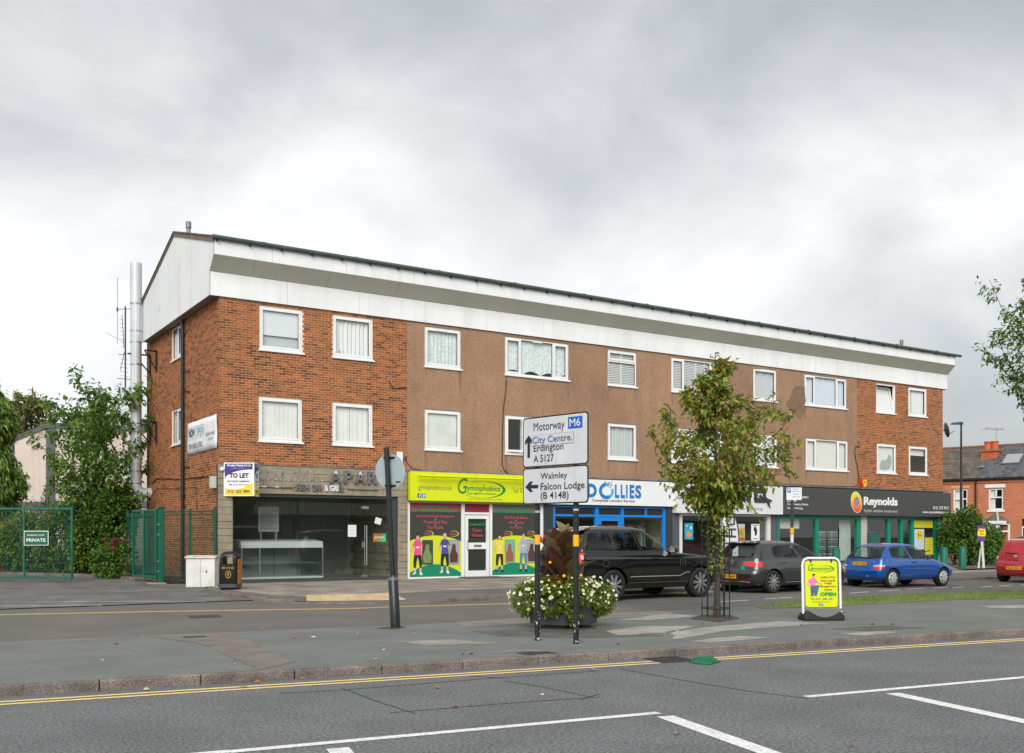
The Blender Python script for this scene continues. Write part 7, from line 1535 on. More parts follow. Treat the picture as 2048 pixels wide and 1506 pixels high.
def body_mesh(sp):
    L, H = sp['L'], sp['H']; zs = set(); z = sp['z0']
    while z < H: zs.add(round(z, 4)); z += .03
    for tab in ('front', 'rear', 'w'):
        for a, b in zip(sp[tab], sp[tab][1:]):
            for k in range(5): zs.add(round(a[0] + (b[0] - a[0]) * k / 5, 4))
    zs |= {H - .004, H - .012, H - .024}; zs = sorted(q for q in zs if sp['z0'] <= q <= H)
    V = []; rings = []
    for z in zs:
        xf, xr, w = interp(sp['front'], z), interp(sp['rear'], z), interp(sp['w'], z)
        rr, rf = interp(sp['rr'], z), interp(sp['rf'], z); br, bf = sp['bow']
        half = []
        P = lambda x, y: half.append((x, y))
        for k in range(6): y = (w - rr) * k / 6; P(xr + br * (y / w) ** 2, y)
        xb = xr + br * ((w - rr) / w) ** 2
        for k in range(7): a = math.pi / 2 * k / 6; P(xb + rr * (1 - math.cos(a)), w - rr + rr * math.sin(a))
        x0, x1 = xb + rr, xf - bf * ((w - rf) / w) ** 2 - rf
        for k in range(1, 40): P(x0 + (x1 - x0) * k / 40, w)
        for k in range(7): a = math.pi / 2 * k / 6; P(x1 + rf * math.sin(a), w - rf + rf * math.cos(a))
        for k in range(5, -1, -1): y = (w - rf) * k / 6; P(xf - bf * (y / w) ** 2, y)
        def plan(x, y):
            q = 1 - sp['taper'][1] * max(0, (x - L * .6) / (L * .4)) ** 2 - sp['taper'][0] * max(0, (L * .3 - x) / (L * .3)) ** 2
            bul = 1 + sp.get('bulge', 0.) * math.exp(-((z - sp.get('arch_z', .6)) / .16) ** 2) * sum(math.exp(-((x - c) / .36) ** 2) for c in sp['axles'])
            return (x, y * q * bul)
        half = [plan(*p) for p in half]
        ring = half + [(x, -y) for x, y in half[-2:0:-1]]; rings.append(len(V)); n = len(ring); V += [(x, y, z) for x, y in ring]
    F = []
    for a, b in zip(rings, rings[1:]):
        for k in range(n): F.append((a + k, a + (k + 1) % n, b + (k + 1) % n, b + k))
    F.append(tuple(range(n - 1, -1, -1))); F.append(tuple(rings[-1] + k for k in range(n)))
    me = bpy.data.meshes.new('body'); me.from_pydata(V, [], F); o = bpy.data.objects.new('body', me); COL.objects.link(o)
    cut = MB(); r = sp['wr'] * sp.get('arch', 1.14)
    for x in sp['axles']:
        for s in (1, -1):
            M = Matrix.Translation((x, s * (sp['W'] / 2 - .13), sp['wr'] + sp.get('arch_up', .015))) @ Matrix.Rotation(R(90), 4, 'X'); cut.lathe([(r, -.26), (r, .26)], 40, M)
    co = cut.build('cutter', None, None); md = o.modifiers.new('b', 'BOOLEAN'); md.object = co; md.solver = 'EXACT'; md.operation = 'DIFFERENCE'
    bpy.context.view_layer.update(); m2 = bpy.data.meshes.new_from_object(o.evaluated_get(bpy.context.evaluated_depsgraph_get()))
    bpy.data.objects.remove(o); bpy.data.objects.remove(co); return m2
def side_proj(v): return (v.x, v.z)
def end_proj(v): return (v.y, v.z)
def inside(p, poly):
    c = False; n = len(poly)
    for i in range(n):
        (x0, y0), (x1, y1) = poly[i], poly[i - 1]
        if (y0 > p[1]) != (y1 > p[1]) and p[0] < (x1 - x0) * (p[1] - y0) / (y1 - y0) + x0: c = not c
    return c
def round_poly(P, r=.04, n=3):
    out = []
    m = len(P)
    for i in range(m):
        a, b, c = Vector(P[i - 1]), Vector(P[i]), Vector(P[(i + 1) % m]); q = min(r, (a - b).length * .45, (c - b).length * .45); s = b + (a - b).normalized() * q; e = b + (c - b).normalized() * q
        for k in range(n + 1): t = k / n; out.append(tuple(s * (1 - t) ** 2 + b * 2 * t * (1 - t) + e * t * t))
    return out
def grow(P, d):
    c = [sum(p[0] for p in P) / len(P), sum(p[1] for p in P) / len(P)]; out = []; n = len(P)
    ar = sum(P[i - 1][0] * P[i][1] - P[i][0] * P[i - 1][1] for i in range(n)); sg = 1 if ar > 0 else -1
    for i in range(n):
        a, b, e = Vector(P[i - 1]), Vector(P[i]), Vector(P[(i + 1) % n]); d1, d2 = (b - a).normalized(), (e - b).normalized(); nn = (Vector((d1.y, -d1.x)) + Vector((d2.y, -d2.x)))
        nn = nn.normalized() if nn.length > 1e-6 else Vector((d1.y, -d1.x)); out.append(tuple(b + nn * d * sg))
    return out
def car(name, label, sp, loc, rz, paint):
    t = thing(name, label, 'car', loc, rz, None); me = body_mesh(sp); bm = bmesh.new(); bm.from_mesh(me); bpy.data.meshes.remove(me)
    lay = bm.faces.layers.int.new('reg'); bm.normal_update(); regs = []
    def cut_reg(poly, proj, ok, rid):
        lo = [min(p[k] for p in poly) for k in (0, 1)]; hi = [max(p[k] for p in poly) for k in (0, 1)]; n = len(poly); cand = []
        for f in bm.faces:
            if not ok(f): continue
            q = [proj(v.co) for v in f.verts]
            if max(p[0] for p in q) < lo[0] or min(p[0] for p in q) > hi[0] or max(p[1] for p in q) < lo[1] or min(p[1] for p in q) > hi[1]: continue
            cand.append(f)
        for i in range(n):
            if not cand: return
            (a0, a1), (b0, b1) = poly[i - 1], poly[i]
            geom = list({*cand, *[e for f in cand for e in f.edges], *[v for f in cand for v in f.verts]}); d = (b0 - a0, b1 - a1)
            if proj is side_proj: co, no = (a0, 0, a1), (d[1], 0, -d[0])
            else: co, no = (0, a0, a1), (0, d[1], -d[0])
            if Vector(no).length < 1e-7: continue
            rt = bmesh.ops.bisect_plane(bm, geom=geom, plane_co=co, plane_no=Vector(no).normalized(), dist=1e-5)
            cand = [g for g in rt['geom'] if isinstance(g, bmesh.types.BMFace) and g.is_valid]
        bm.normal_update()
        for f in cand:
            if f.is_valid and f[lay] == 0 and inside(proj(f.calc_center_median()), poly): f[lay] = rid
    sideL = lambda f: f.normal.y > .25 and f.calc_center_median().y > .3
    sideR = lambda f: f.normal.y < -.25 and f.calc_center_median().y < -.3
    rear = lambda f: f.normal.x < -.12 and f.calc_center_median().x < sp['L'] * .35
    frontf = lambda f: f.normal.x > .12 and f.calc_center_median().x > sp['L'] * .5
    K = {'R': (side_proj, sideR), 'L': (side_proj, sideL), 'B': (end_proj, rear), 'F': (end_proj, frontf)}
    rid = 1; info = {}
    for (nm, face, poly, m, push, rd) in sp['regions']:
        sides = ('R', 'L') if face == 'S' else (face,)
        for s in sides:
            P = round_poly(poly, rd) if rd else poly; pj, ok = K[s]
            cut_reg(P, pj, ok, rid); info[rid] = (nm, m, push); rid += 1
            if nm in ('window', 'rear_window', 'windscreen'):
                cut_reg(grow(P, sp.get('seal', .018)), pj, ok, rid); info[rid] = ('window_seal', SEAL, 0); rid += 1
            elif nm == 'door':
                cut_reg(grow(P, .006), pj, ok, rid); info[rid] = ('shut_line', None, 0); rid += 1
    lim = R(sp.get('sharp', 32)); bm.normal_update()
    vn = {}
    for f in bm.faces: f.smooth = True
    def emit(rids, nm, m, push, parent):
        fs = [f for f in bm.faces if f[lay] in rids]
        if not fs: return None
        ix = {}; V = []; F = []; N = []
        for f in fs:
            idx = []
            for v in f.verts:
                if v.index not in ix:
                    ix[v.index] = len(V); V.append(v.co + v.normal * push)
                    N.append(v.normal.copy())
                idx.append(ix[v.index])
            F.append(idx)
        me = bpy.data.meshes.new(nm); me.from_pydata([tuple(v) for v in V], [], F); me.materials.append(m); b2 = bmesh.new(); b2.from_mesh(me)
        for e in b2.edges:
            if len(e.link_faces) == 2 and e.calc_face_angle(0) > lim: e.smooth = False
        for f in b2.faces: f.smooth = True
        b2.to_mesh(me); b2.free()
        if nm != 'body' or True: 
            try: me.normals_split_custom_set_from_vertices([tuple(n) for n in N]) if nm in ('window', 'rear_window', 'door', 'tail_light', 'windscreen') else None
            except Exception: pass
        o = bpy.data.objects.new(nm, me); COL.objects.link(o); o.parent = parent; return o
    bm.verts.index_update(); bm.verts.ensure_lookup_table()
    body = emit({0}, 'body', paint, 0, t); body.matrix_parent_inverse = Matrix()
    for k, (nm, m, push) in info.items():
        if nm == 'shut_line': continue
        emit({k}, nm, m or paint, push, t)
    bvh = BVHTree.FromBMesh(bm); bm.free()
    W2 = sp['W'] / 2; x0, x1 = sp['axles']; wr = sp['wr']
    # dark underside and wheel wells
    mb = MB(); mb.box((.25, -W2 + .33, sp['z0'] - .03), (sp['L'] - .2, W2 - .33, sp['z0'] + .25)); mb.build('underbody', BLACKP, t, local=True)
    for x in sp['axles']: mb = MB(); mb.box((x - wr, -W2 + .28, .3), (x + wr, W2 - .28, wr + wr)); mb.build('wheel_well', BLACKP, t, local=True)
    for x in sp['axles']:
        for s in (1, -1):
            wheel(t, (x, s * (W2 - .02), wr), s, sp)
    # seats and dashboard seen through the glass
    zb = sp['belt']; SEAT = mat('car_seat', (.03, .03, .033), .8)
    for x in sp['seats']:
        for y in (-.36, .36): mb = MB(); mb.box((x, y - .23, .5), (x + .12, y + .23, zb + .12)); mb.box((x + .02, y - .12, zb + .12), (x + .10, y + .12, zb + .34)); mb.build('seat', SEAT, t, local=True, bevel=.04)
    return t, bvh
def spoke_rim(sp):
    wr = sp['wr']; rr = sp['rim']; kind = sp['wheel']; mb = MB(); out = []
    mb.lathe([(rr * .98, -.17), (rr, -.02), (rr, .0), (rr * .93, -.005), (rr * .90, -.05), (rr * .86, -.10), (.01, -.11)], 32, cap=False); mb.cur = 1
    if kind == 'caps':
        mb.lathe([(rr * .97, -.002), (rr * .90, .012), (rr * .45, .022), (.01, .028)], 32, cap=False); mb.cur = 0
        for k in range(7):
            a = 2 * math.pi * k / 7; M = Matrix.Rotation(a, 4, 'Z') @ Matrix.Translation((rr * .70, 0, .016)); mb.lathe([(rr * .13, -.01), (rr * .13, .006)], 10, M)
    else:
        n = sp.get('spokes', 10)
        for k in range(n):
            a = 2 * math.pi * k / n + .1
            for s in ((-1, 1) if kind == 'split' else (0,)):
                M = Matrix.Rotation(a + s * .10, 4, 'Z'); w0, w1 = (.016, .013) if kind == 'split' else (.020, .026); r0, r1 = rr * .16, rr * .95
                mb.mesh([M @ Vector(p) for p in ((r0, -w0, -.02), (r0, w0, -.02), (r1, w1, -.03), (r1, -w1, -.03), (r0, -w0, .004), (r0, w0, .004), (r1, w1, -.006), (r1, -w1, -.006))], [(4, 5, 6, 7), (0, 4, 7, 3), (1, 2, 6, 5), (0, 1, 5, 4)])
        mb.lathe([(rr * .24, -.03), (rr * .22, .008), (rr * .1, .014), (.004, .014)], 16, cap=False)
    return mb
TYRE = mat('tyre_rubber', (.014, .014, .015), .75); ALLOY = mat('alloy', (.56, .57, .58), .3, metal=.85); RIMD = mat('rim_dark', (.02, .02, .022), .5); PLATEY = mat('plate_yellow', lin(244, 176, 20), .4); REDL = mat('tail_light_red', lin(204, 22, 28), .15, coat=1); CLEARL = mat('tail_light_clear', lin(196, 170, 170), .15, coat=1)
def wheel(t, pos, s, sp):
    wr = sp['wr']; rr = sp['rim']; M = Matrix.Translation(pos) @ Matrix.Rotation(R(-90 if s > 0 else 90), 4, 'X') @ Matrix.Rotation(random.uniform(0, 1), 4, 'Z')
    mb = MB(); w = sp.get('tw', .215); mb.lathe([(rr * .96, -w), (wr * .93, -w), (wr, -w + .035), (wr, -.035), (wr * .975, -.012), (wr * .90, .004), (rr * 1.03, .0), (rr * .98, -.012)], 40, cap=False); o = mb.build('wheel', TYRE, t, smooth=True, local=True); o.matrix_basis = M
    r_ = spoke_rim(sp).build('rim', [RIMD, sp.get('alloy', ALLOY)], o, smooth=True, local=True, recalc=True, sharp=40); return o
def on_body(bvh, o, d):
    h = bvh.ray_cast(Vector(o), Vector(d)); return h
def fit_strip(name, t, bvh, pts, w, m, axis, off=.006):
    """thin trim strip following the body; pts (x,z) on the right side or (y,z) on the tail"""
    mb = MB(); P = []
    for a, b in pts:
        o, d = ((a, -3, b), (0, 1, 0)) if axis == 'R' else ((a, 3, b), (0, -1, 0)) if axis == 'L' else ((-3, a, b), (1, 0, 0))
        h = bvh.ray_cast(Vector(o), Vector(d))
        if h[0]: P.append(h[0] - Vector(d) * off)
    if len(P) > 1: mb.path(P, w, 6); return mb.build(name, m, t, local=True, smooth=True)
def plate(t, bvh, body, z, w=.50, h=.11, y=0.):
    hh = bvh.ray_cast(Vector((-3, y, z)), Vector((1, 0, 0))); x = hh[0].x if hh[0] else 0; P = Plane((x - .012, y, z), (0, -1, 0), (0, 0, 1)); mb = MB(); slab(mb, P, rrect(-w / 2, -h / 2, w / 2, h / 2, .012), .006, .01); pt = mb.build('number_plate', PLATEY, t, local=True)
    text(body, P, -w / 2 + .035, w / 2 - .035, -h / 2 + .02, h / 2 - .02, INK, pt, bold=.02, off=.009, local=True)
def handle(t, bvh, x, z, m, side='R'):
    for s in (-1, 1):
        h = bvh.ray_cast(Vector((x, 3 * s, z)), Vector((0, -s, 0)))
        if h[0]: mb = MB(); y = h[0].y; mb.path([(x - .10, y + s * .004, z), (x - .08, y + s * .03, z + .004), (x + .08, y + s * .03, z + .004), (x + .10, y + s * .004, z)], .014, 6); mb.build('door_handle', m, t, local=True, smooth=True)
def mirror(t, x, y, z, m, w=.17, h=.13):
    for s in (-1, 1):
        mb = MB(); loft(mb, [[(x + dx, s * (y + .10 + a * .5), z + b * .5) for a, b in rrect(-w / 2 * k * 2, -h / 2 * k * 2, w / 2 * k * 2, h / 2 * k * 2, h * .4 * k, 4)] for dx, k in ((-.05, .88), (-.03, 1), (.03, .95), (.09, .6), (.11, .3))]); mo_ = mb.build('mirror', m, t, local=True, smooth=True)
        mb = MB(); loft(mb, [[(x - .052, s * (y + .10 + a * .5), z + b * .5) for a, b in rrect(-w * .8, -h * .8, w * .8, h * .8, h * .3, 4)], [(x - .054, s * (y + .10 + a * .5), z + b * .5) for a, b in rrect(-w * .8, -h * .8, w * .8, h * .8, h * .3, 4)]]); mb.build('mirror_glass', STEEL, mo_, local=True); mb = MB(); mb.path([(x, s * (y - .04), z - h * .35), (x, s * (y + .06), z - h * .2)], .022, 6); mb.build('mirror_arm', BLACKP, mo_, local=True)
def paint(name, c, rough=.32, metal=.0, coat=1.): return mat(name, c, rough, metal=metal, coat=coat, spec=.5)
CARGLASS = glass_mat('car_glass', (.74, .82, .80), 1.55); TINT = glass_mat('privacy_glass', (.10, .11, .12), 1.6); CHROME = mat('chrome_trim', (.72, .72, .73), .2, metal=1)
C0 = [(0, .04)]
# ---- black SUV
suv = dict(L=4.98, W=2.0, H=1.84, z0=.30, axles=(1.12, 4.04), wr=.385, rim=.285, wheel='split', spokes=9, tw=.26, belt=1.2, bow=(.10, .20), taper=(.03, .07), bulge=.012, arch=1.13, arch_z=.72, seats=(1.75, 2.75),
    front=[(.30, 4.82), (.45, 4.95), (.7, 4.98), (.92, 4.93), (1.0, 4.86), (1.06, 4.62), (1.10, 4.2), (1.14, 3.75), (1.18, 3.38), (1.25, 3.26), (1.5, 2.84), (1.68, 2.56), (1.76, 2.40), (1.80, 2.20), (1.84, 1.7)],
    rear=[(.30, .14), (.45, .03), (.62, .0), (.8, .03), (1.12, .06), (1.22, .09), (1.45, .22), (1.66, .36), (1.74, .42), (1.79, .60), (1.84, 1.1)],
    w=[(.30, .90), (.42, .965), (.55, .985), (.8, .995), (1.02, .985), (1.10, .965), (1.17, .925), (1.22, .90), (1.45, .83), (1.66, .755), (1.74, .72), (1.79, .64), (1.84, .45)],
    rr=[(.3, .2), (1.1, .22), (1.6, .22), (1.84, .2)], rf=[(.3, .28), (1.0, .3), (1.3, .26), (1.84, .2)],
    regions=[('window', 'S', [(.30, 1.235), (.50, 1.66), (1.14, 1.675), (1.18, 1.225)], TINT, -.004, .04), ('window', 'S', [(1.23, 1.225), (1.21, 1.675), (1.86, 1.68), (2.04, 1.225)], TINT, -.004, .03), ('window', 'S', [(2.14, 1.225), (1.96, 1.68), (2.46, 1.675), (2.84, 1.44), (3.06, 1.235)], CARGLASS, -.004, .04),
             ('rear_window', 'B', [(-.66, 1.24), (.66, 1.24), (.60, 1.62), (-.60, 1.62)], TINT, -.004, .06), ('windscreen', 'F', [(-.72, 1.24), (.72, 1.24), (.62, 1.70), (-.62, 1.70)], CARGLASS, -.004, .06),
             ('tail_light', 'B', [(-.92, .92), (-.72, .92), (-.74, 1.18), (-.90, 1.18)], REDL, .004, .03), ('tail_light', 'B', [(.92, .92), (.72, .92), (.74, 1.18), (.90, 1.18)], REDL, .004, .03), ('headlight', 'S', [(4.55, .90), (4.90, .84), (4.90, .95), (4.6, 1.0)], CLEARL, .004, .02),
             ('door', 'S', [(2.10, .50), (2.06, 1.19), (3.18, 1.19), (3.22, .98), (3.22, .50)], None, 0, .05), ('door', 'S', [(1.62, .86), (1.26, 1.19), (2.03, 1.19), (2.08, .50), (1.72, .50)], None, 0, .05)])
SUVP = mat('black_car_paint', (.006, .006, .0065), .10, spec=.5, coat=.8)
t, bv = car('black_suv', 'large black SUV with tinted rear windows parked beside the flower planter', suv, (14.12, 20.22, 0), R(1.5), SUVP)
for s in ('R', 'L'): fit_strip('chrome_strip', t, bv, [(1.62 + k * .14, .58) for k in range(13)] + [(3.5, .66), (3.62, .66)], .014, CHROME, s); fit_strip('sill_line', t, bv, [(1.6 + k * .2, .43) for k in range(11)], .006, mat('sill_grey', (.1, .1, .1), .5), s)
for s in ('R', 'L'): fit_strip('rear_chrome', t, bv, [(.18 + k * .1, .60) for k in range(4)], .012, CHROME, s)
for k in range(3): 
    for s in ('R', 'L'): fit_strip('vent_gill', t, bv, [(3.30 + k * .09, .84), (3.31 + k * .09, 1.02)], .011, mat('gill_grey', (.05, .05, .05), .4), s)
handle(t, bv, 1.62, 1.02, SUVP); handle(t, bv, 2.48, 1.03, SUVP); mirror(t, 3.02, .95, 1.26, SUVP, .24, .19)
mb = MB(); mb.prism([(-.04, 1.72), (.30, 1.80), (.36, 1.80), (.34, 1.74)], lambda x, z: (x + .28, -.66, z - .02), lambda x, z: (x + .28, .66, z - .02)); mb.build('roof_spoiler', SUVP, t, local=True, bevel=.01)
mb = MB(); mb.prism([(1.5, 1.83), (1.42, 1.83), (1.44, 1.88), (1.55, 1.84)], lambda x, z: (x, -.02, z), lambda x, z: (x, .02, z)); mb.build('roof_fin', SUVP, t, local=True)
for s in (-1, 1): fit_strip('fuel_flap', t, bv, [(.86 + .1 * math.cos(k * .3491), .93 + .075 * math.sin(k * .3491)) for k in range(19)], .004, mat('sill_grey', (.1, .1, .1), .5), 'R') if s < 0 else None
mb = MB(); mb.lathe([(.15, -.01), (.16, .0), (.15, .01)], 20, Matrix.Translation((2.62, -.36, 1.18)) @ Matrix.Rotation(R(70), 4, 'Y')); mb.build('steering_wheel', BLACKP, t, local=True)
# ---- dark grey hatchback
golf = dict(L=4.26, W=1.79, H=1.46, z0=.22, axles=(.82, 3.44), wr=.318, rim=.228, wheel='alloy', spokes=10, belt=.98, bow=(.12, .22), taper=(.05, .10), bulge=.014, arch=1.13, arch_z=.55, seats=(1.45, 2.2),
    front=[(.22, 4.10), (.32, 4.22), (.5, 4.26), (.64, 4.20), (.72, 4.08), (.80, 3.75), (.88, 3.40), (.94, 3.18), (1.0, 3.02), (1.2, 2.62), (1.34, 2.30), (1.40, 2.1), (1.44, 1.8), (1.46, 1.45)],
    rear=[(.22, .12), (.36, .02), (.52, .0), (.62, .03), (.68, .075), (.92, .12), (1.0, .15), (1.2, .28), (1.33, .38), (1.38, .44), (1.42, .62), (1.46, 1.1)],
    w=[(.22, .80), (.34, .875), (.5, .892), (.66, .885), (.80, .868), (.90, .85), (.96, .835), (1.0, .815), (1.2, .725), (1.33, .655), (1.39, .60), (1.43, .50), (1.46, .34)],
    rr=[(.2, .24), (.9, .25), (1.3, .2), (1.46, .18)], rf=[(.2, .34), (.8, .34), (1.1, .22), (1.46, .16)],
    regions=[('window', 'S', [(.92, 1.0), (.86, 1.20), (1.02, 1.30), (1.70, 1.335), (1.86, .995)], CARGLASS, -.004, .05), ('window', 'S', [(1.96, .995), (1.80, 1.335), (2.20, 1.30), (2.55, 1.14), (2.78, 1.0)], CARGLASS, -.004, .04),
             ('rear_window', 'B', [(-.66, 1.0), (.66, 1.0), (.56, 1.30), (-.56, 1.30)], CARGLASS, -.004, .07), ('windscreen', 'F', [(-.66, 1.02), (.66, 1.02), (.54, 1.34), (-.54, 1.34)], CARGLASS, -.004, .06),
             ('tail_light', 'B', [(-.86, .72), (-.38, .77), (-.38, .86), (-.60, .90), (-.86, .88)], REDL, .005, .02), ('tail_light', 'B', [(.86, .72), (.38, .77), (.38, .86), (.60, .90), (.86, .88)], REDL, .005, .02), ('tail_light', 'S', [(.06, .72), (.40, .76), (.30, .86), (.06, .90)], REDL, .005, .02), ('reflector', 'B', [(-.74, .38), (-.46, .38), (-.46, .425), (-.74, .43)], mat('reflector_red', lin(120, 20, 24), .3), .004, 0), ('reflector', 'B', [(.74, .38), (.46, .38), (.46, .425), (.74, .43)], mat('reflector_red', lin(120, 20, 24), .3), .004, 0),
             ('headlight', 'S', [(3.75, .64), (4.15, .58), (4.15, .68), (3.85, .76)], CLEARL, .004, .02), ('door', 'S', [(1.24, .42), (.98, .70), (1.0, .965), (1.88, .97), (1.90, .34), (1.28, .34)], None, 0, .05), ('door', 'S', [(1.94, .34), (1.93, .97), (2.92, .97), (3.0, .80), (2.98, .34)], None, 0, .05)])
GOLFP = paint('grey_car_paint', (.034, .038, .040), .3, .3)
t, bv = car('grey_hatchback', 'dark grey hatchback with a green sticker on the tailgate, behind the gym pavement sign', golf, (20.28, 20.42, 0), R(.5), GOLFP)
plate(t, bv, 'FT67 HHP', .46, .5, .11); handle(t, bv, 1.22, .84, GOLFP); handle(t, bv, 2.15, .84, GOLFP); mirror(t, 2.72, .80, 1.02, GOLFP)
mb = MB(); mb.prism([(.30, 1.395), (.62, 1.425), (.70, 1.41), (.40, 1.36)], lambda x, z: (x - .02, -.56, z), lambda x, z: (x - .02, .56, z)); mb.build('roof_spoiler', GOLFP, t, local=True, bevel=.01)
fit_strip('bumper_trim', t, bv, [(-.78, .24), (-.62, .31), (-.45, .325), (0, .325), (.45, .325), (.62, .31), (.78, .24)], .010, CHROME, 'B'); fit_strip('wiper', t, bv, [(-.02, 1.0), (-.2, 1.005), (-.4, 1.0)], .012, BLACKP, 'B', .02); fit_strip('roof_aerial', t, bv, [(-.0, 1.3), (0, 1.31)], .01, BLACKP, 'B'); mb = MB(); mb.path([(.85, 0, 1.43), (.72, 0, 1.55)], .008, 5); mb.build('aerial', BLACKP, t, local=True)
h = bv.ray_cast(Vector((-3, 0, .86)), Vector((1, 0, 0)))[0]; mb = MB(); BD = Plane((h.x - .008, 0, .86), (0, -1, 0), (.12, 0, 1)); slab(mb, BD, ellipse(0, 0, .062, .062, 24), .004, .006); bd = mb.build('badge', CHROME, t, local=True); printed('badge_mark', BD, [[(-.035, .03), (-.02, .03), (-.008, -.005), (0, .012), (.008, -.005), (.02, .03), (.035, .03), (.012, -.035), (0, -.01), (-.012, -.035)]], BLACKP, bd, .007, local=True)
h = bv.ray_cast(Vector((-3, -.42, .70)), Vector((1, 0, 0)))[0]; ST = Plane((h.x - .014, -.42, .70), (.25, -1, 0), (.12, .25, 1)); printed('green_sticker', ST, [rect(-.06, -.055, .06, .055)], mat('sticker_green', lin(20, 150, 90), .5), t, .006, local=True)
for s in ('R',): fit_strip('sill_line', t, bv, [(1.3 + k * .2, .30) for k in range(9)], .006, CHROME, s)
# ---- blue three-door hatchback
saxo = dict(L=3.74, W=1.60, H=1.37, z0=.24, axles=(.62, 3.0), wr=.285, rim=.205, wheel='caps', belt=.86, bow=(.08, .18), taper=(.05, .10), bulge=.012, arch=1.14, arch_z=.5, seats=(1.15, 1.95), alloy=mat('hubcap_silver', (.58, .58, .57), .35, metal=.4),
    front=[(.24, 3.62), (.34, 3.71), (.48, 3.74), (.58, 3.68), (.66, 3.48), (.74, 3.18), (.80, 2.92), (.86, 2.74), (.92, 2.62), (1.1, 2.32), (1.24, 2.08), (1.31, 1.9), (1.35, 1.6), (1.37, 1.3)],
    rear=[(.24, .10), (.36, .02), (.5, .0), (.6, .02), (.84, .10), (.90, .13), (1.08, .30), (1.22, .45), (1.29, .55), (1.33, .7), (1.37, 1.0)],
    w=[(.24, .70), (.34, .775), (.5, .80), (.62, .80), (.78, .785), (.86, .765), (.91, .745), (1.1, .665), (1.24, .60), (1.30, .555), (1.34, .47), (1.37, .32)],
    rr=[(.2, .18), (.9, .18), (1.3, .16), (1.37, .14)], rf=[(.2, .3), (.7, .3), (1.0, .2), (1.37, .14)],
    regions=[('window', 'S', [(.62, .94), (.62, 1.20), (.80, 1.245), (1.26, 1.255), (1.44, .90)], CARGLASS, -.004, .07), ('window', 'S', [(1.53, .895), (1.36, 1.255), (1.90, 1.245), (2.16, 1.10), (2.46, .90)], CARGLASS, -.004, .05),
             ('rear_window', 'B', [(-.64, .90), (.64, .90), (.53, 1.24), (-.53, 1.24)], CARGLASS, -.004, .06), ('windscreen', 'F', [(-.62, .92), (.62, .92), (.52, 1.27), (-.52, 1.27)], CARGLASS, -.004, .06),
             ('tail_light', 'B', [(-.785, .57), (-.52, .57), (-.50, .645), (-.785, .655)], REDL, .006, .015), ('tail_light', 'B', [(.785, .57), (.52, .57), (.50, .645), (.785, .655)], REDL, .006, .015), ('tail_light_top', 'B', [(-.785, .655), (-.50, .645), (-.50, .69), (-.60, .71), (-.785, .70)], CLEARL, .006, .01), ('tail_light_top', 'B', [(.785, .655), (.50, .645), (.50, .69), (.60, .71), (.785, .70)], CLEARL, .006, .01), ('tail_light', 'S', [(.02, .57), (.14, .57), (.13, .70), (.05, .70)], REDL, .006, .01),
             ('headlight', 'S', [(3.35, .56), (3.62, .50), (3.62, .60), (3.42, .66)], CLEARL, .004, .02), ('door', 'S', [(1.48, .36), (1.47, .87), (2.60, .87), (2.66, .74), (2.62, .36)], None, 0, .04)])
SAXOP = paint('blue_car_paint', lin(0, 84, 168), .25, .2)
t, bv = car('blue_hatchback', 'bright blue three door hatchback parked in front of the blinds shop', saxo, (25.72, 20.38, 0), R(-2.5), SAXOP)
plate(t, bv, 'Y237 VOB', .74, .5, .10); mirror(t, 2.32, .72, .95, BLACKP, .16, .12); handle(t, bv, 1.58, .78, BLACKP)
for s in ('R', 'L'): fit_strip('side_moulding', t, bv, [(.98 + k * .12, .565) for k in range(14)], .018, SAXOP, s, .004)
fit_strip('bumper_strip', t, bv, [(-.74 + k * .148, .52) for k in range(11)], .014, SAXOP, 'B', .004); fit_strip('wiper', t, bv, [(.05, .91), (-.2, .915), (-.42, .905)], .010, BLACKP, 'B', .02); fit_strip('badge', t, bv, [(-.52, .80), (-.40, .80)], .007, CHROME, 'B', .006); fit_strip('badge', t, bv, [(.52, .80), (.40, .80)], .007, CHROME, 'B', .006); fit_strip('towing_eye', t, bv, [(-.30, .36), (-.33, .36)], .012, WHITE, 'B', .006); fit_strip('fuel_cap', t, bv, [(.50 + .05 * math.cos(k * .35), .80 + .05 * math.sin(k * .35)) for k in range(19)], .003, BLACKP, 'R')
mb = MB(); mb.box((.36, -.5, .87), (.62, .5, .885)); mb.build('parcel_shelf', mat('shelf_grey', (.1, .1, .1), .8), t, local=True); mb = MB(); mb.lathe([(.17, -.01), (.18, 0), (.17, .01)], 20, Matrix.Translation((2.1, -.34, .86)) @ Matrix.Rotation(R(65), 4, 'Y')); mb.build('steering_wheel', BLACKP, t, local=True)
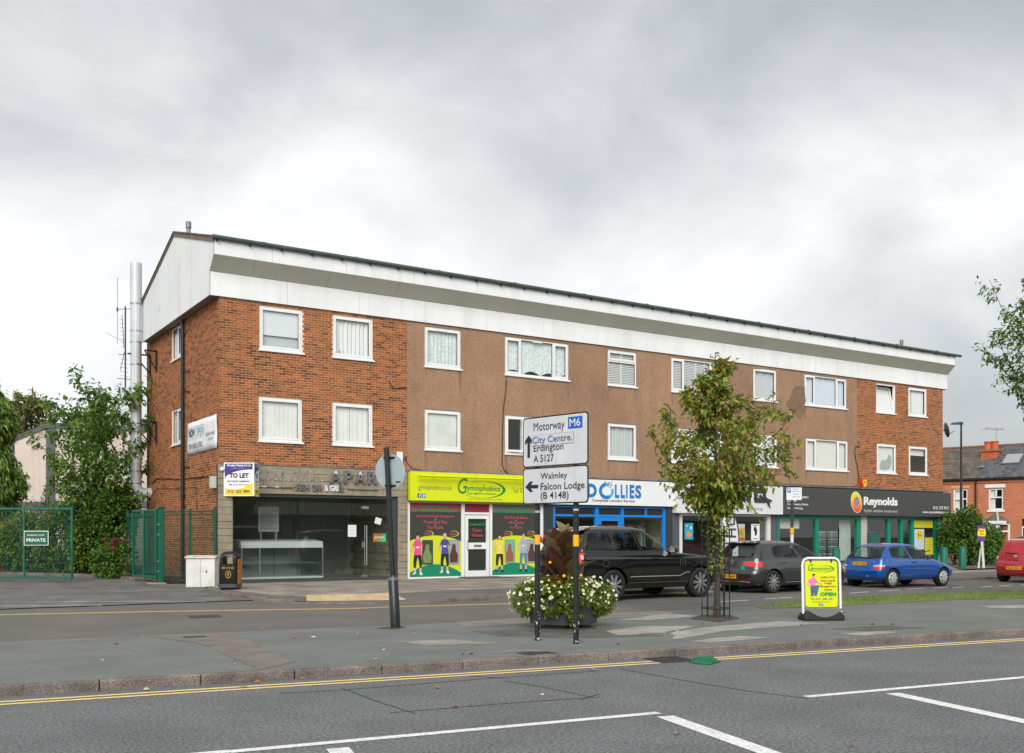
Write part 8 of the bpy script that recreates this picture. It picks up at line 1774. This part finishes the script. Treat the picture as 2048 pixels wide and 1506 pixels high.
# ---- red hatchback at the edge
micra = dict(L=3.82, W=1.67, H=1.51, z0=.24, axles=(.66, 3.1), wr=.295, rim=.21, wheel='caps', belt=.98, bow=(.16, .22), taper=(.07, .1), bulge=.01, arch=1.13, arch_z=.55, seats=(1.3, 2.0), alloy=mat('hubcap_silver', (.58, .58, .57), .35, metal=.4),
    front=[(.24, 3.7), (.4, 3.80), (.6, 3.80), (.75, 3.6), (.88, 3.2), (.98, 2.85), (1.2, 2.4), (1.4, 1.98), (1.47, 1.7), (1.51, 1.3)],
    rear=[(.24, .10), (.36, .02), (.5, .0), (.66, .03), (.72, .08), (.98, .14), (1.2, .26), (1.38, .38), (1.44, .46), (1.48, .66), (1.51, 1.0)],
    w=[(.24, .74), (.36, .81), (.5, .83), (.7, .832), (.9, .81), (.99, .785), (1.2, .70), (1.38, .63), (1.45, .56), (1.49, .44), (1.51, .3)],
    rr=[(.2, .26), (.9, .26), (1.4, .2), (1.51, .16)], rf=[(.2, .3), (1.0, .26), (1.51, .16)],
    regions=[('window', 'S', [(.72, 1.02), (.80, 1.30), (1.30, 1.36), (1.5, 1.0)], CARGLASS, -.004, .06), ('window', 'S', [(1.6, 1.0), (1.4, 1.36), (1.9, 1.33), (2.5, 1.02)], CARGLASS, -.004, .05), ('rear_window', 'B', [(-.62, 1.0), (.62, 1.0), (.53, 1.36), (-.53, 1.36)], CARGLASS, -.004, .08), ('windscreen', 'F', [(-.6, 1.03), (.6, 1.03), (.5, 1.4), (-.5, 1.4)], CARGLASS, -.004, .06),
             ('tail_light', 'B', [(-.82, .72), (-.60, .72), (-.60, .97), (-.82, .99)], REDL, .006, .03), ('tail_light', 'B', [(.82, .72), (.60, .72), (.60, .97), (.82, .99)], REDL, .006, .03), ('tail_light', 'S', [(.05, .72), (.30, .74), (.30, .96), (.1, .98)], REDL, .006, .03), ('door', 'S', [(1.5, .36), (1.5, .97), (2.6, .97), (2.66, .36)], None, 0, .04)])
t, bv = car('red_hatchback', 'red hatchback seen from behind at the edge of the grass', micra, (32.6, 19.5, 0), R(2.5), paint('red_car_paint', lin(176, 20, 40), .25, .15))
plate(t, bv, 'BL65 XUV', .50, .52, .11)
for y in (-.68, .68):
    h = bv.ray_cast(Vector((-3, y, .84)), Vector((1, 0, 0)))[0]; mb = MB(); slab(mb, Plane((h.x - .01, y, .84), (0, -1, 0), (0, 0, 1)), rrect(-.05, -.06, .05, .06, .03), .006, .01); mb.build('indicator_lens', CLEARL, t, local=True)
h = bv.ray_cast(Vector((-3, 0, .90)), Vector((1, 0, 0)))[0]; BD = Plane((h.x - .008, 0, .90), (0, -1, 0), (.12, 0, 1)); mb = MB(); slab(mb, BD, ellipse(0, 0, .058, .05, 24), .004, .006); slab(mb, BD, rect(-.075, -.012, .075, .012), .009, .006); mb.build('badge', CHROME, t, local=True)
fit_strip('wiper', t, bv, [(-.05, .985), (.2, 1.0), (.42, 1.03)], .012, BLACKP, 'B', .02); fit_strip('bumper_crease', t, bv, [(-.7 + k * .14, .36) for k in range(11)], .01, mat('red_car_paint', (0, 0, 0)), 'B', .003); fit_strip('badge_text', t, bv, [(.62, .70), (.44, .70)], .008, CHROME, 'B', .006); fit_strip('tailgate_recess', t, bv, [(-.1, .76), (.1, .76)], .014, BLACKP, 'B', .002)
# ------------------------------------------------------------------ beyond the parade: terraced houses, lamp, bush, verge
HO = Vector((57.55, 36.8, 0)); HU = Vector((.276, -.960, 0)).normalized(); HN = Vector((HU.y, -HU.x, 0))
HP = Plane(HO, HU, (0, 0, 1))
def hp(px, py, back=0.):
    r = sight(px, py); O = HO - HN * back; t = (O - Vector((0, 0, 0))).dot(HN) / (r.x * HN.x + r.y * HN.y); q = Vector((r.x * t, r.y * t, 1.6 + r.z * t)); return ((q - O).dot(HU), q.z)
TBR = mat('terrace_brick', lin(184, 116, 84), .9, var=.10, scale=1.2, bump=.2, bscale=20, fine=.14)
def brick_courses(m):
    nt = m.node_tree; N = nt.nodes; L = nt.links; b = N['Principled BSDF']; old = b.inputs['Base Color'].links[0].from_socket
    geo = N.new('ShaderNodeNewGeometry'); d = N.new('ShaderNodeVectorMath'); d.operation = 'DOT_PRODUCT'; d.inputs[1].default_value = HU; L.new(geo.outputs['Position'], d.inputs[0]); s = N.new('ShaderNodeSeparateXYZ'); L.new(geo.outputs['Position'], s.inputs[0])
    c = N.new('ShaderNodeCombineXYZ'); L.new(d.outputs['Value'], c.inputs[0]); L.new(s.outputs[2], c.inputs[1]); bt = N.new('ShaderNodeTexBrick'); L.new(c.outputs[0], bt.inputs['Vector'])
    bt.inputs['Scale'].default_value = 1; bt.inputs['Brick Width'].default_value = .225; bt.inputs['Row Height'].default_value = .075; bt.inputs['Mortar Size'].default_value = .008
    bt.inputs['Color1'].default_value = (.86, .84, .82, 1); bt.inputs['Color2'].default_value = (1.12, 1.08, 1.05, 1); bt.inputs['Mortar'].default_value = (1.2, 1.3, 1.4, 1)
    mx = N.new('ShaderNodeMix'); mx.data_type = 'RGBA'; mx.blend_type = 'MULTIPLY'; mx.inputs[0].default_value = 1; L.new(old, mx.inputs[6]); L.new(bt.outputs['Color'], mx.inputs[7]); L.new(mx.outputs[2], b.inputs['Base Color'])
brick_courses(TBR)
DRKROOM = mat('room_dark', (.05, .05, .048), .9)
def house(name, label, a0, a1, roofm, tile_w, tile_h, zl, zr):
    t = thing(name, label, 'house', HP(a0, .15)); zE = 5.05; D = 8.; holes = []
    return t
def h_window(parent, x0, z0, x1, z1, mull=(), trans=(), deep=.12):
    P = HP.shift(-deep + .04); mb = MB(); frame_ring(mb, P, x0, z0, x1, z1, .09, -.05, .03)
    for m_ in mull: slab(mb, P, rect(m_ - .04, z0 + .09, m_ + .04, z1 - .09), .025, .06)
    for m_ in trans: slab(mb, P, rect(x0 + .09, m_ - .04, x1 - .09, m_ + .04), .028, .06)
    w = mb.build('window', WHITE, parent); pane_(P, x0 + .085, z0 + .085, x1 - .085, z1 - .085, -.01, w)
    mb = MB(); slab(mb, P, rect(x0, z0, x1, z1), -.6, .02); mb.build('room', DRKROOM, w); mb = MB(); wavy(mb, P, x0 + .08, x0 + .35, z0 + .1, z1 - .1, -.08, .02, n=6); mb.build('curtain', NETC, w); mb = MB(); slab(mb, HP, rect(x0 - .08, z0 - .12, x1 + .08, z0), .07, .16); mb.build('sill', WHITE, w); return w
def tiles(parent, a0, a1, m, tw, n):
    """courses of overlapping tiles from eave to ridge (joined: a few pixels each)"""
    mb = MB(); E0, E1 = .18, -3.9
    for k in range(n):
        t0, t1 = k / n, (k + 1) / n; x = a0 + (tw / 2 if k % 2 else 0)
        z0, z1 = ZEV + (ZRG - ZEV) * t0, ZEV + (ZRG - ZEV) * (t1 + .3 / n); o0, o1 = E0 + (E1 - E0) * t0, E0 + (E1 - E0) * (t1 + .3 / n); x -= tw
        while x < a1:
            xa, xb = max(x, a0), min(x + tw - .012, a1); j = random.uniform(0, .012)
            if xb - xa > .03: mb.t = random.uniform(.01, .99); mb.mesh([HP(xa, z0 + .045 + j, o0 + .02), HP(xb, z0 + .045 + j, o0 + .02), HP(xb, z1 + .012, o1), HP(xa, z1 + .012, o1), HP(xa, z0 - .0 + j, o0 + .02), HP(xb, z0 - .0 + j, o0 + .02)], [(0, 1, 2, 3), (4, 5, 1, 0)])
            x += tw
    return tag(mb.build('roof_tiles', m, parent, recalc=False), kind='stuff')
ZEV = 5.12; ZRG = 7.35
def tile_mat(name, cols): return leaf_mat(name, cols, .0, .8)
TM1 = tile_mat('brown_concrete_tile', [lin(84, 78, 70), lin(102, 94, 84), lin(112, 104, 92)]); TM2 = tile_mat('grey_slate', [lin(78, 80, 84), lin(92, 94, 98), lin(104, 106, 108)])
def shell(t, a0, a1, holes):
    mb = MB(); holed(mb, HP, a0, a1, .1, 5.1, holes, .14); mb.build('wall', TBR, t)
    mb = MB()
    for s in (a0, a1): mb.face([HP(s, .1, -.14), HP(s, .1, -8), HP(s, 5.1, -8), HP(s, ZRG - .1, -3.9), HP(s, 5.1, 0)])
    mb.face([HP(a0, .1, -8), HP(a1, .1, -8), HP(a1, 5.1, -8), HP(a0, 5.1, -8)]); mb.build('side_wall', TBR, t)
    mb = MB(); mb.face([HP(a0, 5.06, .02), HP(a1, 5.06, .02), HP(a1, ZRG - .03, -3.9), HP(a0, ZRG - .03, -3.9)]); mb.face([HP(a0, 5.06, -8.1), HP(a1, 5.06, -8.1), HP(a1, ZRG - .03, -3.9), HP(a0, ZRG - .03, -3.9)]); mb.build('roof', mat('roof_felt', (.06, .06, .06), .9), t)
    mb = MB(); mb.path([HP(a0, 5.05, .16), HP(a1, 5.05, .16)], .06, 6); mb.build('gutter', BLACKP, t); mb = MB()
    x = a0
    while x < a1: mb = MB(); mb.path([HP(x, ZRG + .03, -3.9), HP(min(x + .44, a1), ZRG + .03, -3.9)], .11, 6); mb.build('ridge_tile', mat('ridge_red', lin(128, 84, 64), .9, var=.2), t); x += .45
    mb = MB(); slab(mb, HP, rect(a0, 4.82, a1, 4.98), .05, .06); mb.build('dentil_course', TBR, t)
lw = [hp(1906.5, 978.4), hp(1935.4, 1021.8)]; rw = [hp(1977, 977), hp(2006.6, 1019.6)]
hL = (lw[0][0], lw[1][1], lw[1][0], lw[0][1]); hR = (rw[0][0], rw[1][1], rw[1][0], rw[0][1])
h1 = thing('terraced_house', 'brick terraced house with brown tiled roof and a yellow stone lintel', 'house', HP(-4, .15)); shell(h1, -9, 0, [hL]); tiles(h1, -9, 0, TM1, .33, 13)
h_window(h1, *hL, mull=((hL[0] + hL[2]) / 2 + .1,), trans=(hL[1] + .75,)); q = (hp(1902, 977.6), hp(1938.7, 971)); mb = MB(); slab(mb, HP, rect(q[0][0], q[0][1], q[1][0], q[1][1]), .03, .1); mb.build('lintel', mat('yellow_stone', lin(206, 166, 96), .9, var=.15), h1)
mb = MB(); slab(mb, HP, rect(-9.0, ZEV + .2, -8, ZEV + .3), .1, .02); mb.build('fascia', WHITE, h1)
h2 = thing('terraced_house', 'brick terraced house with grey slate roof, skylight and white bay window', 'house', HP(3, .15)); ad = hp(2040, 1030)
shell(h2, .02, 11, [hR, (ad[0] + .1, .2, ad[0] + 1.2, 2.6)]); tiles(h2, .02, 11, TM2, .26, 15); h_window(h2, *hR, trans=(hR[3] - .55,), mull=()); mb = MB(); slab(mb, HP.shift(-.08), rect((hR[0] + hR[2]) / 2 - .04, hR[3] - .5, (hR[0] + hR[2]) / 2 + .04, hR[3] - .08), .03, .06); mb.build('glazing_bar', WHITE, h2)
q = (hp(1970, 976), hp(2011, 968)); mb = MB(); slab(mb, HP, rect(q[0][0], q[0][1], q[1][0], q[1][1]), .04, .1); mb.build('lintel', WHITE, h2)
mb = MB(); mb.path([HP(-.05, 5.0, .09), HP(-.05, .2, .09)], .05, 6); mb.build('downpipe', BLACKP, h2)
# front door under an arch
mb = MB(); A_ = [(ad[0] + .1, .2), (ad[0] + 1.2, .2), (ad[0] + 1.2, 2.2)] + [(ad[0] + .65 + .55 * math.cos(R(k)), 2.2 + .5 * math.sin(R(k))) for k in range(0, 181, 20)] + [(ad[0] + .1, 2.2)]; slab(mb, HP, A_, -.09, .05); mb.build('door', mat('dark_door', (.03, .02, .02), .5), h2)
mb = MB(); frame_ring(mb, HP.shift(-.03), ad[0] + .06, .2, ad[0] + 1.24, 2.15, .09, -.03, .03); mb.build('door_frame', WHITE, h2)
# bay window
b0, b1 = hp(1985, 1040)[0] - .5, hp(2028, 1040)[0] - .25; BZ = hp(2000, 1046)[1]
BA = [(b0, 0), (b0 + .45, .75), (b1 - .45, .75), (b1, 0)]; bay = MB()
for (p, o), (q_, r_) in zip(BA, BA[1:]): bay.mesh([HP(p, .2, o), HP(q_, .2, r_), HP(q_, .95, r_), HP(p, .95, o)], [(0, 1, 2, 3)])
by_ = bay.build('bay_window', WHITE, h2)
for (p, o), (q_, r_) in zip(BA, BA[1:]):
    O = HP(p, 0, o); U = HP(q_, 0, r_) - O; LL = U.length; BP_ = Plane(O, U, (0, 0, 1)); mb = MB(); frame_ring(mb, BP_, 0, .9, LL, BZ, .11, -.06, .03); slab(mb, BP_, rect(.1, BZ - .55, LL - .1, BZ - .46), .025, .06)
    if LL > 1.3: slab(mb, BP_, rect(LL / 2 - .05, 1, LL / 2 + .05, BZ - .1), .027, .06)
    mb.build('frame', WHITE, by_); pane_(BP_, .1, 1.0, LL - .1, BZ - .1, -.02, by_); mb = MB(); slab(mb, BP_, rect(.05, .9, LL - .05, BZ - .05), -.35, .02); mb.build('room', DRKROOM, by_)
mb = MB(); mb.mesh([HP(b0 - .1, BZ, .05), HP(b0 + .4, BZ, .88), HP(b1 - .4, BZ, .88), HP(b1 + .1, BZ, .05), HP(b0 + .7, BZ + .62, .0), HP(b1 - .7, BZ + .62, .0)], [(0, 1, 4), (1, 2, 5, 4), (2, 3, 5)]); mb.build('bay_roof', mat('bay_tile', lin(96, 92, 88), .9, var=.25, scale=7), h2); mb = MB(); slab(mb, HP, rect(b0 - .05, BZ - .05, b1 + .05, BZ + .12), .90, .08); mb.build('bay_fascia', WHITE, h2)
mb = MB(); mb.path([HP(b1 - .4, BZ + .03, .86), HP(b1 - .7, BZ + .64, .0)], .07, 5); mb.build('hip_flashing', mat('flash_grey', (.45, .45, .46), .7), h2)
# chimney with pots, skylight, aerial
ca, cb = hp(1961.5, 930, 2.2)[0], hp(1994, 930, 2.2)[0]; cz = hp(1978, 903, 2.2)[1]
CHB = mat('chimney_brick', lin(186, 92, 60), .9, var=.2, scale=3, fine=.2, bscale=15); mb = MB(); mb.prism([(ca, 5.6), (cb, 5.6), (cb, cz), (ca, cz)], lambda a, b: HP(a, b, -2.2), lambda a, b: HP(a, b, -3.3)); ch = mb.build('chimney', CHB, h2)
mb = MB(); mb.prism([(ca - .06, cz + .003), (cb + .06, cz + .003), (cb + .06, cz + .16), (ca - .06, cz + .16)], lambda a, b: HP(a, b, -2.12), lambda a, b: HP(a, b, -3.38)); mb.build('chimney_cap', mat('chimney_band', lin(150, 104, 84), .9, var=.2), ch)
for f in (.28, .72):
    p = HP(ca + (cb - ca) * f, cz + .16, -2.75); mb = MB(); mb.lathe([(.23, 0), (.2, .1), (.2, .42), (.24, .44), (.24, .52)], 14, Matrix.Translation(p)); mb.build('chimney_pot', mat('pot_terracotta', lin(200, 96, 56), .9, var=.15), ch, smooth=True)
mb = MB(); mb.prism([(ca - .12, 5.95), (cb + .1, 5.95), (cb + .1, 6.06), (ca - .12, 6.06)], lambda a, b: HP(a, b, -2.05), lambda a, b: HP(a, b, -2.2)); mb.build('lead_flashing', mat('flash_grey', (.45, .45, .46), .7), ch)
s0, s1 = hp(2003, 934, 1.6), hp(2036, 918, 2.6); rz = lambda o: ZEV + (ZRG - ZEV) * (.18 + o) / 4.08
mb = MB(); mb.mesh([HP(s0[0], rz(1.3) + .10, -1.3), HP(s0[0] + 1.1, rz(1.3) + .10, -1.3), HP(s0[0] + 1.1, rz(2.6) + .10, -2.6), HP(s0[0], rz(2.6) + .10, -2.6)], [(0, 1, 2, 3)]); sk = mb.build('skylight', mat('skylight_frame', (.12, .12, .13), .4), h2); mb = MB(); mb.mesh([HP(s0[0] + .09, rz(1.4) + .115, -1.4), HP(s0[0] + 1.01, rz(1.4) + .115, -1.4), HP(s0[0] + 1.01, rz(2.5) + .115, -2.5), HP(s0[0] + .09, rz(2.5) + .115, -2.5)], [(0, 1, 2, 3)]); mb.build('pane', mat('skylight_glass', (.3, .32, .34), .08, spec=1.), sk)
for a, o in ((s0[0] - 1.0, 1.0), (s0[0] + 2.6, 1.1), (s0[0] + 1.4, 3.2)): mb = MB(); p = HP(a, rz(o) + .08, -o); mb.box(p - Vector((.12, .12, 0)), p + Vector((.12, .12, .1))); mb.build('roof_vent', mat('vent_grey', (.3, .3, .3), .7), h2)
ta = thing('tv_aerial', 'small tv aerial above the terrace chimney', 'aerial', HP(ca + .3, cz, -2.8)); p = HP(ca + .75, cz, -2.8); mb = MB(); mb.path([p, p + Vector((0, 0, 1.55))], .025, 5); mb.build('mast', STEEL, ta); mb = MB(); mb.path([p + Vector((-.5, .5, 1.5)), p + Vector((.35, -.35, 1.4))], .02, 4); mb.build('boom', STEEL, ta)
for k in range(4): mb = MB(); c = p + Vector((-.45 + .2 * k, .45 - .2 * k, 1.49 - .02 * k)); mb.path([c - HU * .25 + Vector((0, 0, -.1)), c + HU * .25 + Vector((0, 0, .1))], .014, 4); mb.build('element', STEEL, ta)
hz = thing('terraced_house', 'slate roof edge of another house just showing beyond the parade', 'house', HP(-14, .15)); mb = MB(); mb.face([HP(-17, 5.2, -2), HP(-9.05, 5.2, -2), HP(-9.05, ZRG - .3, -6), HP(-17, ZRG - .3, -6)]); mb.build('roof', mat('slate_far', lin(120, 124, 130), .8, var=.15), hz); mb = MB(); mb.face([HP(-17, .1, -2), HP(-9.05, .1, -2), HP(-9.05, 5.2, -2), HP(-17, 5.2, -2)]); mb.build('wall', TBR, hz)
dsh = thing('satellite_dish', 'grey satellite dish on the far end wall of the parade', 'satellite dish', (43.0, 29.6, 5.1)); dc = Vector((F(1893, 860, 29.6)[0], 29.6, F(1893, 860, 29.6)[1])); M = Matrix.Translation(dc) @ Vector((.75, -.6, .2)).to_track_quat('Z', 'Y').to_matrix().to_4x4(); mb = MB(); mb.lathe([(.02, -.07), (.2, -.05), (.36, 0), (.37, .01), (.2, -.03), (.02, -.05)], 20, M, cap=False); mb.build('dish', mat('dish_grey', (.12, .125, .13), .5), dsh, smooth=True); mb = MB(); mb.path([dc, Vector((42.83, dc.y + .1, dc.z - .1))], .025, 6); mb.path([dc - Vector((0, 0, .3)), dc + Vector((.25, -.25, -.05))], .015, 5); mb.build('arm', BLACKP, dsh)
# ---- lamp column, estate board, bush, lawn
lp = thing('street_lamp', 'tall slim black street lamp in front of the terraced houses', 'street lamp', (45.75, 30.1, .15)); mb = MB(); mb.path([(45.75, 30.1, .1), (45.75, 30.1, 1.6), (45.75, 30.1, 7.15)], [.075, .07, .045], 10); mb.path([(45.75, 30.1, .1), (45.75, 30.1, 1.4)], .09, 10); mb.build('column', mat('lamp_black', (.02, .022, .022), .4), lp, smooth=True)
mb = MB(); d = -rgt; p = Vector((45.75, 30.1, 7.12)); loft(mb, [[p + d * o + Vector((0, 0, h)) + db_ * w_ for w_, h in ((-w, 0), (w, 0), (w * .8, t_), (-w * .8, t_))] for o, w, t_ in ((-.08, .06, .1), (.1, .12, .13), (.42, .10, .09), (.52, .04, .04))]); mb.build('lantern', mat('lamp_black', (.02, .022, .022), .4), lp)
eb = thing('estate_agent_board', 'purple and yellow estate agent board on a white post by the bush', 'letting board', (45.2, 28.8, .15)); c = at_depth(1961, 1066, 43); EP = Plane((c.x, c.y, 0), rgt, (0, 0, 1)); PUR = mat('board_purple', lin(96, 60, 130), .5); WP = mat('post_white', (.62, .62, .58), .7, var=.15, scale=5)
gE = gz(c.x, c.y); mb = MB(); slab(mb, EP, [(-.02, 2.0), (.06, 2.0), (.20, gE), (.10, gE)], 0, .05); mb.build('post', WP, eb); mb = MB(); slab(mb, EP, [(.02, 1.05), (.06, 1.1), (-.02, gE), (-.10, gE)], -.06, .04); mb.build('brace', WP, eb)
mb = MB(); slab(mb, EP, rect(-.16, 1.37, .20, 2.02), .03, .02); bd = mb.build('board', PUR, eb); printed('yellow_flash', EP, [[(-.13, 1.58), (.17, 1.56), (.22, 1.68), (.19, 1.88), (-.08, 1.90), (-.14, 1.72)]], BYEL, bd, .036); text('SOLD', EP, -.08, .14, 1.76, 1.84, mat('brown_ink', lin(110, 60, 20), .6), bd, bold=.02, off=.042); text('STC', EP, -.04, .12, 1.63, 1.71, mat('brown_ink', lin(110, 60, 20), .6), bd, bold=.02, off=.042)
bq = at_depth(1938, 1060, 47)
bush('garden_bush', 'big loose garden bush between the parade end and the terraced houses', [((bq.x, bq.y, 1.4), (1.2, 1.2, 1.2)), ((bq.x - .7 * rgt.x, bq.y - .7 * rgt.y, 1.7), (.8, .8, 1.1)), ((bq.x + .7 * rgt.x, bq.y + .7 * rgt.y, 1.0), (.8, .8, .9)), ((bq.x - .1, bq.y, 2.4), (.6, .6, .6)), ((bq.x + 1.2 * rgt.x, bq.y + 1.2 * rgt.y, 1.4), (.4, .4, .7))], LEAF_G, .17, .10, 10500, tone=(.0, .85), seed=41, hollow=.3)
GRASSM = leaf_mat('grass_blade', [(.07, .13, .02), (.12, .21, .03), (.18, .29, .045), (.27, .33, .09)], .3); TURF = mat('turf', (.13, .19, .045), .95, var=.35, scale=3, col2=(.19, .23, .07), bump=.6, bscale=70)
def lawn(name, pts, n, hgt=.05, lift=.008):
    """turf sheet with blades standing on it"""
    o = blotch(name + '_turf', pts, TURF, lift=lift, jit=.14, px=False); P = [Vector((p[0], p[1])) for p in pts]; lo = [min(p[k] for p in P) for k in (0, 1)]; hi = [max(p[k] for p in P) for k in (0, 1)]; mb = MB(); k = 0
    while k < n:
        x, y = random.uniform(lo[0], hi[0]), random.uniform(lo[1], hi[1])
        if not inside((x, y), [tuple(p) for p in P]): k += .2; continue
        if mnoise.noise(Vector((x * 1.5, y * 2.5, 4))) < -.25 and random.random() < .7: k += .3; continue
        k += 1; z = gz(x, y) + lift - .005; h = hgt * random.uniform(.5, 1.5); a = random.uniform(0, 6.28); s = .006; mb.t = max(.01, min(.99, random.random() * .6 + .4 * (.5 + mnoise.noise(Vector((x * .8, y * .8, 0)))))); d = Vector((math.cos(a), math.sin(a), 0)); b = Vector((x, y, z)); tp_ = b + d.cross(Vector((0, 0, 1))) * random.uniform(-.03, .03) + Vector((0, 0, h)); mb.mesh([b - d * s, b + d * s, tp_], [(0, 1, 2)])
    return tag(mb.build(name, GRASSM, None, recalc=False), kind='stuff')
lawn('grass_verge', [(16.2, 15.38), (17.0, 15.1), (18.2, 14.95), (20.4, 15.2), (22.5, 14.6), (24.2, 14.05), (30, 12.7), (38, 11.2), (38, 15.6), (28.2, 16.35), (24.1, 16.75), (21.0, 17.05), (19.3, 16.9), (17.6, 16.1), (16.4, 15.75)], 26000, .055)
mb = MB(); mb.face([(38.5, 25.2, .205), (75, 25.2, .205), (75, 45, .205), (43.2, 45, .205), (43.2, 29.2, .205)]); gstruct('far_pavement', mb, ASPH3)
lawn('lawn', [(41.5, 26.9), (50, 26.2), (60, 27), (60, 33), (49, 33), (43.6, 30.5)], 7000, .07, .02)
# parked car glimpsed between bush and red car
pq = at_depth(2000, 1105, 52); pc = thing('parked_car', 'dark car with a yellow plate half hidden behind the bush', 'car', (pq.x, pq.y, .2), R(-60)); mb = MB(); loft(mb, [[(x, y, z) for x, y in rrect(-.0 + a, -w, 4.0 - b, w, .25, 4)] for z, a, b, w in ((.25, .1, .1, .75), (.5, 0, 0, .84), (.8, .05, .3, .82), (.9, .2, 1.0, .78), (1.3, .7, 1.7, .6), (1.4, 1.1, 2.0, .5))]); mb.build('body', paint('dark_car_paint', (.02, .022, .025), .25), pc, smooth=True, local=True); P = Plane((-.02, 0, .62), (0, -1, 0), (0, 0, 1)); printed('number_plate', P, [rect(-.26, -.05, .26, .06)], PLATEY, pc, .02, .02, local=True)
for x in (.7, 3.2):
    for y in (-.78, .78): mb = MB(); mb.path([(x, y - .09, .3), (x, y + .09, .3)], .3, 16); mb.build('wheel', TYRE, pc, local=True)
# ---- tree whose crown reaches in from the right
RT = Vector((24.25, 12.98, .06))
def env_right(t):
    z = t * 7.9; T_ = ((0, .2), (3.2, .4), (4.3, 1.6), (5.2, 2.0), (6.0, 1.75), (7.0, 1.2), (7.8, .6), (8.4, .05), (9, .05))
    for (a, ra), (b, rb) in zip(T_, T_[1:]):
        if z <= b: return ra + (rb - ra) * (z - a) / (b - a)
    return .05
tree('roadside_tree', 'green street tree reaching in over the grass verge', RT, 7.9, 3.1, env_right, 54, LEAF_G, .15, .075, 5, droop=.5, r0=.10, seed=52, up=.85, tone=(.15, .95), sub=4, spread=.2)
# ---- fallen leaves and litter
LVM = []
for i, c in enumerate((lin(210, 150, 40), lin(170, 96, 50), lin(224, 190, 150), lin(140, 100, 60))):
    mb = MB(); leaf(mb, Vector((0, 0, .006)), Vector((1, 0, .12)), .11, .065); o = mb.build('fallen_leaf', mat('dry_leaf_%d' % i, c, .8), None); LVM.append(o.data); bpy.data.objects.remove(o)
random.seed(8)
LSP = [(160, 1313, 1), (262, 1300, 2), (209, 1379, 0), (300, 1380, 2), (512, 1287, 1), (582, 1277, 1), (520, 1363, 1), (600, 1360, 1), (640, 1358, 2), (715, 1268, 2), (758, 1319, 2), (768, 1302, 2), (828, 1266, 2), (770, 1366, 3), (948, 1309, 1), (915, 1416, 1), (1405, 1250, 0), (1434, 1247, 0), (1156, 1282, 1), (1240, 1289, 1), (1750, 1250, 1), (1780, 1251, 3), (1748, 1205, 0), (1600, 1251, 3), (945, 1294, 3), (60, 1330, 2), (1708, 1496, 1), (880, 1378, 3), (1640, 1256, 3), (200, 1320, 2), (1330, 1294, 1)]
for k in range(16): LSP.append((random.uniform(0, 2048), random.choice([random.uniform(1290, 1330), random.uniform(1330, 1500), random.uniform(1230, 1300)]), random.choice([2, 2, 3, 1])))
for px, py, c in LSP:
    q = on(px, py, .004); o = bpy.data.objects.new('fallen_leaf', LVM[c]); COL.objects.link(o); o.location = q; o.rotation_euler = (random.uniform(-.3, .3), random.uniform(-.2, .2), random.uniform(0, 6.28)); s = random.uniform(.4, .95); o.scale = (s, s, s); tag(o, ('golden yellow', 'russet brown', 'pale curled', 'dull brown')[c] + ' fallen leaf lying on the ' + ('main road' if q.y < yk(q.x) else 'footway'), 'leaf', 'fallen leaves')
# ---- unseen houses added opposite, behind the viewpoint, to mirror in shop glass and paintwork
OB = mat('mirrored_dark_wall', lin(96, 88, 76), .9, var=.15, scale=1); OWH = mat('opposite_render', (.7, .7, .68), .9)  # dark wall and pale band chosen for how they mirror
for k in range(3, 10):
    c = Vector((*kl(-22 + k * 11.5, 25.)[:2], 0)); M = Matrix.Translation(c) @ Matrix.Rotation(math.atan(KS), 4, 'Z'); t = thing('mirrored_house', 'unseen two storey house added across the main road for its reflection', 'house', c, 0, 'houses added for reflections behind the viewpoint')
    mb = MB(); mb.obox(M, (-5.4, -4, .1), (5.4, 4, 5.2)); mb.build('wall', OB, t); mb = MB(); mb.obox(M, (-5.72, 4.0, 3.15), (5.72, 4.25, 4.1)); mb.build('fascia', OWH, t); mb = MB(); mb.prism([(-4.4, 5.203), (4.4, 5.203), (0, 7.6)], lambda y, z: M @ Vector((-5.5, y, z)), lambda y, z: M @ Vector((5.5, y, z))); mb.build('roof', mat('opposite_roof', (.09, .085, .08), .9), t)
    for x in (-3.4, 1.2):
        for z in (1.0,): mb = MB(); mb.obox(M, (x, 3.98, z), (x + 2.2, 4.03, z + 1.4)); mb.build('window', mat('opposite_window', (.05, .055, .06), .1), t); mb = MB(); mb.obox(M, (x - .1, 3.99, z - .1), (x + 2.3, 4.02, z)); mb.build('sill', WHITE, t)
